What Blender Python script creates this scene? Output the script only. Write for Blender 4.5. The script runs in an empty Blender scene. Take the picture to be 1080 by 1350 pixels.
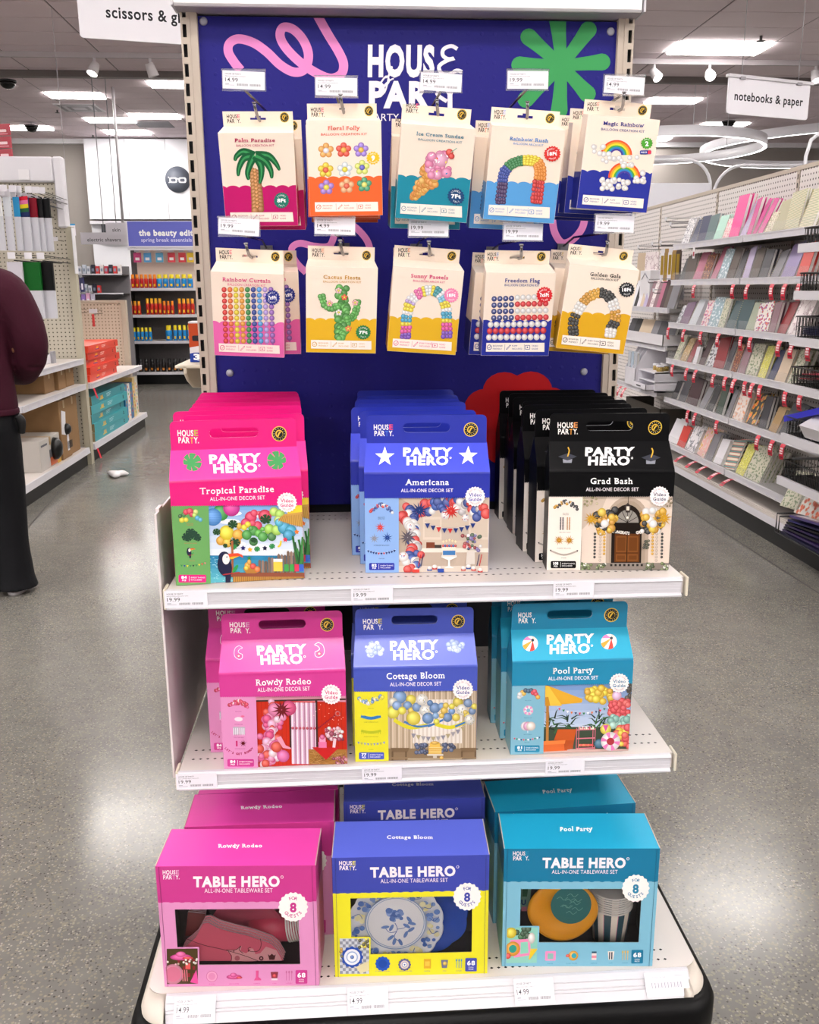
import bpy, bmesh, math, random
import numpy as np
from mathutils import Vector, Matrix, Euler

# ---------------------------------------------------------------- camera, world, exposure
C = bpy.context.scene.collection
SC = bpy.context.scene
CAM_H = 1.42
_th, _psi, _rho = math.radians(13.67), math.radians(3.72), math.radians(0.25)
_f = Vector((math.sin(_psi)*math.cos(_th), math.cos(_psi)*math.cos(_th), -math.sin(_th)))
_r = Vector((math.cos(_psi), -math.sin(_psi), 0))
_u = _r.cross(_f)
_r2 = math.cos(_rho)*_r - math.sin(_rho)*_u
_u2 = math.sin(_rho)*_r + math.cos(_rho)*_u
cd = bpy.data.cameras.new('camera'); cam = bpy.data.objects.new('camera', cd); C.objects.link(cam)
cam.matrix_world = Matrix(((_r2.x,_u2.x,-_f.x,0),(_r2.y,_u2.y,-_f.y,0),(_r2.z,_u2.z,-_f.z,CAM_H),(0,0,0,1)))
cd.sensor_fit = 'HORIZONTAL'; cd.sensor_width = 36; cd.lens = 36*1209/1080
cd.clip_start = 0.05; cd.clip_end = 200
SC.camera = cam
w = bpy.data.worlds.new('world'); SC.world = w; w.use_nodes = True
w.node_tree.nodes['Background'].inputs[0].default_value = (1, .98, .97, 1)
w.node_tree.nodes['Background'].inputs[1].default_value = 0.25
vs = SC.view_settings
vs.view_transform = 'Standard'; vs.look = 'None'; vs.gamma = 1; vs.use_curve_mapping = False
vs.exposure = 0.72
LAMP = 20.0          # emission of the ceiling troffers
R = math.radians
random.seed(7)

# ---------------------------------------------------------------- helpers
def lin(h):
    if isinstance(h, (tuple, list)): return tuple(h[:3])
    h = h.lstrip('#'); o = []
    for i in (0, 2, 4):
        c = int(h[i:i+2], 16)/255
        o.append(c/12.92 if c <= .04045 else ((c+.055)/1.055)**2.4)
    return tuple(o)

_M = {}
def mat(name, col='#ffffff', rough=.5, metal=0, spec=.5, coat=0, emit=0, alpha=None, trans=0):
    if name in _M: return _M[name]
    m = bpy.data.materials.new(name); m.use_nodes = True
    b = m.node_tree.nodes['Principled BSDF']; c = lin(col)
    b.inputs['Base Color'].default_value = (*c, 1)
    b.inputs['Roughness'].default_value = rough; b.inputs['Metallic'].default_value = metal
    b.inputs['Specular IOR Level'].default_value = spec
    b.inputs['Coat Weight'].default_value = coat; b.inputs['Coat Roughness'].default_value = .12
    b.inputs['Transmission Weight'].default_value = trans
    if emit:
        b.inputs['Emission Color'].default_value = (*c, 1); b.inputs['Emission Strength'].default_value = emit
    _M[name] = m; return m

def nodes(m): return m.node_tree.nodes, m.node_tree.links, m.node_tree.nodes['Principled BSDF']

def noise_tint(m, scale=8, amt=.12, bump=0, bscale=200):
    """slight procedural variation so surfaces are not flat"""
    N, L, b = nodes(m); c = tuple(b.inputs['Base Color'].default_value)
    tc = N.new('ShaderNodeTexCoord'); n = N.new('ShaderNodeTexNoise'); n.inputs['Scale'].default_value = scale
    n.inputs['Detail'].default_value = 5
    L.new(tc.outputs['Object'], n.inputs['Vector'])
    mx = N.new('ShaderNodeMix'); mx.data_type = 'RGBA'; L.new(n.outputs['Fac'], mx.inputs[0])
    mx.inputs[6].default_value = tuple(x*(1-amt) for x in c[:3])+(1,); mx.inputs[7].default_value = tuple(min(1, x*(1+amt)) for x in c[:3])+(1,)
    L.new(mx.outputs[2], b.inputs['Base Color'])
    if bump:
        n2 = N.new('ShaderNodeTexNoise'); n2.inputs['Scale'].default_value = bscale; L.new(tc.outputs['Object'], n2.inputs['Vector'])
        bp = N.new('ShaderNodeBump'); bp.inputs['Strength'].default_value = bump; bp.inputs['Distance'].default_value = .002
        L.new(n2.outputs['Fac'], bp.inputs['Height']); L.new(bp.outputs[0], b.inputs['Normal'])
    return m

def print_mat(name, rough=.35, coat=0, spec=.5):
    if name in _M: return _M[name]
    m = mat(name, '#ffffff', rough, coat=coat, spec=spec); N, L, b = nodes(m)
    a = N.new('ShaderNodeAttribute'); a.attribute_name = 'Col'; L.new(a.outputs['Color'], b.inputs['Base Color'])
    return m

def clear_mat(name, fac=.10, rough=.03, tint='#ffffff'):
    if name in _M: return _M[name]
    m = bpy.data.materials.new(name); m.use_nodes = True; N = m.node_tree.nodes; L = m.node_tree.links; N.clear()
    o = N.new('ShaderNodeOutputMaterial'); mx = N.new('ShaderNodeMixShader'); t = N.new('ShaderNodeBsdfTransparent'); g = N.new('ShaderNodeBsdfGlossy')
    t.inputs[0].default_value = (*lin(tint), 1); g.inputs['Roughness'].default_value = rough
    lw = N.new('ShaderNodeFresnel'); lw.inputs[0].default_value = 1.4
    ad = N.new('ShaderNodeMath'); ad.operation = 'ADD'; ad.inputs[1].default_value = fac; L.new(lw.outputs[0], ad.inputs[0])
    L.new(ad.outputs[0], mx.inputs[0]); L.new(t.outputs[0], mx.inputs[1]); L.new(g.outputs[0], mx.inputs[2]); L.new(mx.outputs[0], o.inputs[0])
    _M[name] = m; return m

class MB:
    """collects geometry for ONE mesh object"""
    def __init__(s): s.v = []; s.f = []; s.c = []; s.sm = []; s.mi = []; s.cur = 0
    def face(s, idx, col=None, smooth=False): s.f.append(tuple(idx)); s.c.append(col); s.sm.append(smooth); s.mi.append(s.cur)
    def quad(s, a, b, c, d, col=None):
        n = len(s.v); s.v += [tuple(a), tuple(b), tuple(c), tuple(d)]; s.face((n, n+1, n+2, n+3), col)
    def box(s, x0, x1, y0, y1, z0, z1, col=None, M=None):
        n = len(s.v)
        p = [(x0,y0,z0),(x1,y0,z0),(x1,y1,z0),(x0,y1,z0),(x0,y0,z1),(x1,y0,z1),(x1,y1,z1),(x0,y1,z1)]
        if M is not None: p = [tuple(M @ Vector(q)) for q in p]
        s.v += p
        for f in ((0,3,2,1),(4,5,6,7),(0,1,5,4),(1,2,6,5),(2,3,7,6),(3,0,4,7)): s.face([n+i for i in f], col)
    def prism(s, pts, x0, x1, axis='x', col=None, inset=None):
        """extrude a polygon given in the other two axes; pts ccw seen from +axis"""
        n = len(s.v); k = len(pts)
        for i, x in enumerate((x0, x1)):
            for j, (a, b) in enumerate(pts):
                xx = x
                if inset and j in inset: xx = x+(inset[j] if i == 0 else -inset[j])
                s.v.append({'x': (xx, a, b), 'y': (a, xx, b), 'z': (a, b, xx)}[axis])
        s.face([n+i for i in range(k)][::-1], col); s.face([n+k+i for i in range(k)], col)
        for i in range(k):
            j = (i+1) % k; s.face((n+i, n+j, n+k+j, n+k+i), col)
    def tube(s, pts, r, n=8, col=None, cap=True):
        pts = [Vector(p) for p in pts]; rr = r if isinstance(r, (list, tuple)) else [r]*len(pts)
        rings = []; up = None
        for i, p in enumerate(pts):
            t = (pts[min(i+1, len(pts)-1)]-pts[max(i-1, 0)]).normalized()
            if up is None:
                up = Vector((0,0,1)) if abs(t.z) < .9 else Vector((1,0,0))
            a = t.cross(up).normalized(); b = a.cross(t).normalized(); up = b
            base = len(s.v)
            for k in range(n):
                an = 2*math.pi*k/n; s.v.append(tuple(p+rr[i]*(math.cos(an)*a+math.sin(an)*b)))
            rings.append(base)
        for i in range(len(rings)-1):
            for k in range(n):
                k2 = (k+1) % n; s.face((rings[i]+k, rings[i]+k2, rings[i+1]+k2, rings[i+1]+k), col, True)
        if cap:
            s.face([rings[0]+k for k in range(n)][::-1], col); s.face([rings[-1]+k for k in range(n)], col)
    def lathe(s, prof, n=20, col=None, M=None, cols=None, fn=None):
        base = len(s.v)
        for (r, z) in prof:
            for k in range(n):
                a = 2*math.pi*k/n; q = fn(a) if fn else 1
                p = Vector((r*q*math.cos(a), r*q*math.sin(a), z)); s.v.append(tuple(M @ p if M is not None else p))
        for i in range(len(prof)-1):
            for k in range(n):
                k2 = (k+1) % n; s.face((base+i*n+k, base+i*n+k2, base+(i+1)*n+k2, base+(i+1)*n+k), cols[i] if cols else col, True)
        if prof[0][0] > 1e-6: s.face([base+k for k in range(n)][::-1], cols[0] if cols else col)
        if prof[-1][0] > 1e-6: s.face([base+(len(prof)-1)*n+k for k in range(n)], cols[-1] if cols else col)
    def build(s, name, m, parent=None, bevel=0, bseg=1):
        me = bpy.data.meshes.new(name)
        me.from_pydata(s.v, [], s.f)
        if any(c is not None for c in s.c):
            at = me.color_attributes.new('Col', 'FLOAT_COLOR', 'CORNER'); buf = []
            for f, c in zip(s.f, s.c):
                if c is not None and isinstance(c[0], (tuple, list)) and not isinstance(c, str):
                    for q in c: buf += [*q, 1]
                else:
                    q = lin(c) if c is not None else (1, 1, 1)
                    buf += [*q, 1]*len(f)
            at.data.foreach_set('color', buf)
        me.polygons.foreach_set('use_smooth', s.sm)
        if any(s.mi): me.polygons.foreach_set('material_index', s.mi)
        for q in (m if isinstance(m, (list, tuple)) else [m]): me.materials.append(q)
        me.update()
        o = bpy.data.objects.new(name, me); C.objects.link(o)
        if parent is not None: o.parent = parent
        if bevel:
            b = o.modifiers.new('bevel', 'BEVEL'); b.width = bevel; b.segments = bseg; b.limit_method = 'ANGLE'; b.angle_limit = R(40)
        return o

_labels = set()
def tag(o, label, cat, group=None, kind=None):
    o['label'] = label; o['category'] = cat
    if label in _labels and not group: print('DUP LABEL', label)
    _labels.add(label)
    nw = len(label.split())
    if nw < 4 or nw > 16: print('LABEL LENGTH', nw, label)
    if group: o['group'] = group
    if kind: o['kind'] = kind
    return o
def thing(name, label, cat, loc=(0,0,0), rz=0, group=None):
    o = bpy.data.objects.new(name, None); C.objects.link(o); o.empty_display_size = .05
    o.location = loc; o.rotation_euler = (0, 0, rz); return tag(o, label, cat, group)
def struct(o): o['kind'] = 'structure'; return o
def dup(root, label, group=None):
    """copy a thing with its parts and sub-parts"""
    def rec(o, par):
        c = o.copy(); C.objects.link(c)
        if par is not None: c.parent = par
        for ch in [x for x in KIDS.get(o.name, [])]: rec(ch, c)
        return c
    KIDS = {}
    def scan(o):
        KIDS[o.name] = list(o.children)
        for k in o.children: scan(k)
    scan(root)
    r = rec(root, None)
    tag(r, label, root.get('category'), group or root.get('group')); return r

ORD = ['frontmost', 'second from the front', 'third from the front', 'fourth from the front', 'fifth from the front', 'sixth from the front', 'seventh from the front', 'eighth from the front', 'ninth from the front']
NTH = ['first', 'second', 'third', 'fourth', 'fifth', 'sixth', 'seventh', 'eighth', 'ninth', 'tenth', 'eleventh', 'twelfth', 'thirteenth', 'fourteenth', 'fifteenth', 'sixteenth', 'seventeenth', 'eighteenth', 'nineteenth', 'twentieth', 'twentyfirst','twentysecond','twentythird','twentyfourth','twentyfifth','twentysixth','twentyseventh']

# ---------------------------------------------------------------- flat printing (lettering, pictures)
_tc = {}
def glyphs(s, bold=0., serif=False):
    key = (s, bold, serif)
    if key in _tc: return _tc[key]
    cu = bpy.data.curves.new('t', 'FONT'); cu.body = s; cu.size = 1; cu.resolution_u = 3; cu.offset = bold; cu.fill_mode = 'FRONT'
    if bold or serif: cu.space_character = 1.05 + bold*1.6 + (.06 if serif else 0)
    ob = bpy.data.objects.new('t', cu)
    me = bpy.data.meshes.new_from_object(ob)
    V = [(v.co.x, v.co.y) for v in me.vertices]; F = [tuple(p.vertices) for p in me.polygons]
    if serif:
        cnt = {}
        for f in F:
            for i in range(len(f)):
                e = (f[i], f[(i+1) % len(f)]); k = tuple(sorted(e)); cnt[k] = cnt.get(k, 0)+1
        for (a, b), n in list(cnt.items()):
            if n != 1: continue
            (x0, y0), (x1, y1) = V[a], V[b]
            L = abs(x1-x0)
            if abs(y1-y0) > 1e-4 or L < .05 or L > .24: continue
            cx = (x0+x1)/2; below = any(abs(cx-x) < L*.7 and y0-.35 < y < y0-.02 for x, y in V)
            hw = L/2+.055; t = .075
            ya, yb = (y0-t, y0) if below else (y0, y0+t)
            rr_ = hw if not below else L/2+.012
            n0 = len(V); V += [(cx-hw, ya), (cx+rr_, ya), (cx+rr_, yb), (cx-hw, yb)]; F.append((n0, n0+1, n0+2, n0+3))
    xs = [v[0] for v in V] or [0]; ys = [v[1] for v in V] or [0]
    _tc[key] = (V, F, min(xs), max(xs), min(ys), max(ys))
    bpy.data.objects.remove(ob); bpy.data.meshes.remove(me); bpy.data.curves.remove(cu)
    return _tc[key]

def homog(src, dst):
    A = []; B = []
    for (x, y), (u, v) in zip(src, dst):
        A.append([x, y, 1, 0, 0, 0, -u*x, -u*y]); B.append(u)
        A.append([0, 0, 0, x, y, 1, -v*x, -v*y]); B.append(v)
    h = np.linalg.solve(np.array(A, float), np.array(B, float)); return np.append(h, 1).reshape(3, 3)

class Art:
    """flat artwork drawn in a layout grid of its own and laid on a plane of the object"""
    STEP = 8e-6
    def __init__(s, quad, w, h, origin, U, V, lay0=1e-4):
        # quad: TL,TR,BL,BR of the printed face in layout units (y down)
        s.H = homog(quad, [(0, h), (w, h), (0, 0), (w, 0)])
        s.o = Vector(origin); s.U = Vector(U).normalized(); s.V = Vector(V).normalized(); s.N = s.U.cross(s.V)
        s.w, s.h = w, h; s.mb = MB(); s.z = lay0; s.clip = None
        d = ((quad[1][0]-quad[0][0])**2+(quad[1][1]-quad[0][1])**2)**.5; s.k = w/d
    def loc(s, p):
        q = s.H @ np.array([p[0], p[1], 1.]); return (q[0]/q[2], q[1]/q[2])
    def _put(s, uv):
        n = len(s.mb.v)
        for u, v in uv: s.mb.v.append(tuple(s.o+s.U*u+s.V*v+s.N*s.z))
        return n
    def _clip(s, P):
        if not s.clip: return P
        x0, y0, x1, y1 = s.clip
        for ax, lim, sg in ((0, x0, 1), (0, x1, -1), (1, y0, 1), (1, y1, -1)):
            out = []
            for i in range(len(P)):
                a, b = P[i-1], P[i]; ia = (a[ax]-lim)*sg >= 0; ib = (b[ax]-lim)*sg >= 0
                if ia != ib:
                    t = (lim-a[ax])/(b[ax]-a[ax]); out.append((a[0]+t*(b[0]-a[0]), a[1]+t*(b[1]-a[1])))
                if ib: out.append(b)
            P = out
            if len(P) < 3: return []
        return P
    def poly(s, P, col):
        P = s._clip([s.loc(p) for p in P])
        if len(P) < 3: return
        a = sum(P[i-1][0]*P[i][1]-P[i][0]*P[i-1][1] for i in range(len(P)))
        if a < 0: P = P[::-1]
        n = s._put(P); s.mb.face(range(n, n+len(P)), col); s.z += s.STEP
    def rect(s, x0, y0, x1, y1, col): s.poly([(x0, y0), (x1, y0), (x1, y1), (x0, y1)], col)
    def grad(s, x0, y0, x1, y1, c0, c1, n=6):
        a, b = lin(c0), lin(c1)
        for i in range(n):
            t = (i+.5)/n; ya = y0+(y1-y0)*i/n; yb = y0+(y1-y0)*(i+1)/n
            s.rect(x0, ya, x1, yb, [tuple(a[k]+(b[k]-a[k])*t for k in range(3))]*4)
    def rrect(s, x0, y0, x1, y1, r, col):
        P = []
        for cx, cy, a0 in ((x1-r, y0+r, -90), (x1-r, y1-r, 0), (x0+r, y1-r, 90), (x0+r, y0+r, 180)):
            for i in range(5):
                a = R(a0+i*22.5); P.append((cx+r*math.cos(a), cy+r*math.sin(a)))
        s.poly(P, col)
    def disc(s, x, y, r, col, n=14, ry=None, shade=True, rot=0):
        ry = ry or r; c = lin(col); cr, sr = math.cos(rot), math.sin(rot)
        P = [(x+r*math.cos(2*math.pi*i/n)*cr-ry*math.sin(2*math.pi*i/n)*sr, y+r*math.cos(2*math.pi*i/n)*sr+ry*math.sin(2*math.pi*i/n)*cr) for i in range(n)]
        if not shade: return s.poly(P, col)
        ring = s._clip([s.loc(p) for p in P])
        if len(ring) < 3: return
        hx, hy = s.loc((x-.28*r, y-.32*ry))
        if s.clip:
            hx = min(max(hx, s.clip[0]), s.clip[2]); hy = min(max(hy, s.clip[1]), s.clip[3])
        n0 = s._put([(hx, hy)]+ring[::-1]); k = len(ring)
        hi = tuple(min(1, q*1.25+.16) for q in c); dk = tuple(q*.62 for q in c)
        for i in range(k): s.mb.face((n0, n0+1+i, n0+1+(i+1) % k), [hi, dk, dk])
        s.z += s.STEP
    def line(s, pts, wd, col, smooth=0):
        if smooth:
            q = [pts[0]]+list(pts)+[pts[-1]]; out = []
            for i in range(1, len(q)-2):
                p0, p1, p2, p3 = [Vector(a) for a in q[i-1:i+3]]
                for j in range(smooth):
                    t = j/smooth; out.append(tuple(.5*((2*p1)+(-p0+p2)*t+(2*p0-5*p1+4*p2-p3)*t*t+(-p0+3*p1-3*p2+p3)*t**3)))
            out.append(tuple(pts[-1])); pts = out
        L = []; Rr = []
        for i, p in enumerate(pts):
            a = Vector(pts[max(i-1, 0)]); b = Vector(pts[min(i+1, len(pts)-1)]); t = (b-a)
            if t.length < 1e-9: continue
            t.normalize(); nn = Vector((-t.y, t.x)); w2 = (wd if not callable(wd) else wd(i/(len(pts)-1)))/2
            L.append((p[0]+nn.x*w2, p[1]+nn.y*w2)); Rr.append((p[0]-nn.x*w2, p[1]-nn.y*w2))
        z = s.z
        for i in range(len(L)-1): s.z = z+i*1e-6; s.poly([L[i], L[i+1], Rr[i+1], Rr[i]], col)
        s.z = z+s.STEP+len(L)*1e-6
    def star(s, x, y, r, r2, n, col, rot=-90):
        s.poly([(x+(r if i % 2 == 0 else r2)*math.cos(R(rot+i*180/n)), y+(r if i % 2 == 0 else r2)*math.sin(R(rot+i*180/n))) for i in range(2*n)], col)
    def seal(s, x, y, r, col, n=18, amp=.07):
        P = []
        for i in range(n*6):
            a = 2*math.pi*i/(n*6); q = r*(1+amp*math.cos(n*a)); P.append((x+q*math.cos(a), y+q*math.sin(a)))
        s.poly(P, col)
    def text(s, t, cx, cy, capy, col, width=None, bold=0., serif=False, rot=0, align='c'):
        """capy = height of the capitals in layout units, (cx, cy) centre of the capitals"""
        V, F, x0, x1, y0, y1 = glyphs(t, bold, serif)
        if not V: return
        cap = .70; k = capy/cap; kx = (width/(x1-x0)) if width else k
        c0 = {'c': (x0+x1)/2, 'l': x0, 'r': x1}[align]; ca, sa = math.cos(rot), math.sin(rot); uv = []
        for x, y in V:
            X = (x-c0)*kx; Y = -(y-cap/2)*k
            uv.append(s.loc((cx+X*ca-Y*sa, cy+X*sa+Y*ca)))
        n = s._put(uv)
        for f in F: s.mb.face([n+i for i in f], col)
        s.z += s.STEP
    def arctext(s, t, cx, cy, r, capy, col, mid=-90, step=None, bold=0., inside=False):
        step = step or math.degrees(capy*1.02/r); z = s.z
        for i, ch in enumerate(t):
            a = mid+(i-(len(t)-1)/2)*step*(-1 if inside else 1)
            s.z = z
            if ch != ' ': s.text(ch, cx+r*math.cos(R(a)), cy+r*math.sin(R(a)), capy, col, bold=bold, rot=R(a+90 if not inside else a-90))
        s.z = z+s.STEP
    def cluster(s, pts, col, seed=0, n=12):
        rnd = random.Random(seed)
        for (x, y, r, c) in pts: s.disc(x, y, r, c, n)
    def blob(s, x, y, rx, ry, cols, n, r, seed=0):
        rnd = random.Random(seed); L = []
        for i in range(n):
            a = rnd.uniform(0, 6.28); q = rnd.uniform(0, 1)**.5
            L.append((x+rx*q*math.cos(a), y+ry*q*math.sin(a), r*rnd.uniform(.7, 1.3), rnd.choice(cols)))
        for l in L: s.disc(*l)
    def bunting(s, p0, p1, sag, n, size, cols, cord='#dddddd'):
        pts = []
        for i in range(n+1):
            t = i/n; pts.append((p0[0]+(p1[0]-p0[0])*t, p0[1]+(p1[1]-p0[1])*t+4*sag*t*(1-t)))
        s.line(pts, size*.08, cord)
        for i in range(n):
            x = (pts[i][0]+pts[i+1][0])/2; y = (pts[i][1]+pts[i+1][1])/2
            s.poly([(x-size/2, y), (x+size/2, y), (x, y+size)], cols[i % len(cols)])
    def build(s, name, parent, m):
        return s.mb.build(name, m, parent)

CARD = print_mat('printed_card', .42, spec=.3)
GLOSS = print_mat('glossy_printed_card', .36, coat=.28, spec=.3)
GLOSSK = print_mat('black_gloss_card', .34, spec=.12)
MATTE = print_mat('matte_print', .6, spec=.3)
def metal_white(name, col='#e9e4e2', rough=.42): return noise_tint(mat(name, col, rough), 30, .04)
WHITE = metal_white('white_enamel', '#dcd6d3'); BEIGE = metal_white('beige_enamel', '#bdb0a2'); RAILW = mat('white_plastic_rail', '#d0ced4', .35)
BLACKP = mat('black_rubber', '#030304', .42, spec=.18); DARK = mat('dark_steel', '#0c0c10', .6); CHROME = mat('chrome_wire', '#8a8a8c', .22, metal=1)
PAPER = print_mat('paper_print', .5)
def scuffed(name, base, spot, scale=60, th=.70):
    m = mat(name, base, .45); N, L, b = nodes(m); tc = N.new('ShaderNodeTexCoord'); n = N.new('ShaderNodeTexNoise'); n.inputs['Scale'].default_value = scale; n.inputs['Detail'].default_value = 8; n.inputs['Roughness'].default_value = .75
    n3 = N.new('ShaderNodeTexNoise'); n3.inputs['Scale'].default_value = 5; L.new(tc.outputs['Object'], n.inputs['Vector']); L.new(tc.outputs['Object'], n3.inputs['Vector'])
    mu = N.new('ShaderNodeMath'); mu.operation = 'MULTIPLY'; L.new(n.outputs['Fac'], mu.inputs[0]); L.new(n3.outputs['Fac'], mu.inputs[1])
    r = N.new('ShaderNodeValToRGB'); r.color_ramp.elements[0].position = th*.5; r.color_ramp.elements[0].color = (*lin(base), 1); r.color_ramp.elements[1].position = th*.5+.02; r.color_ramp.elements[1].color = (*lin(spot), 1)
    L.new(mu.outputs[0], r.inputs[0]); L.new(r.outputs[0], b.inputs['Base Color']); return m
DECK = scuffed('scuffed_white_deck', '#d2cac5', '#b8aca0', 70, .93); CORNER = scuffed('worn_corner', '#cfc6bb', '#6a6054', 130, .70)

def scallop(A, x0, x1, ytop, y, n, amp, col, up=False):
    """solid band from ytop to y whose edge at y is scalloped"""
    P = [(x0, ytop), (x1, ytop)] if not up else [(x1, ytop), (x0, ytop)]
    E = []
    for i in range(n):
        a = x1+(x0-x1)*i/n; b = x1+(x0-x1)*(i+1)/n
        for k in range(7):
            t = k/6; E.append((a+(b-a)*t, y+(amp if not up else -amp)*math.sin(math.pi*t)))
    A.poly(P+E if not up else P+E[::-1], col)
def fold(A, ytl, ytr, c): pass

def logo(A, x0, y0, x1, y1, c, cE, cT):
    w = x1-x0; h = y1-y0
    A.text('HOUS', x0+w*.39, y0+h*.23, h*.44, c, width=w*.76, bold=.025)
    A.text('E', x0+w*.9, y0+h*.22, h*.44, cE, width=w*.19, bold=.02)
    A.text('PAR', x0+w*.31, y0+h*.77, h*.44, c, width=w*.54, bold=.025)
    A.text('T', x0+w*.68, y0+h*.79, h*.46, cT, width=w*.16, bold=.01)
    A.text('Y.', x0+w*.9, y0+h*.77, h*.44, c, width=w*.24, bold=.025)
    A.text('of', x0+w*.33, y0+h*.5, h*.2, c)
def emblem(A, x, y, r):
    A.disc(x, y, r, '#e8c34a', 24, shade=False); A.disc(x, y, r*.88, '#14130f', 24, shade=False)
    for i in range(14): A.disc(x+.72*r*math.cos(i*.4488), y+.72*r*math.sin(i*.4488), r*.05, '#f2ead0', 5, shade=False)
    A.disc(x, y, r*.52, '#e2bb44', 20, shade=False); A.disc(x+r*.06, y+r*.05, r*.42, '#14130f', 20, shade=False)
    A.line([(x-r*.2, y+r*.35), (x-r*.05, y), (x+r*.18, y-r*.28)], r*.2, '#e2bb44', 4)

def monstera(A, x, y, r, col, rot=0, bg=None):
    P = []
    for i in range(96):
        a = 2*math.pi*i/96; q = r*(1.02-.26*math.cos(a))*(1-.5*max(0, 1-abs(a)/.35)-.5*max(0, 1-abs(a-2*math.pi)/.35))
        if i % 12 == 6 and 8 < i < 88: q *= .42
        P.append((x+q*math.cos(a+rot), y+q*.9*math.sin(a+rot)))
    A.poly(P, col)
def toucan(A, x, y, s):
    A.disc(x, y, 1.0*s, '#161a3c', 18, ry=1.5*s, shade=False, rot=-.25)
    A.disc(x-.05*s, y-1.25*s, .82*s, '#161a3c', 16, shade=False)
    A.poly([(x+.1*s, y+1.0*s), (x+.9*s, y+1.1*s), (x+.75*s, y+2.4*s), (x+.1*s, y+2.3*s)], '#161a3c')
    A.disc(x+.2*s, y-1.0*s, .52*s, '#f3ebe6', 14, ry=.75*s, shade=False)
    A.poly([(x+.5*s, y-1.75*s), (x+1.9*s, y-1.85*s), (x+2.5*s, y-1.6*s), (x+2.6*s, y-1.2*s), (x+2.1*s, y-1.45*s), (x+.65*s, y-1.3*s)], '#ee4a2a')
    A.poly([(x+.65*s, y-1.3*s), (x+2.1*s, y-1.45*s), (x+1.2*s, y-1.05*s), (x+.7*s, y-.95*s)], '#f4b233')
    A.disc(x+.32*s, y-1.3*s, .1*s, '#161a3c', 8, shade=False)
    A.line([(x-.3*s, y+1.2*s), (x+2.1*s, y+.85*s)], .14*s, '#b8302e')
    A.disc(x+1.5*s, y+.35*s, .25*s, '#2e9a4e', 8, ry=.7*s, shade=False, rot=.6)

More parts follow.
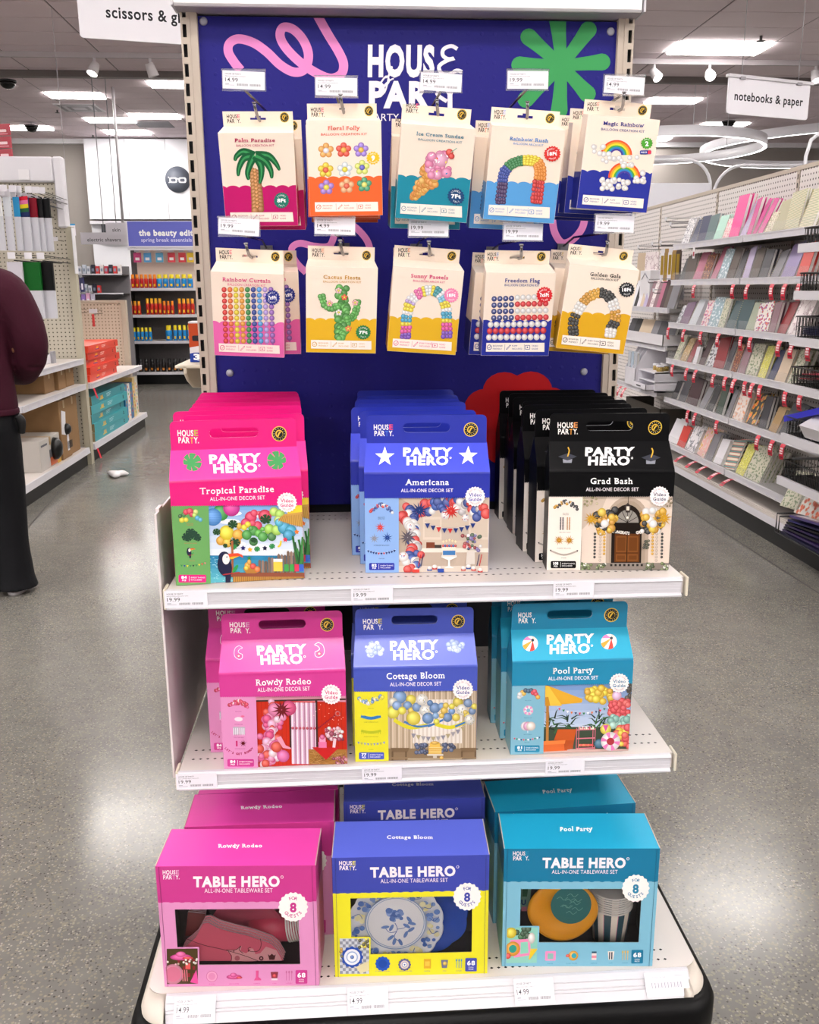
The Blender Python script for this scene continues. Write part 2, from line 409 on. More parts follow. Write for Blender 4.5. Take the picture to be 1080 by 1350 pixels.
def photo_tropical(A):
    A.grad(330, 740, 920, 1050, '#6fa6e0', '#e8eef6', 8); A.grad(330, 1048, 920, 1230, '#1f7fb0', '#63c0cc', 7)
    rnd = random.Random(3)
    for i in range(9): A.disc(rnd.uniform(350, 760), rnd.uniform(790, 1030), rnd.uniform(30, 70), '#eef2f8', 12, ry=rnd.uniform(10, 22), shade=False)
    for i in range(60): A.disc(rnd.uniform(345, 480), rnd.uniform(1060, 1210), rnd.uniform(2, 6), '#b9e8ee', 6, ry=1.5, shade=False)
    A.disc(410, 795, 48, '#2e9a3c', 18); A.disc(365, 820, 52, '#4a92e0', 20); A.disc(475, 765, 50, '#d8219a', 18)
    for k in (-26, -12, 2, 16, 30): A.line([(320, 820+k), (410, 820+k)], 1.2, '#2c66b4')
    # balloon garland
    for q in [(410,960,28,'#e8a218'),(450,970,30,'#eeb41c'),(445,912,44,'#f4d81c'),(512,925,34,'#f0a81e'),(505,965,25,'#e89a18'),(520,872,20,'#eeb41c'),
              (590,820,36,'#d81e58'),(610,795,22,'#e8305a'),(560,855,30,'#d81e58'),(630,870,28,'#e02e5a'),(640,795,14,'#ea4a5e'),(675,812,40,'#dc1f50'),(600,855,20,'#e8305a'),
              (605,900,30,'#2f8f2e'),(565,925,30,'#3a9a34'),(605,965,26,'#2a7a2c'),(635,915,24,'#58b43a'),(660,935,30,'#3f9c35'),(700,890,32,'#9ccf48'),(715,935,26,'#2f7a30'),(745,895,32,'#a8d654'),
              (730,785,28,'#b4da60'),(765,800,30,'#a2d050'),(755,835,26,'#c0e070'),(790,880,40,'#2f9fc4'),(830,900,36,'#35a8cc'),(815,925,34,'#2c98bf'),(760,850,26,'#3fb0d0'),(550,880,18,'#f4dc20'),(572,862,18,'#f2d41e'),(590,885,15,'#3f9c35'),(660,890,14,'#58b43a')]: A.disc(*q)
    for q in [(485,868,28),(385,913,22),(495,965,30),(680,838,32),(440,990,14),(605,960,18)]: monstera(A, *q[:3], '#214a2a', q[0])
    A.disc(885, 790, 75, '#f4d636', 20, shade=False); 
    A.poly([(750,835),(790,800),(900,785),(920,800),(920,880),(830,860)], '#c89a4a')
    for i in range(14): A.line([(775+i*10, 812-i), (755+i*13, 848+i*3)], 3, '#a87a34')
    # bunting icons
    for i, (x, y, c) in enumerate([(490,1000,'#2e8a4a'),(542,1003,'#23206e'),(583,1012,'#f0a82a'),(628,1012,'#2e8a4a'),(672,1003,'#161a3c'),(718,995,'#2e8a4a'),(760,975,'#f2cf30'),(795,952,'#e8334a'),(865,905,'#ee7a30')]):
        if c == '#2e8a4a': monstera(A, x, y, 17, c, 1)
        elif c == '#f2cf30': A.line([(750,995),(764,985),(770,958)], 11, c, 4)
        else: A.star(x, y, 16, 9, 5, c)
    # bar, fence, fruit
    A.rect(472, 960, 484, 1160, '#a8623c')
    for i in range(12): A.poly([(632+i*19,1150),(632+i*19,1080-6*i+(i%3)*9),(640+i*19,1070-6*i+(i%3)*9),(648+i*19,1080-6*i+(i%3)*9),(648+i*19,1150)], ['#7a6456','#93796a','#6a564a'][i%3])
    for k in range(9): A.line([(870+(k*13)%50, 1120), (840+k*12, 930+(k*37)%90)], 13, ['#2c6a34','#1f4f2a','#3c8440'][k%3])
    A.rect(470, 1148, 920, 1175, '#8a4a34'); A.rect(480, 1172, 920, 1210, '#b8873e')
    for i in range(36): A.line([(484+i*12,1172),(484+i*12,1212)], 3, '#7a5422')
    A.poly([(540,1120),(640,1120),(620,1152),(560,1152)], '#b07a34')
    for q in [(570,1105,20,'#f0a020'),(600,1110,18,'#e23a2a'),(625,1128,18,'#f07a2a'),(560,1120,14,'#e8c02a')]: A.disc(*q)
    A.disc(578, 1085, 12, '#d89a2a', 10, ry=20); A.star(578, 1062, 18, 6, 5, '#2f8a3a')
    A.rect(722, 1072, 776, 1140, '#e8c84a'); A.rect(722, 1066, 776, 1084, '#e8eef2')
    for x, c in ((800,'#3fa04a'),(832,'#3fa04a'),(862,'#d8345a'),(890,'#3a62c8')): A.rect(x-13, 1098, x+13, 1140, c)
    toucan(A, 432, 1110, 42)

def side_tropical(A, bg):
    for q in [(180,838,16,'#f0d92c'),(205,836,14,'#f4dd30'),(170,815,12,'#205a2a'),(192,805,14,'#2f7a34'),(205,790,18,'#d81e4a'),(228,785,20,'#e02a52'),(240,805,16,'#c81a44'),(262,788,15,'#cfe27a'),(255,808,14,'#b8d860'),(272,825,15,'#3fa4cc'),(290,835,13,'#4fb0d4')]: A.disc(*q)
    A.text('BALLOON', 228, 858, 6, '#c05a48'); A.text('GARLAND', 228, 867, 6, '#c05a48')
    for q in [(200,935,26,3.6),(232,905,28,4.7),(262,925,28,5.6),(212,945,22,2.9),(280,945,20,.2)]: monstera(A, q[0], q[1], q[2], '#1d4230', q[3])
    A.text('MONSTERA LEAVES', 232, 975, 6, '#c05a48'); toucan(A, 222, 1030, 14)
    A.text('TOUCAN', 238, 1078, 6, '#c05a48')
    A.bunting((152, 1098), (325, 1085), 12, 10, 12, ['#6fb45a','#2e8a4a','#2c3c9c','#f2cf30','#2e8a4a','#161a3c','#2e8a4a','#f2e24a','#e8334a','#e87a8a'], '#5a9a50')

def starburst(A, x, y, r, col, n=10):
    for i in range(n):
        a = math.pi*2*i/n+.3
        A.poly([(x+r*.14*math.cos(a-1.2), y+r*.14*math.sin(a-1.2)), (x+r*(1 if i % 2 else .85)*math.cos(a), y+r*(1 if i % 2 else .85)*math.sin(a)), (x+r*.14*math.cos(a+1.2), y+r*.14*math.sin(a+1.2))], col)
def photo_americana(A):
    A.rect(380, 690, 925, 1160, '#cdbcaa'); A.poly([(385,700),(500,780),(500,1040),(385,1090)], '#b8a694')
    for x0, x1 in ((530,640),(800,920)): A.rect(x0, 820, x1, 955, '#d9cabb'); A.rect(x0+10, 835, x1-10, 940, '#cfbfae')
    A.rect(640, 880, 800, 960, '#c2b3a5'); A.rect(510, 1005, 925, 1030, '#e6dcd0'); A.rect(520, 1030, 925, 1120, '#bba999'); A.rect(550, 970, 600, 1005, '#7a3a22'); A.rect(600, 985, 640, 1005, '#3a302c')
    A.rect(385, 1110, 925, 1160, '#d6cabd')
    rnd = random.Random(5); cols = ['#2150a8','#e03a34','#ece6e4','#1c3f92','#d42f2c','#b9b4b6']
    pts = []
    for i in range(46):
        t = i/45; x = 410+t*490; y = 800-60*math.sin(t*math.pi)+rnd.uniform(-35, 45); pts.append((x, y, rnd.uniform(18, 32), rnd.choice(cols)))
    for i in range(40):
        t = i/39; x = 430+60*math.sin(t*2.6)+rnd.uniform(-45, 35); y = 790+t*340; pts.append((x, y, rnd.uniform(20, 34), rnd.choice(cols)))
    for p in pts: A.disc(*p)
    for q in [(457,878,30),(660,808,26),(415,1055,30),(780,825,24)]:
        A.disc(*q, '#efe9e6')
        for k in range(7): A.star(q[0]+rnd.uniform(-18,18), q[1]+rnd.uniform(-18,18), 5, 2, 5, rnd.choice(['#2a4aa0','#c03030']))
    starburst(A, 510, 780, 58, '#16306e', 12); starburst(A, 695, 785, 55, '#c92a26', 12); starburst(A, 440, 940, 56, '#5c5560', 12)
    A.bunting((540, 850), (840, 850), 38, 9, 30, ['#1c3478','#1c3478','#c62c2c','#1c3478','#c62c2c','#1c3478','#1c3478'], '#e8e0dc')
    A.rect(645, 985, 725, 1045, '#eadfce'); A.rect(648, 1018, 722, 1045, '#3e78b4'); A.rect(640, 1045, 730, 1058, '#ded6ce')
    for i in range(7): A.disc(650+i*12, 990, 8, ['#c43030','#2a50a0'][i%2])
    A.poly([(635,1055),(735,1055),(690,1075),(692,1110),(715,1122),(655,1122),(678,1110),(680,1075)], '#efeae4')
    for i in range(5): A.star(650+i*18, 955-abs(2-i)*-5, 10, 3, 4, '#f6e2b4')
    A.poly([(790,1020),(835,1020),(838,1100),(785,1100)], '#d4ccc4')
    for i in range(30): A.disc(rnd.uniform(755,870), rnd.uniform(925,1020), rnd.uniform(7,15), rnd.choice(['#b8222c','#e8e0e2','#27396e','#7a6ea8','#3c5a3e','#8a1a26']))
    for i, (x, y) in enumerate([(570,1120),(600,1112),(630,1120),(770,1120),(800,1110),(830,1120),(490,1130),(870,1130)]):
        A.rect(x-14, y, x+14, y+18, ['#2a50a0','#c43030'][i%2]); A.disc(x, y, 15, '#f2e6da', ry=12)
    for x in (510,525,855,870): A.line([(x-6,1110),(x+8,1040)], 5, ['#c43030','#3a3a60'][x%2])
    A.rect(620,1125,655,1150,'#2346a0'); A.rect(470,1128,510,1150,'#d8423a')
def side_americana(A, bg):
    rnd = random.Random(8)
    for i in range(34):
        t = i/33; A.disc(222+t*128, 790-42*math.sin(t*math.pi)+rnd.uniform(-9, 9), rnd.uniform(6, 10), rnd.choice(['#1c3f92','#d42f2c','#eee','#2150a8']).replace('#eee','#eeeeee'))
    A.text('BALLOON', 285, 820, 6, '#3a4a80'); A.text('GARLAND', 285, 829, 6, '#3a4a80')
    starburst(A, 278, 880, 34, '#d63c34'); starburst(A, 243, 945, 30, '#8f8f9c'); starburst(A, 320, 940, 34, '#1f4796')
    A.text('STARBURST BALLOONS', 286, 985, 6, '#3a4a80')
    A.bunting((200, 1012), (370, 1010), 18, 11, 14, ['#1c3478','#1c3478','#1c3478','#1c3478','#d8524a','#1c3478','#d8524a','#1c3478','#1c3478'], '#f0f0f6')
    A.text('BANNER', 287, 1064, 6, '#3a4a80')

def photo_grad(A):
    A.rect(440, 640, 935, 1050, '#ddcdbf'); A.poly([(440,640),(580,640),(540,740),(470,800),(440,830)], '#cbbaaa')
    P = [(575,1050),(575,800)]+[(690+118*math.cos(a), 790+140*math.sin(a)) for a in np.linspace(math.pi, 2*math.pi, 14)]+[(808,1050)]
    A.poly(P, '#b5a291')
    P = [(592,1010),(592,800)]+[(690+100*math.cos(a), 790+120*math.sin(a)) for a in np.linspace(math.pi, 2*math.pi, 14)]+[(790,1010)]
    A.poly(P, '#a89684')
    P = [(604,1010),(604,800)]+[(688+82*math.cos(a), 790+98*math.sin(a)) for a in np.linspace(math.pi, 2*math.pi, 14)]+[(770,1010)]
    A.poly(P, '#201814')
    P = [(690+62*math.cos(a), 790+70*math.sin(a)) for a in np.linspace(math.pi, 2*math.pi, 14)]
    A.poly(P, '#8f8a84')
    for a in (3.6, 4.2, 4.71, 5.2, 5.8): A.line([(690, 790), (690+64*math.cos(a), 790+72*math.sin(a))], 3, '#201814')
    A.rect(622, 795, 760, 1004, '#5e3517')
    for x in (630, 694):
        for y0, y1 in ((862, 950), (960, 998)): A.rect(x, y0, x+58, y1, '#7b4a22'); A.rect(x+7, y0+8, x+51, y1-8, '#693c19')
    A.rect(622, 790, 760, 850, '#1c1511'); A.line([(690, 800), (690, 1004)], 3, '#1c120a')
    A.line([(692, 600), (692, 690)], 3, '#2a2420'); A.poly([(672,700),(690,682),(708,700),(702,735),(680,735)], '#3a3230'); A.rect(683,702,699,724,'#e6dccb'); A.disc(690, 763, 8, '#f6ecd8')
    A.rect(440, 1008, 935, 1050, '#8a8078'); 
    for i in range(8): A.rect(600+i*24, 1014, 612+i*24, 1026, '#2a2826')
    rnd = random.Random(2)
    A.line([(592,818),(690,850),(790,822)], 4, '#1a1a1a', 6)
    A.text('CONGRATS', 655, 842, 15, '#f4efe8', width=96, bold=.04, rot=.12); A.text('GRA', 757, 842, 15, '#f4efe8', width=38, bold=.04, rot=-.1)
    for cx, s in ((565, 1), (830, -1)):
        for i in range(34):
            A.disc(cx+rnd.uniform(-62, 60), 770+rnd.uniform(-52, 70), rnd.uniform(11, 24), rnd.choice(['#141416','#d9a526','#f0ece8','#1c1c20','#c79022','#e6bb3c']))
        A.disc(cx, 795, 22, '#f4f0ee'); A.disc(cx+38*s, 760, 20, '#e0b030')
        for k, (dx, c, n) in enumerate(((-52, '#111113', 8), (0, '#d9a526', 7), (-22, '#c6b5a6', 9))):
            x = cx+dx*s*1.0
            for j in range(n): A.disc(x, 850+j*18, 7, c)
    starburst(A, 490, 770, 44, '#c8962a', 12); starburst(A, 890, 765, 48, '#c8962a', 12)
    for i in range(60):
        x = rnd.choice([rnd.uniform(440, 500), rnd.uniform(520, 575), rnd.uniform(790, 840), rnd.uniform(880, 930)]); A.disc(x, rnd.uniform(1008, 1045), rnd.uniform(5, 10), rnd.choice(['#4c5c30','#6a7a42','#39472a','#8a9a6c','#e4dfd4']), 7)
    for i in range(16): A.disc(rnd.uniform(445, 520), rnd.uniform(650, 700), 7, rnd.choice(['#a89a70','#8a8458','#c0b490']), 6); A.disc(rnd.uniform(880, 930), rnd.uniform(655, 700), 6, '#8a7a5a', 6)
    for i in range(14): A.disc(rnd.uniform(780, 812), rnd.uniform(880, 925), 8, rnd.choice(['#3a3a2a','#5a5a42']), 6)
def side_grad(A, bg):
    rnd = random.Random(8)
    for i in range(36):
        t = i/35; A.disc(290+t*122, 712-34*math.sin(t*math.pi)+rnd.uniform(-10, 10), rnd.uniform(5, 9), rnd.choice(['#141416','#c8962a','#eeeae6','#222226']))
    A.text('BALLOON', 350, 738, 5, '#6a6058'); A.text('GARLAND', 350, 746, 5, '#6a6058')
    for x, c in ((323,'#3a3440'),(336,'#3a3440'),(360,'#c09060'),(372,'#c09060')):
        for j in range(9): A.disc(x, 763+j*7.6, 4.2, c, 8)
    A.text('BALLOON CHAINS', 348, 840, 5, '#6a6058')
    starburst(A, 316, 883, 30, '#b8842a', 12); starburst(A, 372, 883, 30, '#b8842a', 12)
    A.text('STARBURST BALLOONS', 344, 926, 5, '#6a6058')
    A.line([(272,940),(344,962),(416,942)], 9, '#b0a69c', 5); A.poly([(266,934),(276,934),(272,944)], '#222226'); A.poly([(412,936),(422,936),(418,946)], '#222226')
    A.text('BANNER', 344, 978, 5, '#6a6058')
def cap(A, x, y, s):
    A.poly([(x-s, y), (x, y-.35*s), (x+s, y), (x, y+.4*s)], '#3a3c46'); A.poly([(x-.5*s, y+.25*s), (x, y+.4*s), (x+.5*s, y+.25*s), (x+.45*s, y+.65*s), (x-.45*s, y+.65*s)], '#8a8c96')
    A.line([(x, y), (x+.15*s, y-.6*s), (x, y-.95*s)], .12*s, '#d8a83a', 3)

def photo_rodeo(A):
    A.rect(530, 570, 1035, 970, '#c4270e'); A.rect(530, 540, 1035, 598, '#d693a6')
    for i in range(24): A.line([(540+i*22, 600), (540+i*22, 965)], 2, '#a81c08')
    A.line([(535, 600), (1030, 582)], 9, '#3a2420'); A.rect(712, 590, 726, 860, '#40231f'); A.rect(856, 585, 868, 850, '#40231f')
    for i in range(26):
        A.rect(722+i*5.2, 604, 727+i*5.2, 945, ['#e9c9dc','#c79ab8','#f6eaf2','#a8748e','#dbb0cc'][(i*7) % 5])
    rnd = random.Random(4); cols = ['#e8609a','#f08ab4','#f2a8c8','#e0402a','#d8347a','#f4c4d4']
    for (cx, cy, rx, ry, n) in ((640,650,60,60,14),(620,720,55,40,16),(600,800,60,50,22),(600,880,70,50,30),(580,920,40,30,14)):
        A.blob(cx, cy, rx, ry, cols, n, 20, seed=n+cx)
    A.disc(635, 645, 38, '#e87aa8'); A.disc(710, 635, 42, '#d8407c'); starburst(A, 672, 645, 62, '#6a1018', 12); A.disc(675, 900, 34, '#ea64a8'); A.disc(618, 885, 22, '#f8ccd8'); A.disc(640, 850, 30, '#e2452c')
    for i in range(7): A.disc(730+i*20, 745, 8, '#c03050', 8); 
    A.poly([(640,800),(665,790),(690,840),(720,855),(715,862),(675,855)], '#e79ab4')
    for i in range(13): A.poly([(870+i*9,740-i*7),(880+i*9,735-i*7),(874+i*9,750-i*7)], '#8a1430')
    A.rect(815, 862, 1035, 945, '#a87434')
    for i in range(60): A.line([(rnd.uniform(815,1030), rnd.uniform(865,945)), (rnd.uniform(815,1030), rnd.uniform(865,945))], 1.5, rnd.choice(['#c8965a','#7a4e1c']))
    A.poly([(835,850),(990,845),(910,920)], '#c41c1e'); A.rect(870, 820, 915, 852, '#e674a2'); A.rect(875, 795, 910, 820, '#f09abc'); A.disc(892, 792, 14, '#d8508a')
    for i in range(40): A.disc(rnd.uniform(915,1005), rnd.uniform(740,810), rnd.uniform(7,14), rnd.choice(['#9a1e4a','#d8607a','#f0b4c0','#6a1630','#e8dcd8']))
    A.line([(962,800),(955,850)], 16, '#f0ccd4'); A.disc(980, 660, 16, '#c25a5a'); A.disc(980, 660, 9, '#c4270e', shade=False)
    for i in range(18): A.disc(rnd.uniform(950,1030), rnd.uniform(900,945), 9, rnd.choice(['#b04a5a','#8a2440','#d89aa4']))
    for i in range(26): A.disc(rnd.uniform(730,1030), rnd.uniform(600,720), 2.2, '#f6d6c0', 5, shade=False)
def side_rodeo(A, bg):
    rnd = random.Random(1)
    for i in range(26):
        t = i/25; A.disc(393+t*96, 628-26*math.sin(t*math.pi)+rnd.uniform(-10, 10), rnd.uniform(7, 11), rnd.choice(['#c4163c','#e8508a','#f6d6e0','#d42a52']))
    A.text('BALLOON', 440, 655, 5, '#a8407a'); A.disc(440, 697, 22, '#f2dce6', ry=12, shade=False); A.disc(462, 681, 10, '#e06890', ry=5, shade=False)
    A.text('HORSESHOES', 440, 725, 5, '#a8407a'); A.rect(410, 738, 440, 780, '#b8aebc'); A.rect(443, 738, 473, 780, '#b8aebc')
    for i in range(6): A.line([(413+i*11, 745), (413+i*11, 785)], 3, '#f0ecf4')
    A.text('FOIL CURTAINS', 440, 797, 5, '#a8407a'); A.line([(428,815),(428,845)], 9, '#d8347a'); starburst(A, 462, 828, 22, '#6a1018')
    A.text('COWGIRL BOOT', 445, 858, 5, '#a8407a'); A.arctext('LET\'S GET ROWDY', 440, 790, 96, 11, '#b01c50', mid=90, inside=True, bold=.04)
def paisley(A, x, y, s, m):
    P = [(x+m*.1*s, y-s), (x+m*.55*s, y-.7*s), (x+m*.2*s, y-.55*s), (x-m*.05*s, y-.2*s), (x+m*.2*s, y+.05*s), (x+m*.5*s, y+.2*s), (x+m*.45*s, y+.7*s), (x, y+.85*s), (x-m*.5*s, y+.5*s), (x-m*.6*s, y-.1*s), (x-m*.4*s, y-.7*s), (x+m*.1*s, y-s)]
    A.line(P, .07*s, '#fbe6f2', 3); A.disc(x, y+.4*s, .3*s, '#ee4a78', 12, shade=False); A.disc(x, y+.4*s, .12*s, '#ffffff', 8, shade=False)

def photo_cottage(A):
    A.rect(320, 580, 855, 1005, '#b8a48c')
    for i in range(44): A.rect(326+i*12, 585, 333+i*12, 1000, ['#c9b69e','#a8937a','#d8c8b2'][i%3])
    A.rect(470, 640, 760, 900, '#e8e0d8')
    for i in range(12): A.rect(478+i*24, 640, 488+i*24, 900, '#d6cabe')
    A.rect(320, 930, 855, 1005, '#8c7458')
    A.line([(360,760),(450,805),(560,790)], 22, '#d8cf2c', 6); A.line([(590,780),(690,805),(790,770)], 22, '#d8cf2c', 6); A.line([(420,770),(500,800),(600,785)], 12, '#3e74b4', 5); A.line([(560,800),(650,760)], 12, '#3e74b4'); A.line([(720,800),(790,770)], 12, '#3e74b4')
    for q in [(395,625,40,'#6f96c4'),(355,655,28,'#c8c6b8'),(460,640,30,'#d6c43a'),(355,715,38,'#e8d640'),(378,675,28,'#7fa0cc'),(440,675,26,'#6c90bc'),(408,705,24,'#ecd83e'),(462,705,20,'#d8b83a'),(495,685,28,'#6a8cb8'),(475,750,42,'#e8cf3c'),(525,640,35,'#e6e0d4'),(545,705,36,'#dcd8d0'),(560,750,34,'#5f86b6'),(600,690,32,'#6286b4'),(572,660,18,'#4c76a8'),(640,680,22,'#6f94c0'),(605,735,20,'#7aa0c8'),(655,705,22,'#d8b23c'),(665,675,18,'#e0bd40'),(675,745,28,'#5c80ae'),(640,735,16,'#d8b23c'),(700,708,20,'#6a94c8'),(735,655,30,'#cdbb36'),(725,745,24,'#e0c43e'),(760,700,34,'#e2dcd0'),(795,660,26,'#6e88ac'),(790,730,20,'#e6c63c'),(820,708,22,'#6480aa'),(805,758,32,'#d8d4cc'),(832,680,18,'#e0cc40'),(780,715,14,'#e0bd40'),(610,770,18,'#dcd03a'),(700,680,18,'#e4cf3e')]: A.disc(*q)
    rnd = random.Random(6)
    for (cx, cy) in ((525,640),(545,705),(760,700),(805,758)):
        for i in range(12): A.disc(cx+rnd.uniform(-24,24), cy+rnd.uniform(-24,24), 3, rnd.choice(['#a09a5a','#8a96b0']), 5, shade=False)
    A.bunting((460, 835), (780, 790), 45, 11, 28, ['#8f8c9a','#b0a27c','#a6a0a4'], '#c8beb0')
    for cx in (525, 680):
        for i in range(22): A.disc(cx+rnd.uniform(-36, 36), 925+rnd.uniform(-22, 30), rnd.uniform(8, 14), rnd.choice(['#2e3a5c','#44537a','#5a688c','#26304c']))
    A.rect(563, 915, 640, 965, '#d8a844'); A.rect(570, 895, 630, 920, '#e6bb52'); A.disc(600, 895, 26, '#dba83c', ry=10); A.rect(555, 962, 650, 972, '#d8d0c4'); A.rect(590, 970, 612, 996, '#c8beb0')
    for k in range(4): A.line([(565, 922+k*11), (640, 922+k*11)], 3, '#f0dca0')
    for x, m in ((390, 1), (800, -1)):
        A.poly([(x-50,925),(x+60,925),(x+50,950),(x-40,950)], '#7a6248'); A.rect(x-45, 945, x-35, 1000, '#6a543c'); A.rect(x+35, 945, x+45, 1000, '#6a543c'); A.rect(x-50, 980, x+60, 990, '#8f7758')
    A.rect(440, 985, 760, 1000, '#a8967c'); A.disc(640, 985, 12, '#e0a83a')
def side_cottage(A, bg):
    rnd = random.Random(1)
    for i in range(24):
        t = i/23; A.disc(158+t*136, 640+14*math.sin(t*5)+rnd.uniform(-10, 10), rnd.uniform(8, 13), rnd.choice(['#6f96c4','#e8e4dc','#4f7cb4','#ecd83e']))
    A.text('BALLOON', 225, 690, 5, '#8a8a20'); A.line([(167,735),(225,748),(283,735)], 18, '#2f74b0', 5); A.line([(170,730),(281,730)], 4, '#e8e23a')
    A.text('HONEYCOMB GARLANDS', 225, 771, 5, '#8a8a20'); A.line([(167,822),(225,832),(283,822)], 14, '#b8c020', 5)
    for i in range(12): A.line([(170+i*10, 830), (170+i*10, 842)], 3, '#b8c020')
    A.text('HONEYCOMB GARLANDS', 225, 857, 5, '#8a8a20'); A.bunting((142, 885), (310, 885), 12, 9, 15, ['#7a8ac0','#a8a468','#8a9ac8'], '#c8c46a'); A.text('BANNER', 225, 933, 5, '#8a8a20')
def peony(A, x, y, s):
    rnd = random.Random(int(x))
    for i in range(34):
        a = rnd.uniform(0, 6.28); q = s*rnd.uniform(0, .85); A.disc(x+q*math.cos(a), y+q*.8*math.sin(a), s*rnd.uniform(.14, .3), rnd.choice(['#b4c6f0','#9ab0e8','#8299de','#c6d4f6']), 9)

def photo_pool(A):
    A.grad(320, 500, 800, 760, '#6f93c8', '#c6d4ea', 7); A.rect(320, 740, 800, 880, '#3c4a3a')
    rnd = random.Random(9)
    for i in range(46):
        cx = rnd.choice([350, 380, 450, 470, 620, 640, 600]); cy = rnd.uniform(690, 780); a = rnd.uniform(3.3, 6.1); L = rnd.uniform(40, 85)
        A.line([(cx, cy), (cx+L*.5*math.cos(a), cy+L*.6*math.sin(a)), (cx+L*math.cos(a), cy+L*math.sin(a)+14)], lambda t: 9*(1-t*.9), rnd.choice(['#1f3a26','#2c5234','#3a6a3c','#182c20']))
    for i in range(16): A.disc(rnd.uniform(755,800), rnd.uniform(500,600), 14, rnd.choice(['#3a342c','#4a4234','#5a503c']))
    A.rect(334, 620, 349, 835, '#b07a3a')
    A.poly([(328,510),(345,512),(530,585),(525,605),(328,622)], '#e0a82e'); A.poly([(328,510),(345,512),(420,622),(328,622)], '#f0c244'); A.poly([(328,575),(345,572),(356,622),(328,622)], '#c88a22')
    A.bunting((395, 630), (680, 620), 35, 13, 14, ['#e8465a','#3a8a5a','#f0f0f0','#e87a30','#2a4a7a'], '#d8d8e0')
    A.rect(320, 862, 800, 900, '#c8a8a0')
    A.poly([(320,818),(440,812),(450,870),(320,876)], '#d8662c'); A.poly([(378,812),(398,752),(498,752),(486,815)], '#c2561f'); A.poly([(430,815),(486,812),(480,860),(436,868)], '#b04c1c'); A.poly([(320,818),(440,812),(436,832),(320,838)], '#ec7c3c')
    for y in (752, 800, 855): A.line([(498, y+4), (600, y)], 6, '#d87a8a')
    for x in (500, 512, 588, 600): A.line([(x, 745), (x-2, 865)], 4, '#c8707e')
    for i in range(18): A.rect(510+i*4.6, 735+(i%4)*4, 515+i*4.6, 752, rnd.choice(['#f0e0d0','#e8b0a0','#d8506a','#f6ead8'])); 
    for i in range(8): A.disc(520+i*9, 840, 9, rnd.choice(['#e23a3a','#f07a4a']), ry=7)
    for i in range(26): A.disc(rnd.uniform(548,690), rnd.uniform(525,600)+0, rnd.uniform(14,24), rnd.choice(['#e8b81c','#f4cf2a','#dca416']))
    for i in range(34): A.disc(rnd.uniform(680,775), rnd.uniform(590,675), rnd.uniform(12,22), rnd.choice(['#e0404a','#ea5a58','#d8343e']))
    for i in range(18): A.disc(rnd.uniform(675,785), rnd.uniform(680,730), rnd.uniform(14,24), rnd.choice(['#8fc0b4','#a8d0c4','#7ab0a4']))
    for i in range(24): A.disc(rnd.uniform(705,790), rnd.uniform(740,850), rnd.uniform(14,26), rnd.choice(['#e0404a','#f0c42a','#ee5a4a','#e8a820']))
    A.disc(712, 565, 26, '#e8b8d8'); A.disc(620, 830, 26, '#2c6a86'); A.disc(655, 750, 30, '#f0d648'); A.poly([(640,728),(670,728),(655,765)], '#d857a8')
    A.disc(682, 818, 52, '#f6f2f4', 24)
    for i in range(6):
        a = i*math.pi/3; A.poly([(682+52*math.cos(a), 818+52*math.sin(a)), (682+52*math.cos(a+.45), 818+52*math.sin(a+.45)), (682+22*math.cos(a+.45), 818+22*math.sin(a+.45)), (682+22*math.cos(a), 818+22*math.sin(a))], '#e07ab8')
    A.disc(682, 818, 21, '#a8303a', 16, shade=False)
def side_pool(A, bg):
    rnd = random.Random(1)
    for i, (x, y, c) in enumerate([(188,570,'#dfe4e8'),(200,560,'#e8ecf0'),(205,545,'#f0a828'),(212,552,'#f2b838'),(222,535,'#1f4a6a'),(238,538,'#24587c'),(252,535,'#1f4a6a'),(262,548,'#d8344a'),(270,540,'#e0405a'),(278,556,'#d8344a'),(288,572,'#f0a828'),(190,556,'#dfe4e8')]): A.disc(x, y, 13, c)
    A.text('BALLOON', 235, 590, 5, '#3a7a96'); A.disc(237, 645, 27, '#f4eef2', 20)
    for i in range(6):
        a = i*math.pi/3; A.poly([(237+27*math.cos(a), 645+27*math.sin(a)), (237+27*math.cos(a+.5), 645+27*math.sin(a+.5)), (237+12*math.cos(a+.5), 645+12*math.sin(a+.5)), (237+12*math.cos(a), 645+12*math.sin(a))], '#e48cc0')
    A.disc(237, 645, 11, bg, 12, shade=False); A.text('POOL FLOAT', 237, 686, 5, '#3a7a96')
    for x, c in ((222,'#f4e6ee'),(235,'#e8a0c4'),(252,'#f2dcd0')): A.disc(x, 732, 25, c, 16)
    A.line([(235,757),(235,770)], 2, '#ffffff'); A.text('BEACH BALLS', 235, 778, 5, '#3a7a96'); A.bunting((158, 795), (305, 788), 12, 12, 11, ['#e8465a','#3a8a5a','#f0f0f0','#2a4a7a'], '#c8e0e8'); A.text('BANNER', 232, 822, 5, '#3a7a96')
def beachball(A, x, y, r):
    A.disc(x, y, r, '#f6f2f0', 22, shade=False)
    for a0, c in ((.9, '#ee4136'), (2.2, '#f2a63a'), (3.6, '#e58ac4'), (5.0, '#f0e2d8')):
        P = [(x+.3*r, y-.45*r)]+[(x+r*math.cos(a0+k*.18), y+r*math.sin(a0+k*.18)) for k in range(5)]; A.poly(P, c)
    A.disc(x+.3*r, y-.45*r, .2*r, '#24404a', 8, shade=False)

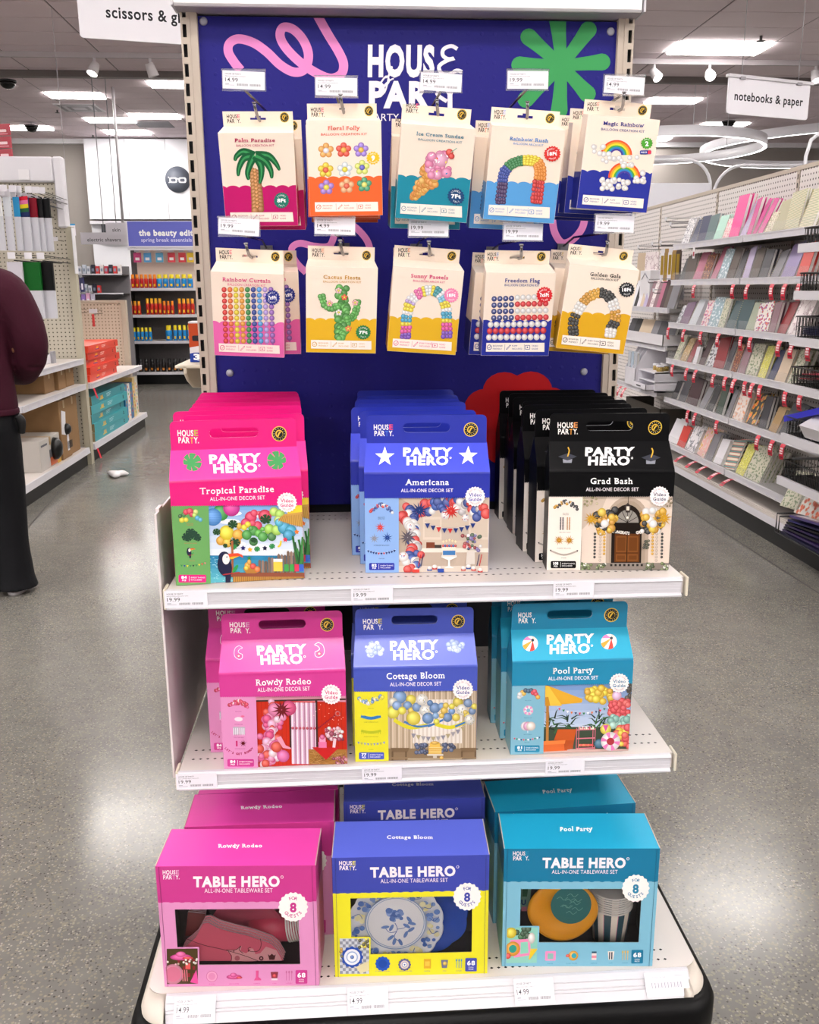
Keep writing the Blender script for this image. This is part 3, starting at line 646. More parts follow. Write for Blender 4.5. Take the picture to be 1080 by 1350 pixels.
# product data: colours, layout quads (shoulder TL,TR, base BL,BR, roof TL,TR, handle TL,TR), title and so on
PB = dict(
 tropical=dict(main='#e0147c', panel='#6aa55e', photo=photo_tropical, side=side_tropical, q=[(105,612),(898,572),(145,1225),(908,1180),(115,432),(888,402),(112,262),(882,242)],
   title='Tropical Paradise', ty=(508,655,38,445), sy=(512,705,22,330), band=(752,740), split=(338,350), vg=(808,728,58), num=('84',(160,1160,322,1205)), ph=[(352,503,475),(380,507,529)], lg=(162,312,292,390), em=(782,333,44), cE='#b7b24a', cT='#f0c22a', sidecol='#5a8a4a', vcol='#d81e78',
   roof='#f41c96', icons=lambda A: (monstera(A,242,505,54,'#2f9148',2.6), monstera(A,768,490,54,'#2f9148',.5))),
 americana=dict(main='#2330a4', panel='#8bb0e6', photo=photo_americana, side=side_americana, q=[(183,562),(920,562),(190,1150),(918,1148),(187,390),(905,387),(187,228),(900,225)],
   title='Americana', ty=(553,615,34,255), sy=(553,663,20,305), band=(705,703), split=(388,388), vg=(834,700,56), num=('82',(212,1090,362,1132)), ph=[(345,446,460) ,(0,0,0)], lg=(232,282,347,350), em=(806,312,42), cE='#ee4a6a', cT='#4a7ae0', sidecol='#7ea4de', vcol='#2a3ea8',
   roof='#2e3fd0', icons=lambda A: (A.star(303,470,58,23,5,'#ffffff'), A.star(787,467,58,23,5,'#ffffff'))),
 grad=dict(main='#08080a', panel='#eee4da', photo=photo_grad, side=side_grad, q=[(258,512),(945,508),(250,1046),(922,1046),(240,350),(910,350),(243,205),(900,198)],
   title='Grad Bash', ty=(597,563,32,230), sy=(602,608,19,288), band=(645,643), split=(442,435), vg=(861,645,52), num=('108',(273,995,411,1034)), ph=None, lg=(284,250,392,314), em=(820,277,39), cE='#e89a5a', cT='#f0a040', sidecol='#0b0b0d', vcol='#24305a',
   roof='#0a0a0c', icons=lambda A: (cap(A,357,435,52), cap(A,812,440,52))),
 rodeo=dict(main='#cf3b92', panel='#dc8fc0', photo=photo_rodeo, side=side_rodeo, q=[(338,455),(1028,415),(358,970),(1030,942),(352,262),(1025,236),(352,118),(1020,90)],
   title='Rowdy Rodeo', ty=(685,487,34,300), sy=(686,528,22,285), band=(575,556), split=(534,541), vg=(946,552,54), num=('84',(377,914,518,955)), ph=None, lg=(398,162,507,222), em=(934,171,38), cE='#d89ac0', cT='#c23286', sidecol='#d080b4', vcol='#d0307a',
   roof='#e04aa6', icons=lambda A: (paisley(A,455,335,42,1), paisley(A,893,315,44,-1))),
 cottage=dict(main='#4656b8', panel='#e2da2c', photo=photo_cottage, side=side_cottage, q=[(125,455),(850,440),(130,1008),(846,992),(125,240),(835,238),(128,85),(832,82)],
   title='Cottage Bloom', ty=(488,497,36,340), sy=(488,546,22,300), band=(588,582), split=(323,328), vg=(764,578,58), num=('77',(153,950,301,992)), ph=None, lg=(174,145,288,210), em=(738,168,40), cE='#d8c84a', cT='#3c4ca8', sidecol='#cfc62a', vcol='#44509a',
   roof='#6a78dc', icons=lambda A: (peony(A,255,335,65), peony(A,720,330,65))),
 pool=dict(main='#1c86ae', panel='#7fb6cc', photo=photo_pool, side=side_pool, q=[(150,380),(800,365),(142,892),(780,872),(130,200),(765,190),(130,55),(765,58)],
   title='Pool Party', ty=(476,425,32,218), sy=(476,467,20,268), band=(507,495), split=(326,320), vg=(723,495,51), num=('81',(165,838,300,876)), ph=None, lg=(170,105,272,165), em=(682,128,37), cE='#2a7ea4', cT='#1a6a92', sidecol='#74aac2', vcol='#1f7fa4',
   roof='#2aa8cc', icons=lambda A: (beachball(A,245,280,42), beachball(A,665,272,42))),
)
BW, BH, BD, BRF, BTP, BTY = .225, .186, .058, .234, .284, .040
def party_box(key, label, group):
    D = PB[key]; q = D['q']; TL, TR, BL, BRr, RL, RR_, HL, HR = q
    GLOSS = GLOSSK if key == 'grad' else globals()['GLOSS']
    t = thing('party_set_box', label, 'box', group=group)
    m = MB(); c = D['main']; hw = BW/2; zs = BH*.765; sc = D['sidecol']; e = .003
    # carton: front, sides (split into main colour over panel colour), slanted roofs, back, bottom
    m.quad((-hw,0,0),(hw,0,0),(hw,0,BH),(-hw,0,BH), c)
    for s in (-1, 1):
        x = s*hw; xt = s*(hw-e)
        f = [(x,0,0),(x,BD,0),(x,BD,zs),(x,0,zs)]; g = [(x,0,zs),(x,BD,zs),(x,BD,BH),(x,0,BH)]; h = [(x,0,BH),(x,BD,BH),(xt,BTY,BRF)]
        for P, cc in ((f, sc), (g, c), (h, c)):
            if s < 0: P = P[::-1]
            n = len(m.v); m.v += P; m.face(range(n, n+len(P)), cc)
    m.quad((-hw,0,BH),(hw,0,BH),(hw-e,BTY,BRF),(-hw+e,BTY,BRF), D['roof'])  # roof face: main colour lightened, overhead light painted in
    m.quad((hw,BD,BH),(-hw,BD,BH),(-hw+e,BTY,BRF),(hw-e,BTY,BRF), c)
    m.quad((hw,BD,0),(-hw,BD,0),(-hw,BD,BH),(hw,BD,BH), c); m.quad((-hw,BD,0),(hw,BD,0),(hw,0,0),(-hw,0,0), c)
    bm_obj = m.build('carton', GLOSS, t); 
    me = bm_obj.data; bm = bmesh.new(); bm.from_mesh(me); bmesh.ops.remove_doubles(bm, verts=bm.verts, dist=1e-5)
    eds = [e_ for e_ in bm.edges if abs(e_.verts[0].co.z-BH) < 1e-4 and abs(e_.verts[1].co.z-BH) < 1e-4 and e_.verts[0].co.y < 1e-4 and e_.verts[1].co.y < 1e-4]
    bmesh.ops.bevel(bm, geom=eds, offset=.0035, segments=3, affect='EDGES', profile=.5); bm.to_mesh(me); bm.free()
    # handle tab with a real hand hole
    tw = hw-e-.001; z0, z1 = BRF-.001, BTP; zc = z0+(z1-z0)*.55; sl, sr_ = .034, .0085; y0, y1 = BTY-.0008, BTY+.0008
    rad = .009
    outer = [(-tw, z0), (tw, z0)]+[(tw-rad+rad*math.cos(a), z1-rad+rad*math.sin(a)) for a in np.linspace(0, math.pi/2, 6)]+[(-tw+rad+rad*math.cos(a), z1-rad+rad*math.sin(a)) for a in np.linspace(math.pi/2, math.pi, 6)]
    slot = [(sl+sr_*math.cos(a), zc+sr_*math.sin(a)) for a in np.linspace(-math.pi/2, math.pi/2, 9)]+[(-sl+sr_*math.cos(a), zc+sr_*math.sin(a)) for a in np.linspace(math.pi/2, 1.5*math.pi, 9)]
    angs = sorted({round(math.atan2(z-zc, x), 5) for x, z in outer+slot})
    def hit(poly, a):
        dx, dz = math.cos(a), math.sin(a); best = None
        for i in range(len(poly)):
            (ax, az), (bx, bz) = poly[i-1], poly[i]; ex, ez = bx-ax, bz-az; den = dx*ez-dz*ex
            if abs(den) < 1e-12: continue
            tt = (ax*ez-(az-zc)*ex)/den; uu = (ax*dz-(az-zc)*dx)/den
            if tt > 0 and -1e-6 <= uu <= 1+1e-6 and (best is None or tt < best): best = tt
        return (dx*best, zc+dz*best)
    O = [hit(outer, a) for a in angs]; I = [hit(slot, a) for a in angs]; k = len(angs)
    m = MB(); 
    for Y in (y0, y1):
        for P in (O, I): m.v += [(x, Y, z) for x, z in P]
    for i in range(k):
        j = (i+1) % k
        m.face((i, j, k+j, k+i), c); m.face((2*k+i, 3*k+i, 3*k+j, 2*k+j), c)
        m.face((j, i, 2*k+i, 2*k+j), c); m.face((k+i, k+j, 3*k+j, 3*k+i), '#f0c8dc' if key in ('tropical','rodeo') else '#c8ccd8')
    m.build('carry_handle', GLOSS, t)
    # artwork: main face
    A = Art([TL, TR, BL, BRr], BW, BH, (-hw,0,0), (1,0,0), (0,0,1)); A.clip = (0.0004, .0004, BW-.0004, BH-.004)
    D['photo'](A)
    x0, x1 = BL[0]-60, D['split'][0]; yb = BL[1]+20
    A.poly([(x0-60, D['band'][0]-40), (D['split'][0], D['band'][0]-40), (D['split'][1], yb+20), (x0, yb+20)], D['panel'])
    D['side'](A, D['panel'])
    X0, X1 = min(TL[0], BL[0])-5, max(TR[0], BRr[0])+5; bl, br = D['band']; n = 62
    P = [(X0, TL[1]-40), (X1, TR[1]-40)]
    for i in range(n):
        for kk in range(5):
            tt = (i+kk/5)/n; P.append((X1+(X0-X1)*tt, br+(bl-br)*tt+5*math.sin(math.pi*kk/5)))
    A.poly(P, D['main']); A.build('picture_print', t, GLOSS)
    A2 = Art([TL, TR, BL, BRr], BW, BH, (-hw,0,0), (1,0,0), (0,0,1), lay0=A.z)
    tx, ty, th, twd = D['ty']; sx, sy, sh, sw = D['sy']; tilt = math.atan2(TR[1]-TL[1], TR[0]-TL[0])*.8
    A2.text(D['title'], tx, ty, th, '#ffffff', width=twd, bold=.012, serif=True, rot=tilt)
    A2.text('ALL-IN-ONE DECOR SET', sx, sy, sh, '#f6eef4', width=sw, bold=.006, rot=tilt)
    nx0, ny0, nx1, ny1 = D['num'][1]; A2.rrect(nx0, ny0, nx1, ny1, 7, D['main']); h = ny1-ny0; ww = nx1-nx0
    A2.text(D['num'][0], nx0+ww*.2, ny0+h*.33, h*.34, '#ffffff', width=ww*.2, bold=.05); A2.text('PCS', nx0+ww*.2, ny0+h*.72, h*.2, '#ffffff', bold=.04)
    A2.rect(nx0+ww*.38, ny0+h*.15, nx0+ww*.392, ny0+h*.85, '#ffffff')
    A2.text('EVERYTHING', nx0+ww*.7, ny0+h*.36, h*.17, '#ffffff', width=ww*.5); A2.text('INCLUDED', nx0+ww*.65, ny0+h*.66, h*.17, '#ffffff', width=ww*.4)
    A2.build('lettering', t, GLOSS)
    A3 = Art([TL, TR, BL, BRr], BW, BH, (-hw,0,0), (1,0,0), (0,0,1), lay0=A2.z+1e-4); vx, vy, vr = D['vg']
    A3.seal(vx, vy, vr, '#f7efef', 20, .05); A3.text('Video', vx, vy-vr*.18, vr*.33, D['vcol'], width=vr*1.35, bold=.02, serif=True); A3.text('Guide', vx, vy+vr*.28, vr*.33, D['vcol'], width=vr*1.35, bold=.02, serif=True)
    A3.arctext('STEP-BY-STEP', vx, vy, vr*.74, vr*.17, '#b08a9a', step=11); A3.arctext('INCLUDED', vx, vy, vr*.74, vr*.17, '#b08a9a', mid=90, step=11, inside=True)
    A3.build('guide_seal', t, GLOSS)
    # roof lettering
    A4 = Art([RL, RR_, TL, TR], BW, math.hypot(BTY, BRF-BH), (-hw,0,BH), (1,0,0), (0,BTY,BRF-BH), lay0=3e-4)
    mx = (TL[0]+TR[0])/2+(8 if key != 'pool' else -18); y0_ = (RL[1]+RR_[1])/2; y1_ = (TL[1]+TR[1])/2; hh = y1_-y0_
    wd = (TR[0]-TL[0])
    mx = {'tropical':507,'americana':548,'grad':583,'rodeo':688,'cottage':484,'pool':456}[key]; yy = {'tropical':(476,530),'americana':(443,493),'grad':(408,457),'rodeo':(313,366),'cottage':(312,373),'pool':(255,309)}[key]
    A4.text('PARTY', mx+4, yy[0], hh*.27, '#ffffff', width=wd*.39, bold=.045, rot=tilt); A4.text('HERO', mx+2, yy[1], hh*.27, '#ffffff', width=wd*.33, bold=.045, rot=tilt)
    A4.disc(mx+wd*.185, yy[1]-hh*.09, hh*.035, '#ffffff', 10, shade=False); A4.disc(mx+wd*.185, yy[1]-hh*.09, hh*.022, D['roof'], 8, shade=False)
    D['icons'](A4); A4.build('roof_print', t, GLOSS)
    A5 = Art([HL, HR, RL, RR_], BW-2*e, BTP-BRF, (-hw+e, y0, BRF), (1,0,0), (0,0,1))
    logo(A5, *D['lg'], '#f6f2ee', D['cE'], D['cT']); emblem(A5, *D['em']); A5.build('brand_print', t, GLOSS)
    return t
# ---------------------------------------------------------------- hanging balloon kits
KIT = dict(W=.13, h=.157, d=.0557, tb=.0245, rh=.0044, tw=.1234)
def arch(A, pts, n, r, colf, seed=0, wd=14, per=3):
    rnd = random.Random(seed); q = [pts[0]]+list(pts)+[pts[-1]]; out = []
    for i in range(1, len(q)-2):
        p0, p1, p2, p3 = [Vector(a) for a in q[i-1:i+3]]
        for j in range(12):
            t = j/12; out.append(.5*((2*p1)+(-p0+p2)*t+(2*p0-5*p1+4*p2-p3)*t*t+(-p0+3*p1-3*p2+p3)*t**3))
    L = []
    for i in range(n):
        t = i/(n-1)*(len(out)-2); k = int(t); p = out[k].lerp(out[k+1], t-k); d = (out[min(k+1, len(out)-1)]-out[max(0, k-1)]).normalized(); nn = Vector((-d.y, d.x))
        for j in range(per):
            o = (j-(per-1)/2)*wd/per*1.3; L.append((p.x+nn.x*o+rnd.uniform(-1.5, 1.5), p.y+nn.y*o+rnd.uniform(-1.5, 1.5), r*rnd.uniform(.85, 1.15), colf(i/(n-1), rnd)))
    for l in L: A.disc(*l, n=10)
def flower(A, x, y, r, c, cc):
    for i in range(5): a = i*1.2566-1.57; A.disc(x+r*.62*math.cos(a), y+r*.62*math.sin(a), r*.42, c, 12)
    A.disc(x, y, r*.38, cc, 12)
def ar_palm(A):
    for i in range(34):
        t = i/33; A.disc(322+18*math.sin(t*1.2)+((i*37)%3-1)*13, 762+t*175, 12+4*t, ['#b87a34','#c98a40','#a86a2c'][i%3], 12)
    for P in ([(318,700),(270,682),(240,700),(232,722)],[(318,702),(275,710),(252,750),(248,788)],[(320,700),(302,735),(290,775),(296,805)],[(325,700),(350,745),(352,790),(345,822)],[(325,698),(380,700),(415,730),(436,765)],[(325,700),(370,725),(395,765),(400,800)]):
        A.line(P, lambda t: 30*(1-t)**.6+8, '#125e36', 6); A.line(P, lambda t: 11*(1-t)+2, '#3c9a5a', 6)
def ar_floral(A):
    for x, y, c, cc in [(638,664,'#f2a24a','#e8e4f0'),(716,662,'#e8452a','#f2a82a'),(795,662,'#9a7ad4','#f2b82a'),(637,752,'#f0c41c','#e8502a'),(722,751,'#d8e8ee','#f0d42a'),(800,743,'#d4e46a','#5a5ac4'),(640,830,'#a078cc','#f0d030'),(730,826,'#f2a878','#e8502a'),(810,822,'#3c9a6e','#e0e06a')]: flower(A, x, y, 34, c, cc)
    A.seal(850, 700, 29, '#f0c420', 14, .08); A.text('9', 850, 700, 22, '#ffffff', bold=.05)
    A.arctext('MAKES', 850, 700, 21, 6, '#ffffff'); A.arctext('FLOWERS', 850, 700, 21, 6, '#ffffff', mid=90, inside=True)
def ar_ice(A):
    rnd = random.Random(3)
    for i in range(52):
        t = i/51; w = 8+50*t; a = rnd.uniform(-1, 1)
        A.disc(1028+t*92+a*w*.62, 898-t*118+a*w*.62, 13+4*t, rnd.choice(['#f0a242','#f4b45a','#e8923a']), 12)
    for i in range(38): A.disc(1148+rnd.uniform(-48, 46), 748+rnd.uniform(-50, 48), rnd.uniform(12, 24), rnd.choice(['#ee8ab4','#f4a2c4','#e87aa6']), 12)
    A.disc(1156, 722, 34, '#f4a6c6'); A.disc(1116, 708, 24, '#ee8ab4')
    for i in range(14): A.disc(1108+rnd.uniform(0, 92), 698+rnd.uniform(0, 95), 6, rnd.choice(['#f4e04a','#2a8ac0','#e0303a','#ffffff']), 8, ry=3, shade=False, rot=rnd.uniform(0, 3))
    A.disc(1198, 688, 17, '#e23a2a'); A.disc(1206, 706, 14, '#d82e22'); A.line([(1205, 688), (1222, 676), (1232, 668)], 4, '#8ab8a0')
def ar_rush(A):
    def cf(t, r):
        cs = ['#3c1458','#1d3f9c','#1a7a3a','#f0cc1c','#f08a1e','#c81e1e']; k = min(5, int(t*6)); return cs[k]
    arch(A, [(345,910),(350,840),(358,775),(395,735),(450,722),(505,735),(520,780),(510,850),(502,915)], 34, 10, cf, 2, 34, 4)
def ar_magic(A):
    for cx, cy, r in ((852,688,66),(888,790,66)):
        for k, c in enumerate(['#e8502a','#f0a02a','#f2d42a','#4aa84a','#2a86c8','#4a3c9a']):
            A.line([(cx+(r-k*8)*math.cos(a)*1.02, cy+(r-k*8)*math.sin(a)) for a in np.linspace(math.pi*1.0, 2*math.pi-.0, 16)], 8.4, c)
    rnd = random.Random(4)
    for x0, x1, y, n in ((740,800,665,9),(790,850,700,9),(860,945,712,10),(785,905,815,26),(935,975,785,10)):
        for i in range(n): A.disc(rnd.uniform(x0, x1), y+rnd.uniform(-22, 26), rnd.uniform(10, 14), '#f0eae6', 12)
    A.seal(988, 636, 25, '#4aa02c', 14, .09); A.text('2', 988, 638, 20, '#ffffff', bold=.05); A.arctext('MAKES', 988, 636, 18, 5, '#ffffff')
    A.rrect(957, 668, 1008, 686, 5, '#28348e'); A.text('PIECE', 975, 677, 7, '#ffffff', bold=.02); A.rrect(992, 669, 1007, 685, 4, '#e23a4a')
def ar_curtain(A):
    cs = ['#d8261c','#ee6a1e','#f0cc1c','#f09a1e','#1f8a3c','#1f3f9c','#4a9ade','#b49ade','#9460b8']
    for k, c in enumerate(cs):
        n = 10
        for i in range(n): A.disc(188+k*26+i*.9, 353+i*24.3, 11.5, c, 12)
        A.line([(197+k*26, 585), (197+k*26, 596)], 5, c)
def ar_cactus(A):
    rnd = random.Random(3)
    for i in range(52):
        t = i/51; A.disc(712+rnd.uniform(-22, 22), 330+t*230, rnd.uniform(12, 19), rnd.choice(['#4a9a3c','#5cb04a','#3c8a34']), 12)
    arch(A, [(625,368),(635,405),(665,420),(695,412)], 9, 11, lambda t, r: r.choice(['#5cb04a','#4a9a3c']), 1, 20, 2)
    arch(A, [(778,392),(772,430),(755,465),(730,475)], 9, 11, lambda t, r: r.choice(['#5cb04a','#4a9a3c']), 1, 20, 2)
    for x, y, c in ((697,344,'#f2b8c0'),(722,374,'#e8502a'),(658,402,'#f2a8a8'),(768,398,'#f2a8a8'),(697,442,'#f4e4e0'),(738,515,'#f07a3a')): flower(A, x, y, 14, c, '#f0d02a')
def ar_sunny(A):
    # grid of the fourth kit: shifted copy of the crop layout
    cols = ['#7a4ab8','#e04a9a','#f0cf2a','#3aa0c4','#f2f0f4','#f0cf2a','#b8a0dc','#f2f0f4','#f06aa8','#f0cf2a','#dfe8ee','#f0cf2a','#2a8f9a','#f2f0f4','#7ac0e4','#f0cf2a','#f2f0f4','#3aa0c4','#f0cf2a','#e04a9a','#7a4ab8']
    arch(A, [(998,552),(1000,500),(1005,440),(1025,385),(1075,352),(1125,352),(1160,385),(1175,440),(1176,500),(1176,560)], 34, 10, lambda t, r: cols[min(20, int(t*21))], 5, 34, 3)
def ar_flag(A):
    for r in range(4):
        for k in range(4): A.disc(310+k*26.5, 390+r*28, 12.5, '#22357e', 12)
    for r in range(4):
        for k in range(6): A.disc(417+k*25, 385+r*29+2, 12.5, ['#f0eae8','#d4202a'][r%2], 12)
    for r, c in enumerate(['#f0eae8','#d4202a','#f0eae8']):
        for k in range(10): A.disc(296+k*26.3-r*3, 502+r*27, 13, c, 12)
    rnd = random.Random(1)
    for r in range(4):
        for k in range(4): A.star(310+k*26.5, 388+r*28, 4, 2, 5, '#dfe4f4')
def ar_gala(A):
    def cf(t, r):
        k = int(t*11); return ['#141416','#141416','#f0ece8','#c88f1e','#d8a02a','#141416','#141416','#f0ece8','#c88f1e','#141416','#f0ece8'][min(10, k)]
    arch(A, [(668,545),(664,490),(690,430),(725,385),(775,362),(820,380),(842,420),(850,480),(832,520),(825,555)], 32, 10, cf, 6, 34, 3)
KB = dict(
 palm=dict(title='Palm Paradise', sub='BALLOON CREATION KIT', tc='#b81a5a', col='#c4126c', q=[(152,600),(498,600),(200,1000),(522,1005),(178,485),(493,490)], art=ar_palm, ty=(321,632,16,184), sy=(323,655,10,172), band=838, badge=(445,895,36,'#1f7a6a','STANDS','8Ft','TALL'), base='PUMP', lg=(195,497,255,532), em=(455,513,21), cE='#e8607a', cT='#e8c8c0'),
 floral=dict(title='Floral Folly', sub='BALLOON CREATION KIT', tc='#e0442a', col='#f0662e', q=[(550,530),(887,525),(570,957),(895,965),(550,470),(868,468)], art=ar_floral, ty=(717,562,17,144), sy=(719,590,11,206), band=790, badge=None, base='PUMP', lg=(566,485,626,522), em=(832,498,21), cE='#e8607a', cT='#e8a040'),
 ice=dict(title='Ice Cream Sundae', sub='BALLOON CREATION KIT', tc='#1f7a96', col='#1b8aa2', q=[(968,537),(1323,580),(948,986),(1255,989),(978,466),(1289,476)], art=ar_ice, ty=(1155,604,17,222), sy=(1155,632,11,205), band=808, badge=(1217,883,37,'#1f4a7a','STANDS','7Ft','TALL'), base='PUMP', lg=(995,462,1050,500), em=(1248,498,22), cE='#e8607a', cT='#4aa0a8'),
 rush=dict(title='Rainbow Rush', sub='BALLOON ARCH KIT', tc='#3c86cc', col='#58a0dc', q=[(287,535),(632,597),(267,985),(575,998),(297,478),(602,490)], art=ar_rush, ty=(468,625,17,180), sy=(466,648,10,138), band=830, badge=(572,700,37,'#d8302a','MAKES A','18Ft','ARCH'), base='EVERYTHING', lg=(310,489,362,527), em=(561,518,21), cE='#9ab0e0', cT='#e8502a'),
 magic=dict(title='Magic Rainbow', sub='BALLOON CREATION KIT', tc='#26308a', col='#222e98', q=[(722,497),(1048,530),(678,925),(988,950),(708,452),(1012,475)], art=ar_magic, ty=(884,546,17,184), sy=(880,574,11,196), band=768, badge=None, base='PUMP', lg=(722,465,776,500), em=(974,500,21), cE='#f09a8a', cT='#9ad0a0'),
 curtain=dict(title='Rainbow Curtain', sub='BALLOON CREATION KIT', tc='#dc4a86', col='#e66ab0', q=[(127,275),(452,290),(145,632),(455,643),(150,150),(452,163)], art=ar_curtain, ty=(288,312,17,214), sy=(288,333,10,168), band=498, badge=(403,387,34,'#28348e','MAKES A','7x9Ft','CURTAIN'), base='PUMP', lg=(165,160,222,196), em=(415,187,20), cE='#e87a8a', cT='#4a4a5a'),
 cactus=dict(title='Cactus Fiesta', sub='BALLOON CREATION KIT', tc='#c8983a', col='#e2b224', q=[(557,235),(868,242),(557,620),(855,628),(563,152),(857,155)], art=ar_cactus, ty=(712,283,17,160), sy=(713,304,9,164), band=478, badge=(802,532,34,'#2a7a44','STANDS','7Ft','TALL'), base='PUMP', lg=(580,163,634,197), em=(821,188,20), cE='#e8a07a', cT='#9aa0a0'),
 sunny=dict(title='Sunny Pastels', sub='BALLOON ARCH KIT', tc='#dc4a80', col='#e2b224', q=[(938,236),(1255,263),(921,611),(1212,634),(948,148),(1235,169)], art=ar_sunny, ty=(1100,286,17,166), sy=(1098,308,9,142), band=478, badge=(1196,372,34,'#f08ab4','MAKES A','18Ft','ARCH'), base='EVERYTHING', lg=(965,160,1018,196), em=(1200,194,20), cE='#e8a07a', cT='#9ad0a0'),
 flag=dict(title='Freedom Flag', sub='BALLOON CREATION KIT', tc='#28348e', col='#24309a', q=[(268,268),(592,285),(257,632),(550,632),(268,167),(557,170)], art=ar_flag, ty=(438,311,17,160), sy=(436,332,10,158), band=492, badge=(537,378,37,'#d4242c','MAKES A','7x6Ft','FLAG'), base='PUMP', lg=(280,176,330,210), em=(519,193,20), cE='#8aa0d0', cT='#e8502a'),
 gala=dict(title='Golden Gala', sub='BALLOON ARCH KIT', tc='#1c1c20', col='#dca81c', q=[(635,212),(960,265),(593,602),(880,630),(645,148),(927,172)], art=ar_gala, ty=(805,279,17,142), sy=(802,299,10,126), band=462, badge=(900,352,36,'#202428','MAKES A','18Ft','ARCH'), base='EVERYTHING', lg=(655,160,704,192), em=(887,196,19), cE='#d8c08a', cT='#c8c8c8'),
)
CREAM = '#f2e2d2'
def kit_box(key, label, group):
    D = KB[key]; k = KIT; W, h, d, tb, rh, tw = k['W'], k['h'], k['d'], k['tb'], k['rh'], k['tw']
    t = thing('balloon_kit_box', label, 'box', group=group)
    TL, TR, BL, BR_, HL, HR = D['q']; zt = -tb; zf = -tb-rh; zb = zf-h; hw = W/2; ht = tw/2; zs = zb+h*.40; c = D['col']
    m = MB()
    m.quad((-hw,-d,zb),(hw,-d,zb),(hw,-d,zf),(-hw,-d,zf), CREAM)
    for s in (-1, 1):
        x = s*hw; xt = s*ht
        for P, cc in (([(x,-d,zb),(x,0,zb),(x,0,zs),(x,-d,zs)], c), ([(x,-d,zs),(x,0,zs),(xt,0,zt),(x,-d,zf)], CREAM)):
            if s < 0: P = P[::-1]
            n = len(m.v); m.v += P; m.face(range(n, n+4), cc)
    m.quad((-hw,-d,zf),(hw,-d,zf),(ht,0,zt),(-ht,0,zt), CREAM); m.quad((hw,0,zb),(-hw,0,zb),(-ht,0,zt),(ht,0,zt), CREAM); m.quad((-hw,0,zb),(hw,0,zb),(hw,-d,zb),(-hw,-d,zb), c)
    m.build('carton', CARD, t)
    # hang tab with a real slot
    m = MB(); Y0, Y1 = -.0006, .0006; sw, sh, zc = .014, .0022, -.0125
    xs = [-ht, -sw, -.005, .005, sw, ht]; zz = [(-tb, zc-sh), (zc-sh, zc+sh), (zc+sh, zc+.0055), (zc+.0055, 0)]
    for i in range(5):
        for j, (a, b) in enumerate(zz):
            if j == 1 and 1 <= i <= 3: continue
            if j == 2 and i == 2: continue
            m.box(xs[i], xs[i+1], Y0, Y1, a, b, CREAM)
    m.build('hang_tab', CARD, t)
    A = Art([TL, TR, BL, BR_], W, h, (-hw,-d,zb), (1,0,0), (0,0,1)); A.clip = (0.0003, .0003, W-.0003, h-.0003)
    yl = D['band']; v = A.loc((BL[0], yl))[1]; sl = (BR_[1]-BL[1])/(BR_[0]-BL[0])*.6+(TR[1]-TL[1])/(TR[0]-TL[0])*.4
    n = 7; P = [(BR_[0]+60, BR_[1]+60+ (BR_[1]-BL[1])), (BL[0]-60, BL[1]+60)]; X0 = TL[0]-10 if TL[0] < BL[0] else BL[0]-10; X1 = max(TR[0], BR_[0])+10
    for i in range(n):
        for kk in range(8):
            tt = (i+kk/8)/n; x = X0+(X1-X0)*tt; P.append((x, yl+(x-(X0+X1)/2)*sl*.6-9*abs(math.sin(math.pi*kk/8))**.7))
    A.poly(P, c); D['art'](A)
    A.build('picture_print', t, CARD)
    A2 = Art([TL, TR, BL, BR_], W, h, (-hw,-d,zb), (1,0,0), (0,0,1), lay0=A.z)
    rot = math.atan2(TR[1]-TL[1], TR[0]-TL[0])*.85; rb = math.atan2(BR_[1]-BL[1], BR_[0]-BL[0])
    A2.text(D['title'], *D['ty'][:3], D['tc'], width=D['ty'][3], bold=.016, serif=True, rot=rot)
    A2.text(D['sub'], *D['sy'][:3], D['tc'], width=D['sy'][3], bold=.004, rot=rot)
    # info strip
    U = lambda u, vv: (BL[0]+(BR_[0]-BL[0])*u+(TL[0]-BL[0])*vv, BL[1]+(BR_[1]-BL[1])*u+(TL[1]-BL[1])*vv)
    A2.poly([U(.07, .045), U(.94, .045), U(.94, .145), U(.07, .145)], '#fbeee4')
    for i, (w1, w2) in enumerate((('BEGINNER', 'FRIENDLY'), ('PUMP', 'INCLUDED') if D['base'] == 'PUMP' else ('EVERYTHING', 'INCLUDED'), ('VIDEO', 'GUIDE'))):
        u = .12+i*.29; x, y = U(u, .095)
        if i == 0: A2.disc(x, y, 11, D['tc'], 14, shade=False); A2.disc(x, y, 8.5, '#fbeee4', 12, shade=False); A2.line([(x-5, y), (x-1, y+4), (x+6, y-5)], 2, D['tc'])
        if i == 1: A2.line([(x-9, y+9), (x+9, y-9)], 5, D['tc']); A2.line([(x-7, y+7), (x+7, y-7)], 2, '#fbeee4')
        if i == 2: A2.rrect(x-13, y-9, x+9, y+9, 3, D['tc']); A2.rrect(x-11, y-7, x+7, y+7, 2, '#fbeee4'); A2.poly([(x-5, y-4), (x-5, y+4), (x+3, y)], D['tc'])
        x2, y2 = U(u+.055, .095); A2.text(w1, x2+0, y2-6, 6.5, D['tc'], align='l', rot=rb); A2.text(w2, x2, y2+6, 6.5, D['tc'], align='l', rot=rb)
        if i < 2: p, q = U(u+.235, .06), U(u+.235, .13); A2.line([p, q], 1.2, D['tc'])
    if D['badge']:
        x, y, r, bc, a, b_, c_ = D['badge']; A2.star(x, y, r, r*.86, 18, bc)
        A2.text(b_, x, y, r*.42, '#ffffff', width=r*1.1, bold=.05); A2.arctext(a, x, y, r*.62, r*.2, '#ffffff', step=19); A2.arctext(c_, x, y, r*.62, r*.2, '#ffffff', mid=90, inside=True, step=19)
    A2.build('lettering', t, CARD)
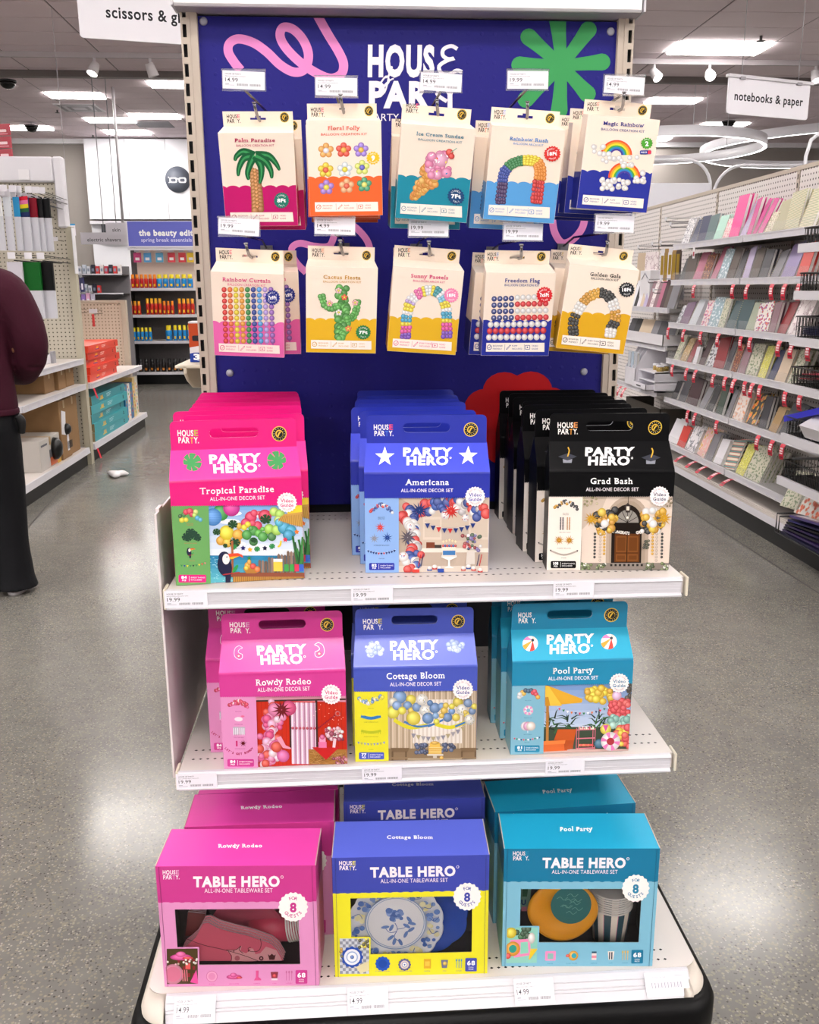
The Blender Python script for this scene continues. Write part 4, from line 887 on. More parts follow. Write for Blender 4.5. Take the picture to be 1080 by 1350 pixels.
    A3 = Art([HL, HR, (HL[0], HL[1]+(60 if HL[1] > 400 else 55)), (HR[0], HR[1]+(60 if HL[1] > 400 else 55))], tw, tb, (-ht, -.0006, -tb), (1,0,0), (0,0,1))
    logo(A3, *D['lg'], '#1a1614', D['cE'], D['cT']); emblem(A3, *D['em']); A3.build('brand_print', t, CARD)
    return t
def kit_pose(o, x, y, z, yaw, lean, roll):
    Mz = Matrix.Rotation(R(yaw), 4, 'Z'); Mx = Matrix.Rotation(R(lean), 4, 'X'); My = Matrix.Rotation(R(roll), 4, 'Y')
    o.rotation_euler = (Mz @ Mx @ My).to_euler(); o.location = (x, y, z)

# ---------------------------------------------------------------- tableware boxes with a window
TB = dict(
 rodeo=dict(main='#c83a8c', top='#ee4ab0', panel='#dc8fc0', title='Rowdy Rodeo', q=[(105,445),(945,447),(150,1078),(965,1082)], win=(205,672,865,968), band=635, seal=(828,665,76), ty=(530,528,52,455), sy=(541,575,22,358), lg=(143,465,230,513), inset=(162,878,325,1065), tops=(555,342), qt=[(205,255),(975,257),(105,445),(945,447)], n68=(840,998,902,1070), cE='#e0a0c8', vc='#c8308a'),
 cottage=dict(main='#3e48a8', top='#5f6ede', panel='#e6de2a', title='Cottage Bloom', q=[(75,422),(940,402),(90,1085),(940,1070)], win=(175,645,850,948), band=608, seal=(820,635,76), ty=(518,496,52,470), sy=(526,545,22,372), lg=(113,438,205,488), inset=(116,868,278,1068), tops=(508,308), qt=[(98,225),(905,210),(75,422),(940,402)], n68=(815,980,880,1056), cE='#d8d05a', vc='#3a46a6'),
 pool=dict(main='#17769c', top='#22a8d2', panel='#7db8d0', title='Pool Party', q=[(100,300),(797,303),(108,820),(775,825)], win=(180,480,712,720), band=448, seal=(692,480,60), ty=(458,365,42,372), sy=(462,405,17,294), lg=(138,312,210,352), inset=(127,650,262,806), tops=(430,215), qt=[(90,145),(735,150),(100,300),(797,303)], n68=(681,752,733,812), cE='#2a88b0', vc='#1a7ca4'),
)
TW, THh, TD = .283, .25, .115
WINR = {}
def table_box(key, label, group):
    D = TB[key]; t = thing('tableware_set_box', label, 'box', group=group); hw = TW/2; c = D['main']; pc = D['panel']
    Hm = homog(D['q'], [(0, THh), (TW, THh), (0, 0), (TW, 0)])
    def L(x, y): q = Hm @ np.array([x, y, 1.]); return q[0]/q[2]-hw, q[1]/q[2]
    x0, y0, x1, y1 = D['win']; wx0, wz1 = L(x0, y0); wx1, wz0 = L(x1, y1); WINR[key] = (wx0, wx1, wz0, wz1)
    _, zb = L((D['q'][0][0]+D['q'][1][0])/2, D['band'])
    m = MB()
    for (a, b, e, f, cc) in ((-hw, hw, zb, THh, c), (-hw, hw, wz1, zb, pc), (-hw, wx0, wz0, wz1, pc), (wx1, hw, wz0, wz1, pc), (-hw, hw, 0, wz0, pc)):
        m.quad((a,0,e),(b,0,e),(b,0,f),(a,0,f), cc)
    m.quad((-hw,0,THh),(hw,0,THh),(hw,TD,THh),(-hw,TD,THh), D['top']); m.quad((-hw,TD,0),(hw,TD,0),(hw,0,0),(-hw,0,0), pc); m.quad((hw,TD,0),(-hw,TD,0),(-hw,TD,THh),(hw,TD,THh), c)  # top face is a brighter main colour, light from above painted in
    for s in (-1, 1):
        x = s*hw
        for P, cc in (([(x,0,0),(x,TD,0),(x,TD,zb),(x,0,zb)], pc), ([(x,0,zb),(x,TD,zb),(x,TD,THh),(x,0,THh)], c)):
            if s < 0: P = P[::-1]
            n = len(m.v); m.v += P; m.face(range(n, n+4), cc)
    # inner walls and dark cavity behind the window
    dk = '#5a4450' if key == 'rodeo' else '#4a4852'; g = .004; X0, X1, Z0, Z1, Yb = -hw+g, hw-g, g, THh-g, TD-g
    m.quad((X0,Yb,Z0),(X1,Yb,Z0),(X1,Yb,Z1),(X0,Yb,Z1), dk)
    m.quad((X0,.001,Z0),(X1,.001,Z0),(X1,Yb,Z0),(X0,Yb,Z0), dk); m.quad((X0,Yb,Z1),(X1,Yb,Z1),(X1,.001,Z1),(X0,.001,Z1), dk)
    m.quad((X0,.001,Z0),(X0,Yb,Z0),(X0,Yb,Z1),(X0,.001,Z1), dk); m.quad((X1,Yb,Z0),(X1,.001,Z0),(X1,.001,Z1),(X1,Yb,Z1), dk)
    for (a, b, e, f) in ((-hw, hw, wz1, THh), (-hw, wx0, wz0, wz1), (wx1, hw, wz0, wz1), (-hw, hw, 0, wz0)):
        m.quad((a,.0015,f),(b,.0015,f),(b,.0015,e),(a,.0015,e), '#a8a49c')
    m.build('carton', CARD, t)
    m = MB(); e = .0006   # folded flap edges that show as thin lines
    for s in (-1, 1): m.box(s*(hw-.006)-e/2, s*(hw-.006)+e/2, -.0006, .0, 0, THh-.001, '#7a2a5a' if key == 'rodeo' else '#33366a' if key == 'cottage' else '#1c5a78')
    for s in (-1, 1): m.box(s*hw-.0008, s*hw+.0008, .001, TD-.001, THh-.0008, THh+.0008, '#c8b8a8')
    m.build('flap_edge', CARD, t)
    m = MB(); m.quad((wx0-.003,.0008,wz0-.003),(wx1+.003,.0008,wz0-.003),(wx1+.003,.0008,wz1+.003),(wx0-.003,.0008,wz1+.003)); m.build('window_film', clear_mat('clear_film', .01, .06), t)
    A = Art(D['q'], TW, THh, (-hw,0,0), (1,0,0), (0,0,1)); A.clip = (.0005, .0005, TW-.0005, THh-.0005)
    TL, TR, BL, BR_ = D['q']; sl = ((TR[1]-TL[1])/(TR[0]-TL[0])+(BR_[1]-BL[1])/(BR_[0]-BL[0]))/2; xm = (TL[0]+TR[0])/2
    n = 15; P = [(TL[0]-3, D['band']-12+(TL[0]-xm)*sl), (TR[0]+3, D['band']-12+(TR[0]-xm)*sl)]
    Xa, Xb = TL[0], TR[0]
    for i in range(n):
        for kk in range(6):
            x = Xb+(Xa-Xb)*(i+kk/6)/n; P.append((x, D['band']-6+(x-xm)*sl+9*math.sin(math.pi*kk/6)))
    A.poly(P, c)
    rot = math.atan(sl); A.text('TABLE HERO', *D['ty'][:3], '#f6eaf0', width=D['ty'][3], bold=.045, rot=rot); k = D['ty'][2]/52
    ex = D['ty'][0]+D['ty'][3]/2+12*k; ey = D['ty'][1]-22*k+ (D['ty'][3]/2)*sl; A.disc(ex, ey, 8*k, '#f6eaf0', 12, shade=False); A.disc(ex, ey, 5.5*k, c, 10, shade=False)
    A.text('ALL-IN-ONE TABLEWARE SET', *D['sy'][:3], '#f0e0ec', width=D['sy'][3], bold=.004, rot=rot)
    logo(A, *D['lg'], '#f4e8f0', D['cE'], D['cE'])
    sx, sy, sr = D['seal']; A.seal(sx, sy, sr, '#f6f0ee', 18, .04); A.text('8', sx, sy+2, sr*.62, D['vc'], bold=.04, serif=True); A.arctext('FOR', sx, sy, sr*.62, sr*.22, D['vc'], step=20, bold=.02); A.arctext('GUESTS', sx, sy, sr*.62, sr*.22, D['vc'], mid=90, inside=True, step=20, bold=.02)
    # small scene card in the corner
    ix0, iy0, ix1, iy1 = D['inset']; A.rrect(ix0-8*k, iy0-8*k, ix1+8*k, iy1+8*k, 6*k, pc)
    ov = dict(rodeo=('#4a3a1c',), cottage=('#c8ccd4',), pool=('#8ac8b8',))[key][0]; A.rect(ix0, iy0, ix1, iy1, ov); rnd = random.Random(5)
    w_, h_ = ix1-ix0, iy1-iy0; old = A.clip; p0 = A.loc((ix0, iy1)); p1 = A.loc((ix1, iy0)); A.clip = (p0[0], p0[1], p1[0], p1[1])
    if key == 'rodeo':
        for i in range(12): A.rect(ix0+w_*.35+(i%4)*w_*.16, iy0+h_*.3+(i//4)*h_*.2, ix0+w_*.43+(i%4)*w_*.16, iy0+h_*.4+(i//4)*h_*.2, '#8a1e2a')
        A.disc(ix0+w_*.2, iy0+h_*.72, w_*.33, '#e08aa4', 20); A.disc(ix0+w_*.2, iy0+h_*.72, w_*.25, '#d0708e', 18, shade=False); A.disc(ix0+w_*.45, iy0+h_*.24, w_*.34, '#e0409a', 16, ry=h_*.09); A.disc(ix0+w_*.45, iy0+h_*.16, w_*.16, '#e8509a', 12, ry=h_*.08); A.disc(ix0+w_*.68, iy0+h_*.27, w_*.18, '#d8282c', 10, ry=h_*.04)
        A.rect(ix0+w_*.6, iy0+h_*.42, ix0+w_*.76, iy0+h_*.58, '#e25a5a')
        for i in range(3): A.line([(ix0+w_*(.5+i*.07), iy0+h_*.6), (ix0+w_*(.52+i*.07), iy0+h_*.92)], 5*k, '#d87a8a')
        A.poly([(ix0+w_*.75, iy0+h_*.95), (ix0+w_*.95, iy0+h_*.6), (ix1, iy0+h_*.9), (ix1, iy1)], '#e0509a')
        for i in range(14): A.disc(ix0+rnd.uniform(0, w_), iy0+rnd.uniform(.3, .45)*h_, w_*.04, rnd.choice(['#e8e0d0','#b8a08a','#d8a0b0']), 8)
    if key == 'cottage':
        for i in range(10):
            for j in range(12):
                if (i+j) % 2: A.rect(ix0+w_*i/10, iy0+h_*j/12, ix0+w_*(i+1)/10, iy0+h_*(j+1)/12, '#8a8e9c')
        A.seal(ix0+w_*.42, iy0+h_*.52, w_*.36, '#1f4aa8', 12, .06); A.disc(ix0+w_*.42, iy0+h_*.52, w_*.28, '#e4e6ee', 20, shade=False); A.disc(ix0+w_*.42, iy0+h_*.52, w_*.2, '#9ab0d8', 18, shade=False); A.disc(ix0+w_*.42, iy0+h_*.52, w_*.16, '#f0f0f4', 16, shade=False); A.disc(ix0+w_*.42, iy0+h_*.52, w_*.07, '#4a6cb4', 8)
        for i in range(14): A.disc(ix0+w_*rnd.uniform(.6, 1), iy0+h_*rnd.uniform(0, .25), w_*.06, rnd.choice(['#e0c82a','#4a4a2a','#3a3a2e','#f0e060']), 8)
        for i in range(6): A.disc(ix0+w_*rnd.uniform(0, .12), iy0+h_*rnd.uniform(.2, .7), w_*.05, rnd.choice(['#e0c82a','#c89a2a','#6a6a3a']), 8)
        A.poly([(ix0+w_*.55, iy0+h_*.8), (ix1, iy0+h_*.62), (ix1, iy0+h_*.9), (ix0+w_*.7, iy0+h_*.98)], '#d8cfa4')
    if key == 'pool':
        for i in range(12): A.disc(ix0+w_*rnd.uniform(.3, .7), iy0+h_*rnd.uniform(0, .3), w_*.1, rnd.choice(['#1f4a2a','#2e6a3a','#183a22']), 8)
        A.disc(ix0+w_*.12, iy0+h_*.15, w_*.18, '#e8c81c'); A.poly([(ix0+w_*.1, iy0+h_*.35), (ix0+w_*.75, iy0+h_*.32), (ix0+w_*.8, iy0+h_*.78), (ix0+w_*.25, iy0+h_*.85)], '#ee8ab8'); A.poly([(ix0+w_*.45, iy0+h_*.42), (ix0+w_*.68, iy0+h_*.4), (ix0+w_*.72, iy0+h_*.72), (ix0+w_*.45, iy0+h_*.75)], '#8ad0b8')
        A.disc(ix0+w_*.2, iy0+h_*.6, w_*.24, '#f0a01e', 18); A.disc(ix0+w_*.2, iy0+h_*.6, w_*.13, '#2f9a8a', 14, shade=False); A.disc(ix0+w_*.05, iy0+h_*.8, w_*.1, '#e03a3a', 8)
        for i in range(5): A.line([(ix0+w_*.75, iy0+h_*.9), (ix0+w_*(.8+i*.05), iy0+h_*.6)], 6*k, '#f0c42a')
        A.disc(ix0+w_*.8, iy0+h_*.3, w_*.12, '#e8dcd4', 10, ry=h_*.16)
    A.clip = old
    # row of contents icons and the piece count
    nx0, ny0, nx1, ny1 = D['n68']; ys = (ny0+ny1)/2; base = ix1+30*k; xs = [base+(nx0-base)*f for f in (.09, .33, .58, .77, .93)]
    Lb = {'rodeo': ['PLATES', 'HAT PLATES', 'NAPKINS', 'CUPS', 'CUTLERY'], 'cottage': ['9" DINNER PLATES', '7" DESSERT PLATES', 'NAPKINS', 'CUPS', 'CUTLERY'], 'pool': ['PLATES', 'FLOAT PLATES', 'NAPKINS', 'CUPS', 'CUTLERY']}[key]
    for x, l in zip(xs, Lb): A.text(l, x, ny1-3*k+10*k*0, 5*k, D['vc'], width=min(len(l)*5*k, 84*k))
    yi = ys-8*k
    if key == 'rodeo':
        A.disc(xs[0], yi, 30*k, '#c86a9a', 20, shade=False); A.disc(xs[0], yi, 27*k, '#e8a0c4', 20, shade=False); A.disc(xs[0], yi, 19*k, '#dc88b4', 18, shade=False)
        A.disc(xs[1], yi+4*k, 40*k, '#d83a8c', 16, ry=13*k); A.disc(xs[1]-3*k, yi-6*k, 18*k, '#e04a98', 12, ry=12*k); A.disc(xs[1]+28*k, yi+8*k, 16*k, '#d82030', 10, ry=6*k)
        A.poly([(xs[2]-6*k, yi-28*k), (xs[2]+9*k, yi-28*k), (xs[2]+7*k, yi+6*k), (xs[2]+22*k, yi+16*k), (xs[2]+22*k, yi+24*k), (xs[2]-16*k, yi+24*k), (xs[2]-6*k, yi+6*k)], '#d8508c')
        A.poly([(xs[3]-20*k, yi-20*k), (xs[3]+20*k, yi-20*k), (xs[3]+14*k, yi+24*k), (xs[3]-14*k, yi+24*k)], '#8a3040'); A.disc(xs[3], yi, 10*k, '#e0303a', 10); A.rect(xs[3]-16*k, yi+14*k, xs[3]+16*k, yi+24*k, '#f0d8e0')
    if key == 'cottage':
        A.seal(xs[0], yi, 40*k, '#1f52b8', 12, .06); A.disc(xs[0], yi, 24*k, '#1a46a0', 16, shade=False)
        A.seal(xs[1], yi+6*k, 34*k, '#5a5a8a', 12, .06); A.disc(xs[1], yi+6*k, 24*k, '#d8c8c0', 16, shade=False); A.disc(xs[1], yi+6*k, 16*k, '#8a8cb8', 16, shade=False); A.disc(xs[1], yi+6*k, 12*k, '#f0ece8', 12, shade=False); A.disc(xs[1], yi+6*k, 5*k, '#5a6ab0', 12, shade=False)
        A.rect(xs[2]-19*k, yi-26*k, xs[2]+19*k, yi+28*k, '#d8a428'); A.rect(xs[2]-13*k, yi-12*k, xs[2]+13*k, yi+14*k, '#e6c04a')
        A.poly([(xs[3]-20*k, yi-20*k), (xs[3]+20*k, yi-20*k), (xs[3]+14*k, yi+26*k), (xs[3]-14*k, yi+26*k)], '#6a6c90'); A.disc(xs[3]+2*k, yi, 12*k, '#d8b83a', 8)
    if key == 'pool':
        A.rrect(xs[0]-29*k, yi-26*k, xs[0]+29*k, yi+26*k, 5*k, '#ee8cc0'); A.rect(xs[0]-16*k, yi-14*k, xs[0]+16*k, yi+18*k, '#8abcb4')
        A.disc(xs[1]+8*k, yi, 27*k, '#f0a626', 18); A.disc(xs[1]+12*k, yi, 14*k, '#2f9aa8', 14, shade=False); A.disc(xs[1]-22*k, yi, 12*k, '#e2402c', 10, ry=8*k)
        A.rect(xs[2]-13*k, yi-22*k, xs[2]+13*k, yi+24*k, '#f0dcd8'); A.rect(xs[2]-13*k, yi-22*k, xs[2]+13*k, yi-12*k, '#24506a'); A.rect(xs[2]-13*k, yi, xs[2]+13*k, yi+14*k, '#e08a9a')
        A.poly([(xs[3]-18*k, yi-22*k), (xs[3]+18*k, yi-22*k), (xs[3]+13*k, yi+24*k), (xs[3]-13*k, yi+24*k)], '#f4e8dc')
        for q in (-8, 4): A.rect(xs[3]+q*k-3*k, yi-18*k, xs[3]+q*k+4*k, yi+22*k, '#1f3a52')
    cc = {'rodeo':'#c86a9a','cottage':'#2f8ac8','pool':'#e8b848'}[key]
    for q in (-14, 0, 14): A.line([(xs[4]+q*k, yi-22*k), (xs[4]+q*k, yi+26*k)], 3*k, cc); A.disc(xs[4]+q*k, yi-18*k, 4*k, cc, 8, ry=8*k, shade=False)
    A.rrect(nx0, ny0, nx1, ny1, 5*k, c); A.text('68', (nx0+nx1)/2, ny0+(ny1-ny0)*.37, (ny1-ny0)*.32, '#ffffff', width=(nx1-nx0)*.68, bold=.03, serif=True); A.text('TOTAL', (nx0+nx1)/2, ny0+(ny1-ny0)*.7, (ny1-ny0)*.09, '#ffffff'); A.text('PIECES', (nx0+nx1)/2, ny0+(ny1-ny0)*.84, (ny1-ny0)*.09, '#ffffff')
    A.build('lettering', t, CARD)
    qt = D['qt']; A2 = Art(qt, TW, TD, (-hw,0,THh), (1,0,0), (0,1,0)); A2.text(D['title'], D['tops'][0], D['tops'][1], 18, '#ffffff', width=D['tops'][0]*0+{'rodeo':228,'cottage':252,'pool':146}[key], bold=.03, serif=True)
    A2.build('top_lettering', t, CARD)
    return t
# ================================================================ THE STORE (structure)
def concrete():
    m = mat('polished_concrete', '#77736c', .16, spec=.36); N, L, b = nodes(m); tc = N.new('ShaderNodeTexCoord')
    def noise(sc, det=6, rough=.6):
        n = N.new('ShaderNodeTexNoise'); n.inputs['Scale'].default_value = sc; n.inputs['Detail'].default_value = det; n.inputs['Roughness'].default_value = rough; L.new(tc.outputs['Object'], n.inputs['Vector']); return n
    def ramp(src, stops):
        r = N.new('ShaderNodeValToRGB'); e = r.color_ramp.elements
        while len(e) < len(stops): e.new(.5)
        for i, (p, c) in enumerate(stops): e[i].position = p; e[i].color = (*lin(c), 1)
        L.new(src, r.inputs[0]); return r
    def mix(a, bb, f, mode='MIX'):
        x = N.new('ShaderNodeMix'); x.data_type = 'RGBA'; x.blend_type = mode
        if isinstance(f, float): x.inputs[0].default_value = f
        else: L.new(f, x.inputs[0])
        L.new(a, x.inputs[6]); L.new(bb, x.inputs[7]); return x.outputs[2]
    base = ramp(noise(1.1).outputs['Fac'], [(.3,'#62605c'),(.5,'#716f6b'),(.7,'#7f7c76')])
    mid = ramp(noise(9).outputs['Fac'], [(.3,'#686663'),(.7,'#807e78')])
    c = mix(base.outputs[0], mid.outputs[0], .5)
    v = N.new('ShaderNodeTexVoronoi'); v.inputs['Scale'].default_value = 170; L.new(tc.outputs['Object'], v.inputs['Vector'])
    hs = N.new('ShaderNodeSeparateColor'); L.new(v.outputs['Color'], hs.inputs[0])
    big = noise(1.6, 3)
    def spots(chan, th, size):
        g = N.new('ShaderNodeMath'); g.operation = 'GREATER_THAN'; g.inputs[1].default_value = th; L.new(hs.outputs[chan], g.inputs[0])
        l = N.new('ShaderNodeMath'); l.operation = 'LESS_THAN'; l.inputs[1].default_value = size; L.new(v.outputs['Distance'], l.inputs[0])
        mm = N.new('ShaderNodeMath'); mm.operation = 'MULTIPLY'; L.new(g.outputs[0], mm.inputs[0]); L.new(l.outputs[0], mm.inputs[1])
        m2 = N.new('ShaderNodeMath'); m2.operation = 'MULTIPLY'; L.new(mm.outputs[0], m2.inputs[0]); L.new(big.outputs['Fac'], m2.inputs[1]); m3 = N.new('ShaderNodeMath'); m3.operation = 'MULTIPLY'; m3.inputs[1].default_value = 1.3; L.new(m2.outputs[0], m3.inputs[0]); return m3.outputs[0]
    def rgb(h): r = N.new('ShaderNodeRGB'); r.outputs[0].default_value = (*lin(h), 1); return r.outputs[0]
    c = mix(c, rgb('#a8a398'), spots(0, .80, .45)); c = mix(c, rgb('#3c3a36'), spots(1, .84, .45)); c = mix(c, rgb('#8a8474'), spots(2, .8, .6))
    L.new(c, b.inputs['Base Color'])
    rr_ = N.new('ShaderNodeMapRange'); rr_.inputs[3].default_value = .11; rr_.inputs[4].default_value = .27; L.new(noise(2.3).outputs['Fac'], rr_.inputs[0]); L.new(rr_.outputs[0], b.inputs['Roughness'])
    bp = N.new('ShaderNodeBump'); bp.inputs['Strength'].default_value = .07; bp.inputs['Distance'].default_value = .002; L.new(noise(60, 4).outputs['Fac'], bp.inputs['Height']); L.new(bp.outputs[0], b.inputs['Normal'])
    return m
CONC = concrete()
X0, X1, Y0, Y1, ZC = -13.0, 16.0, -7.0, 28.0, 4.35   # the ceiling steps up to ZF behind the trim at YS
YS, ZF = 13.95, 5.53
def flat(name, x0, x1, y0, y1, z0, z1, m): b = MB(); b.box(x0, x1, y0, y1, z0, z1); o = b.build(name, m); return struct(o)
o = MB(); o.box(X0-.1, X1+.1, Y0-.1, Y1+.1, -.1, 0); fl = struct(o.build('floor', CONC))
m = MB()
for P in ([(-3.1,14.2),(-2.35,8.6),(-2.03,5.92),(-1.75,3.6),(-1.55,1.9),(-1.2,-1)],):   # saw cuts in the slab
    for i in range(len(P)-1):
        (xa, ya), (xb, yb) = P[i], P[i+1]; m.quad((xa-.004,ya,.0006),(xa+.004,ya,.0006),(xb+.004,yb,.0006),(xb-.004,yb,.0006))
m.quad((2.214,-2,.0006),(2.222,-2,.0006),(2.222,14,.0006),(2.214,14,.0006)); m.quad((-2.0,7.18,.0006),(2.2,7.18,.0006),(2.2,7.188,.0006),(-2.0,7.188,.0006))
o = m.build('floor_joint', mat('joint_dark', '#35322e', .7), fl)

# suspended ceiling: tile sheet with every tile proud between recessed joints
TILEX, TILEY = 1.2, .6
seenl = [(-5.78,21.85),(-5.78,24.6),(-5.75,26.8),(-4.5,24.0),(-3.3,20.8),(-8.3,26.3),(4.72,12.27),(7.35,22.1),(10.0,24.9),(8.2,27.0),(-2.85,9.45),(4.05,7.35)]
hidl = [(x, y) for y in (-5.4,-2.9,-.45,3.3) for x in (-10.8,-7.2,-3.6,.05,3.7,7.4,11)]+[(-7.2,6.3),(-7.2,10.4),(.4,6.6),(.4,9.6),(.4,12),(7.6,7.3),(9.3,11),(-11,8),(12,7),(13,11),(1.5,15.5),(1.5,19),(1.5,22.5),(1.5,26),(5,18.5),(-9.5,16),(-9.5,20),(12,17),(13,21.5)]
GAP = .022
def grid(y): return (4.72-.6-TILEX*15, 12.27-.3-TILEY*33, ZC) if y < YS else (-5.78-.6-TILEX*6, 21.85-.3-TILEY*14, ZF)
LP = []; occ = set()
for x, y in seenl+hidl:
    gx0, gy0, z = grid(y); i, j = round((x-TILEX/2-gx0)/TILEX), round((y-TILEY/2-gy0)/TILEY); LP.append((gx0+i*TILEX, gy0+j*TILEY, z)); occ.add((z, i, j))
m = MB(); m.box(X0-.1, X1+.1, Y0-.1, YS, ZC+.008, ZC+.12); m.box(X0-.1, X1+.1, YS-.02, Y1+.1, ZF+.008, ZF+.12); m.box(X0-.1, X1+.1, YS-.02, YS, ZC+.02, ZF+.1); ce = struct(m.build('ceiling', mat('ceiling_grid', '#6f666a', .6)))
TILEM = noise_tint(mat('ceiling_tile', '#e4d6dc', .85, spec=.1), 3, .04)
tm = MB(); tm.box(GAP/2, TILEX-GAP/2, GAP/2, TILEY-GAP/2, 0, .0075); tile_me = None; far = MB(); cnt = 0; vis = []; iv = cam.matrix_basis.inverted()
for z, ya, yb in ((ZC, Y0, YS), (ZF, YS, Y1)):
    gx0, gy0, _ = grid(ya+.5 if z == ZC else yb-.5)
    for i in range(-3, 40):
        for j in range(-3, 70):
            if (z, i, j) in occ: continue
            x = gx0+i*TILEX; y = gy0+j*TILEY
            if x < X0-TILEX*.9 or x > X1 or y < ya-.5 or y > yb-.1: continue
            p = iv @ Vector((x+.6, y+.3, z)); seen = p.z < 0 and abs(p.x/-p.z) < .50 and -.1 < p.y/-p.z < .58
            vis.append((0 if seen else 1, p.length, x, max(y, ya) if 0 else y, z, yb))
vis.sort()
for s_, d_, x, y, z, yb in vis:
    cut_ = y+TILEY > yb-.02
    if s_ == 0 and cnt < 290 and not cut_:
        if tile_me is None: o = tm.build('ceiling_tile', TILEM, ce); tile_me = o.data
        else: o = bpy.data.objects.new('ceiling_tile', tile_me); C.objects.link(o); o.parent = ce
        o.location = (x, y, z); cnt += 1
    else: far.box(x+GAP/2, x+TILEX-GAP/2, y+GAP/2, min(y+TILEY-GAP/2, yb-.02), z, z+.0075)
o = far.build('ceiling_tile', TILEM, ce); o['kind'] = 'stuff'
LENS = mat('troffer_lens', '#fffaf5', .5, emit=LAMP); FRM = mat('troffer_frame', '#d8d4d8', .5)
fb = MB(); e = .012
for a, b_, c, d in ((0,TILEX,0,e),(0,TILEX,TILEY-e,TILEY),(0,e,e,TILEY-e),(TILEX-e,TILEX,e,TILEY-e)): fb.box(a, b_, c, d, -.004, .0075)
lb = MB(); lb.box(e*2, TILEX-e*2, e*2, TILEY-e*2, -.03, .0075); fme = lme = None  # lens dropped below the frame so its glowing sides brighten the tiles
for n_, (x, y, z) in enumerate(LP):
    seen = n_ < 12
    lab = 'bright rectangular troffer in the ceiling, %s' % (['beyond the camera domes on the left','nearest row left of the pole','farthest left above the white wall','behind the hanging pole','cut by the slotted upright on the left','far left edge above the grey wall','large one above the notebooks sign','behind the rightmost kit box','behind the ring lamps','deep right by the back wall','left aisle outside the picture','right aisle outside the picture'][n_] if seen else 'outside the picture')
    t = thing('ceiling_light', lab, 'ceiling light', (x, y, z), group='ceiling troffers')
    if fme is None: o = fb.build('frame', FRM, t); fme = o.data; o = lb.build('diffuser', LENS, t); lme = o.data
    else:
        for nm, me in (('frame', fme), ('diffuser', lme)): o = bpy.data.objects.new(nm, me); C.objects.link(o); o.parent = t
WALL = mat('wall_white_paint', '#e6e5ea', .6); GREY = noise_tint(mat('wall_grey_paint', '#9b948f', .7), 2, .05)
flat('wall_back', X0-.1, X1+.1, Y1, Y1+.1, 0, ZF+.1, GREY); flat('wall_left', X0-.1, X0, Y0, Y1, 0, ZF+.1, GREY); flat('wall_right', X1, X1+.1, Y0, Y1, 0, ZF+.1, GREY); flat('wall_front', X0-.1, X1+.1, Y0-.1, Y0, 0, ZF+.1, WALL)
flat('trim_1', X0, X1, 13.9, 14.0, ZC-.085, ZC+.02, mat('trim_grey', '#77706f', .5))
flat('trim_2', X0, X1, Y1-.16, Y1, ZF-.13, ZF, mat('cove_white', '#f2f2f6', .5))
# white upper wall at the back left, as boards with joints
t = flat('wall_upper', -7.2, -2.0, 27.62, 27.98, 3.37, ZF-.03, mat('upper_wall_core', '#b9b8c0', .5))
for i, (a, b_) in enumerate(((-7.2,-6.1),(-6.09,-4.99),(-4.98,-3.8),(-3.79,-2.0))):
    m = MB(); m.box(a+.003, b_-.003, 27.59, 27.62, 3.37, ZF-.03); m.build('wall_board', mat('upper_wall_white', '#edeef4', .45), t)
flat('wall_lower', -7.2, -2.0, 27.72, 27.99, 0, 3.3, mat('lower_wall', '#e2e2e8', .6))
t = thing('wall_emblem', 'round grey emblem with white spectacles on the white upper wall', 'sign', (-4.68, 27.57, 4.43))
A = Art([(-100,-100),(100,-100),(-100,100),(100,100)], .7, .7, (-.35, 0, -.35), (1,0,0), (0,0,1), lay0=.002)
m = MB(); m.lathe([(0,.0),(.35,0),(.35,.012),(0,.012)], 40, M=Matrix.Rotation(R(90), 4, 'X')); m.build('disc', mat('emblem_grey', '#5d6370', .5), t)
A.z = .0145; Wt = '#f4f4f8'
for cx in (-36, 36):
    A.rrect(cx-30, -16, cx+30, 26, 14, Wt); A.rrect(cx-19, -7, cx+19, 17, 9, '#5d6370')
A.rect(-12, -10, 12, -1, Wt); A.line([(-66,-12),(-76,-20)], 7, Wt); A.line([(-60,20),(-74,24)], 7, Wt); A.build('spectacles', t, MATTE)
# vent, sprinkler heads, dome cameras, spot track
t = thing('air_vent', 'square white air vent in the ceiling beside the left troffers', 'vent', (-6.1, 23.3, ZF))
m = MB(); m.box(-.48,.48,-.48,.48,-.012,0); m.build('frame', FRM, t)
for k in range(4): m = MB(); r = .42-k*.09; m.box(-r,r,-r,r,-.014-k*.003,-.011-k*.003); m.build('louver', mat(['vent_a','vent_b'][k%2], ['#8d8990','#d0ccd2'][k%2], .5), t)
t = thing('air_vent', 'dark grey return vent in the ceiling near the white wall', 'vent', (-4.84, 25.45, ZF)); m = MB(); m.box(-.45,.45,-.45,.45,-.01,0); m.build('frame', mat('vent_dark', '#77737a', .6), t)
for k in range(9): m = MB(); m.box(-.43,.43,-.4+k*.09,-.36+k*.09,-.016,-.01); m.build('slat', mat('vent_slat', '#908c94', .5), t)
def dome(x, y, z, lab):
    t = thing('security_camera', lab, 'camera', (x, y, z)); m = MB(); m.lathe([(.17,0),(.17,-.03),(.165,-.035)], 24); m.build('mount', mat('cam_mount', '#3a383c', .5), t)
    m = MB(); m.lathe([(.155,-.035),(.14,-.09),(.10,-.135),(.05,-.155),(0,-.16)], 24); m.build('dome', mat('cam_dome', '#050506', .1), t)
    m = MB(); m.tube([(0,0,0),(0,0,ZF-z)], .012, 6); m.build('stem', mat('stem_white', '#cfcbd0', .5), t)
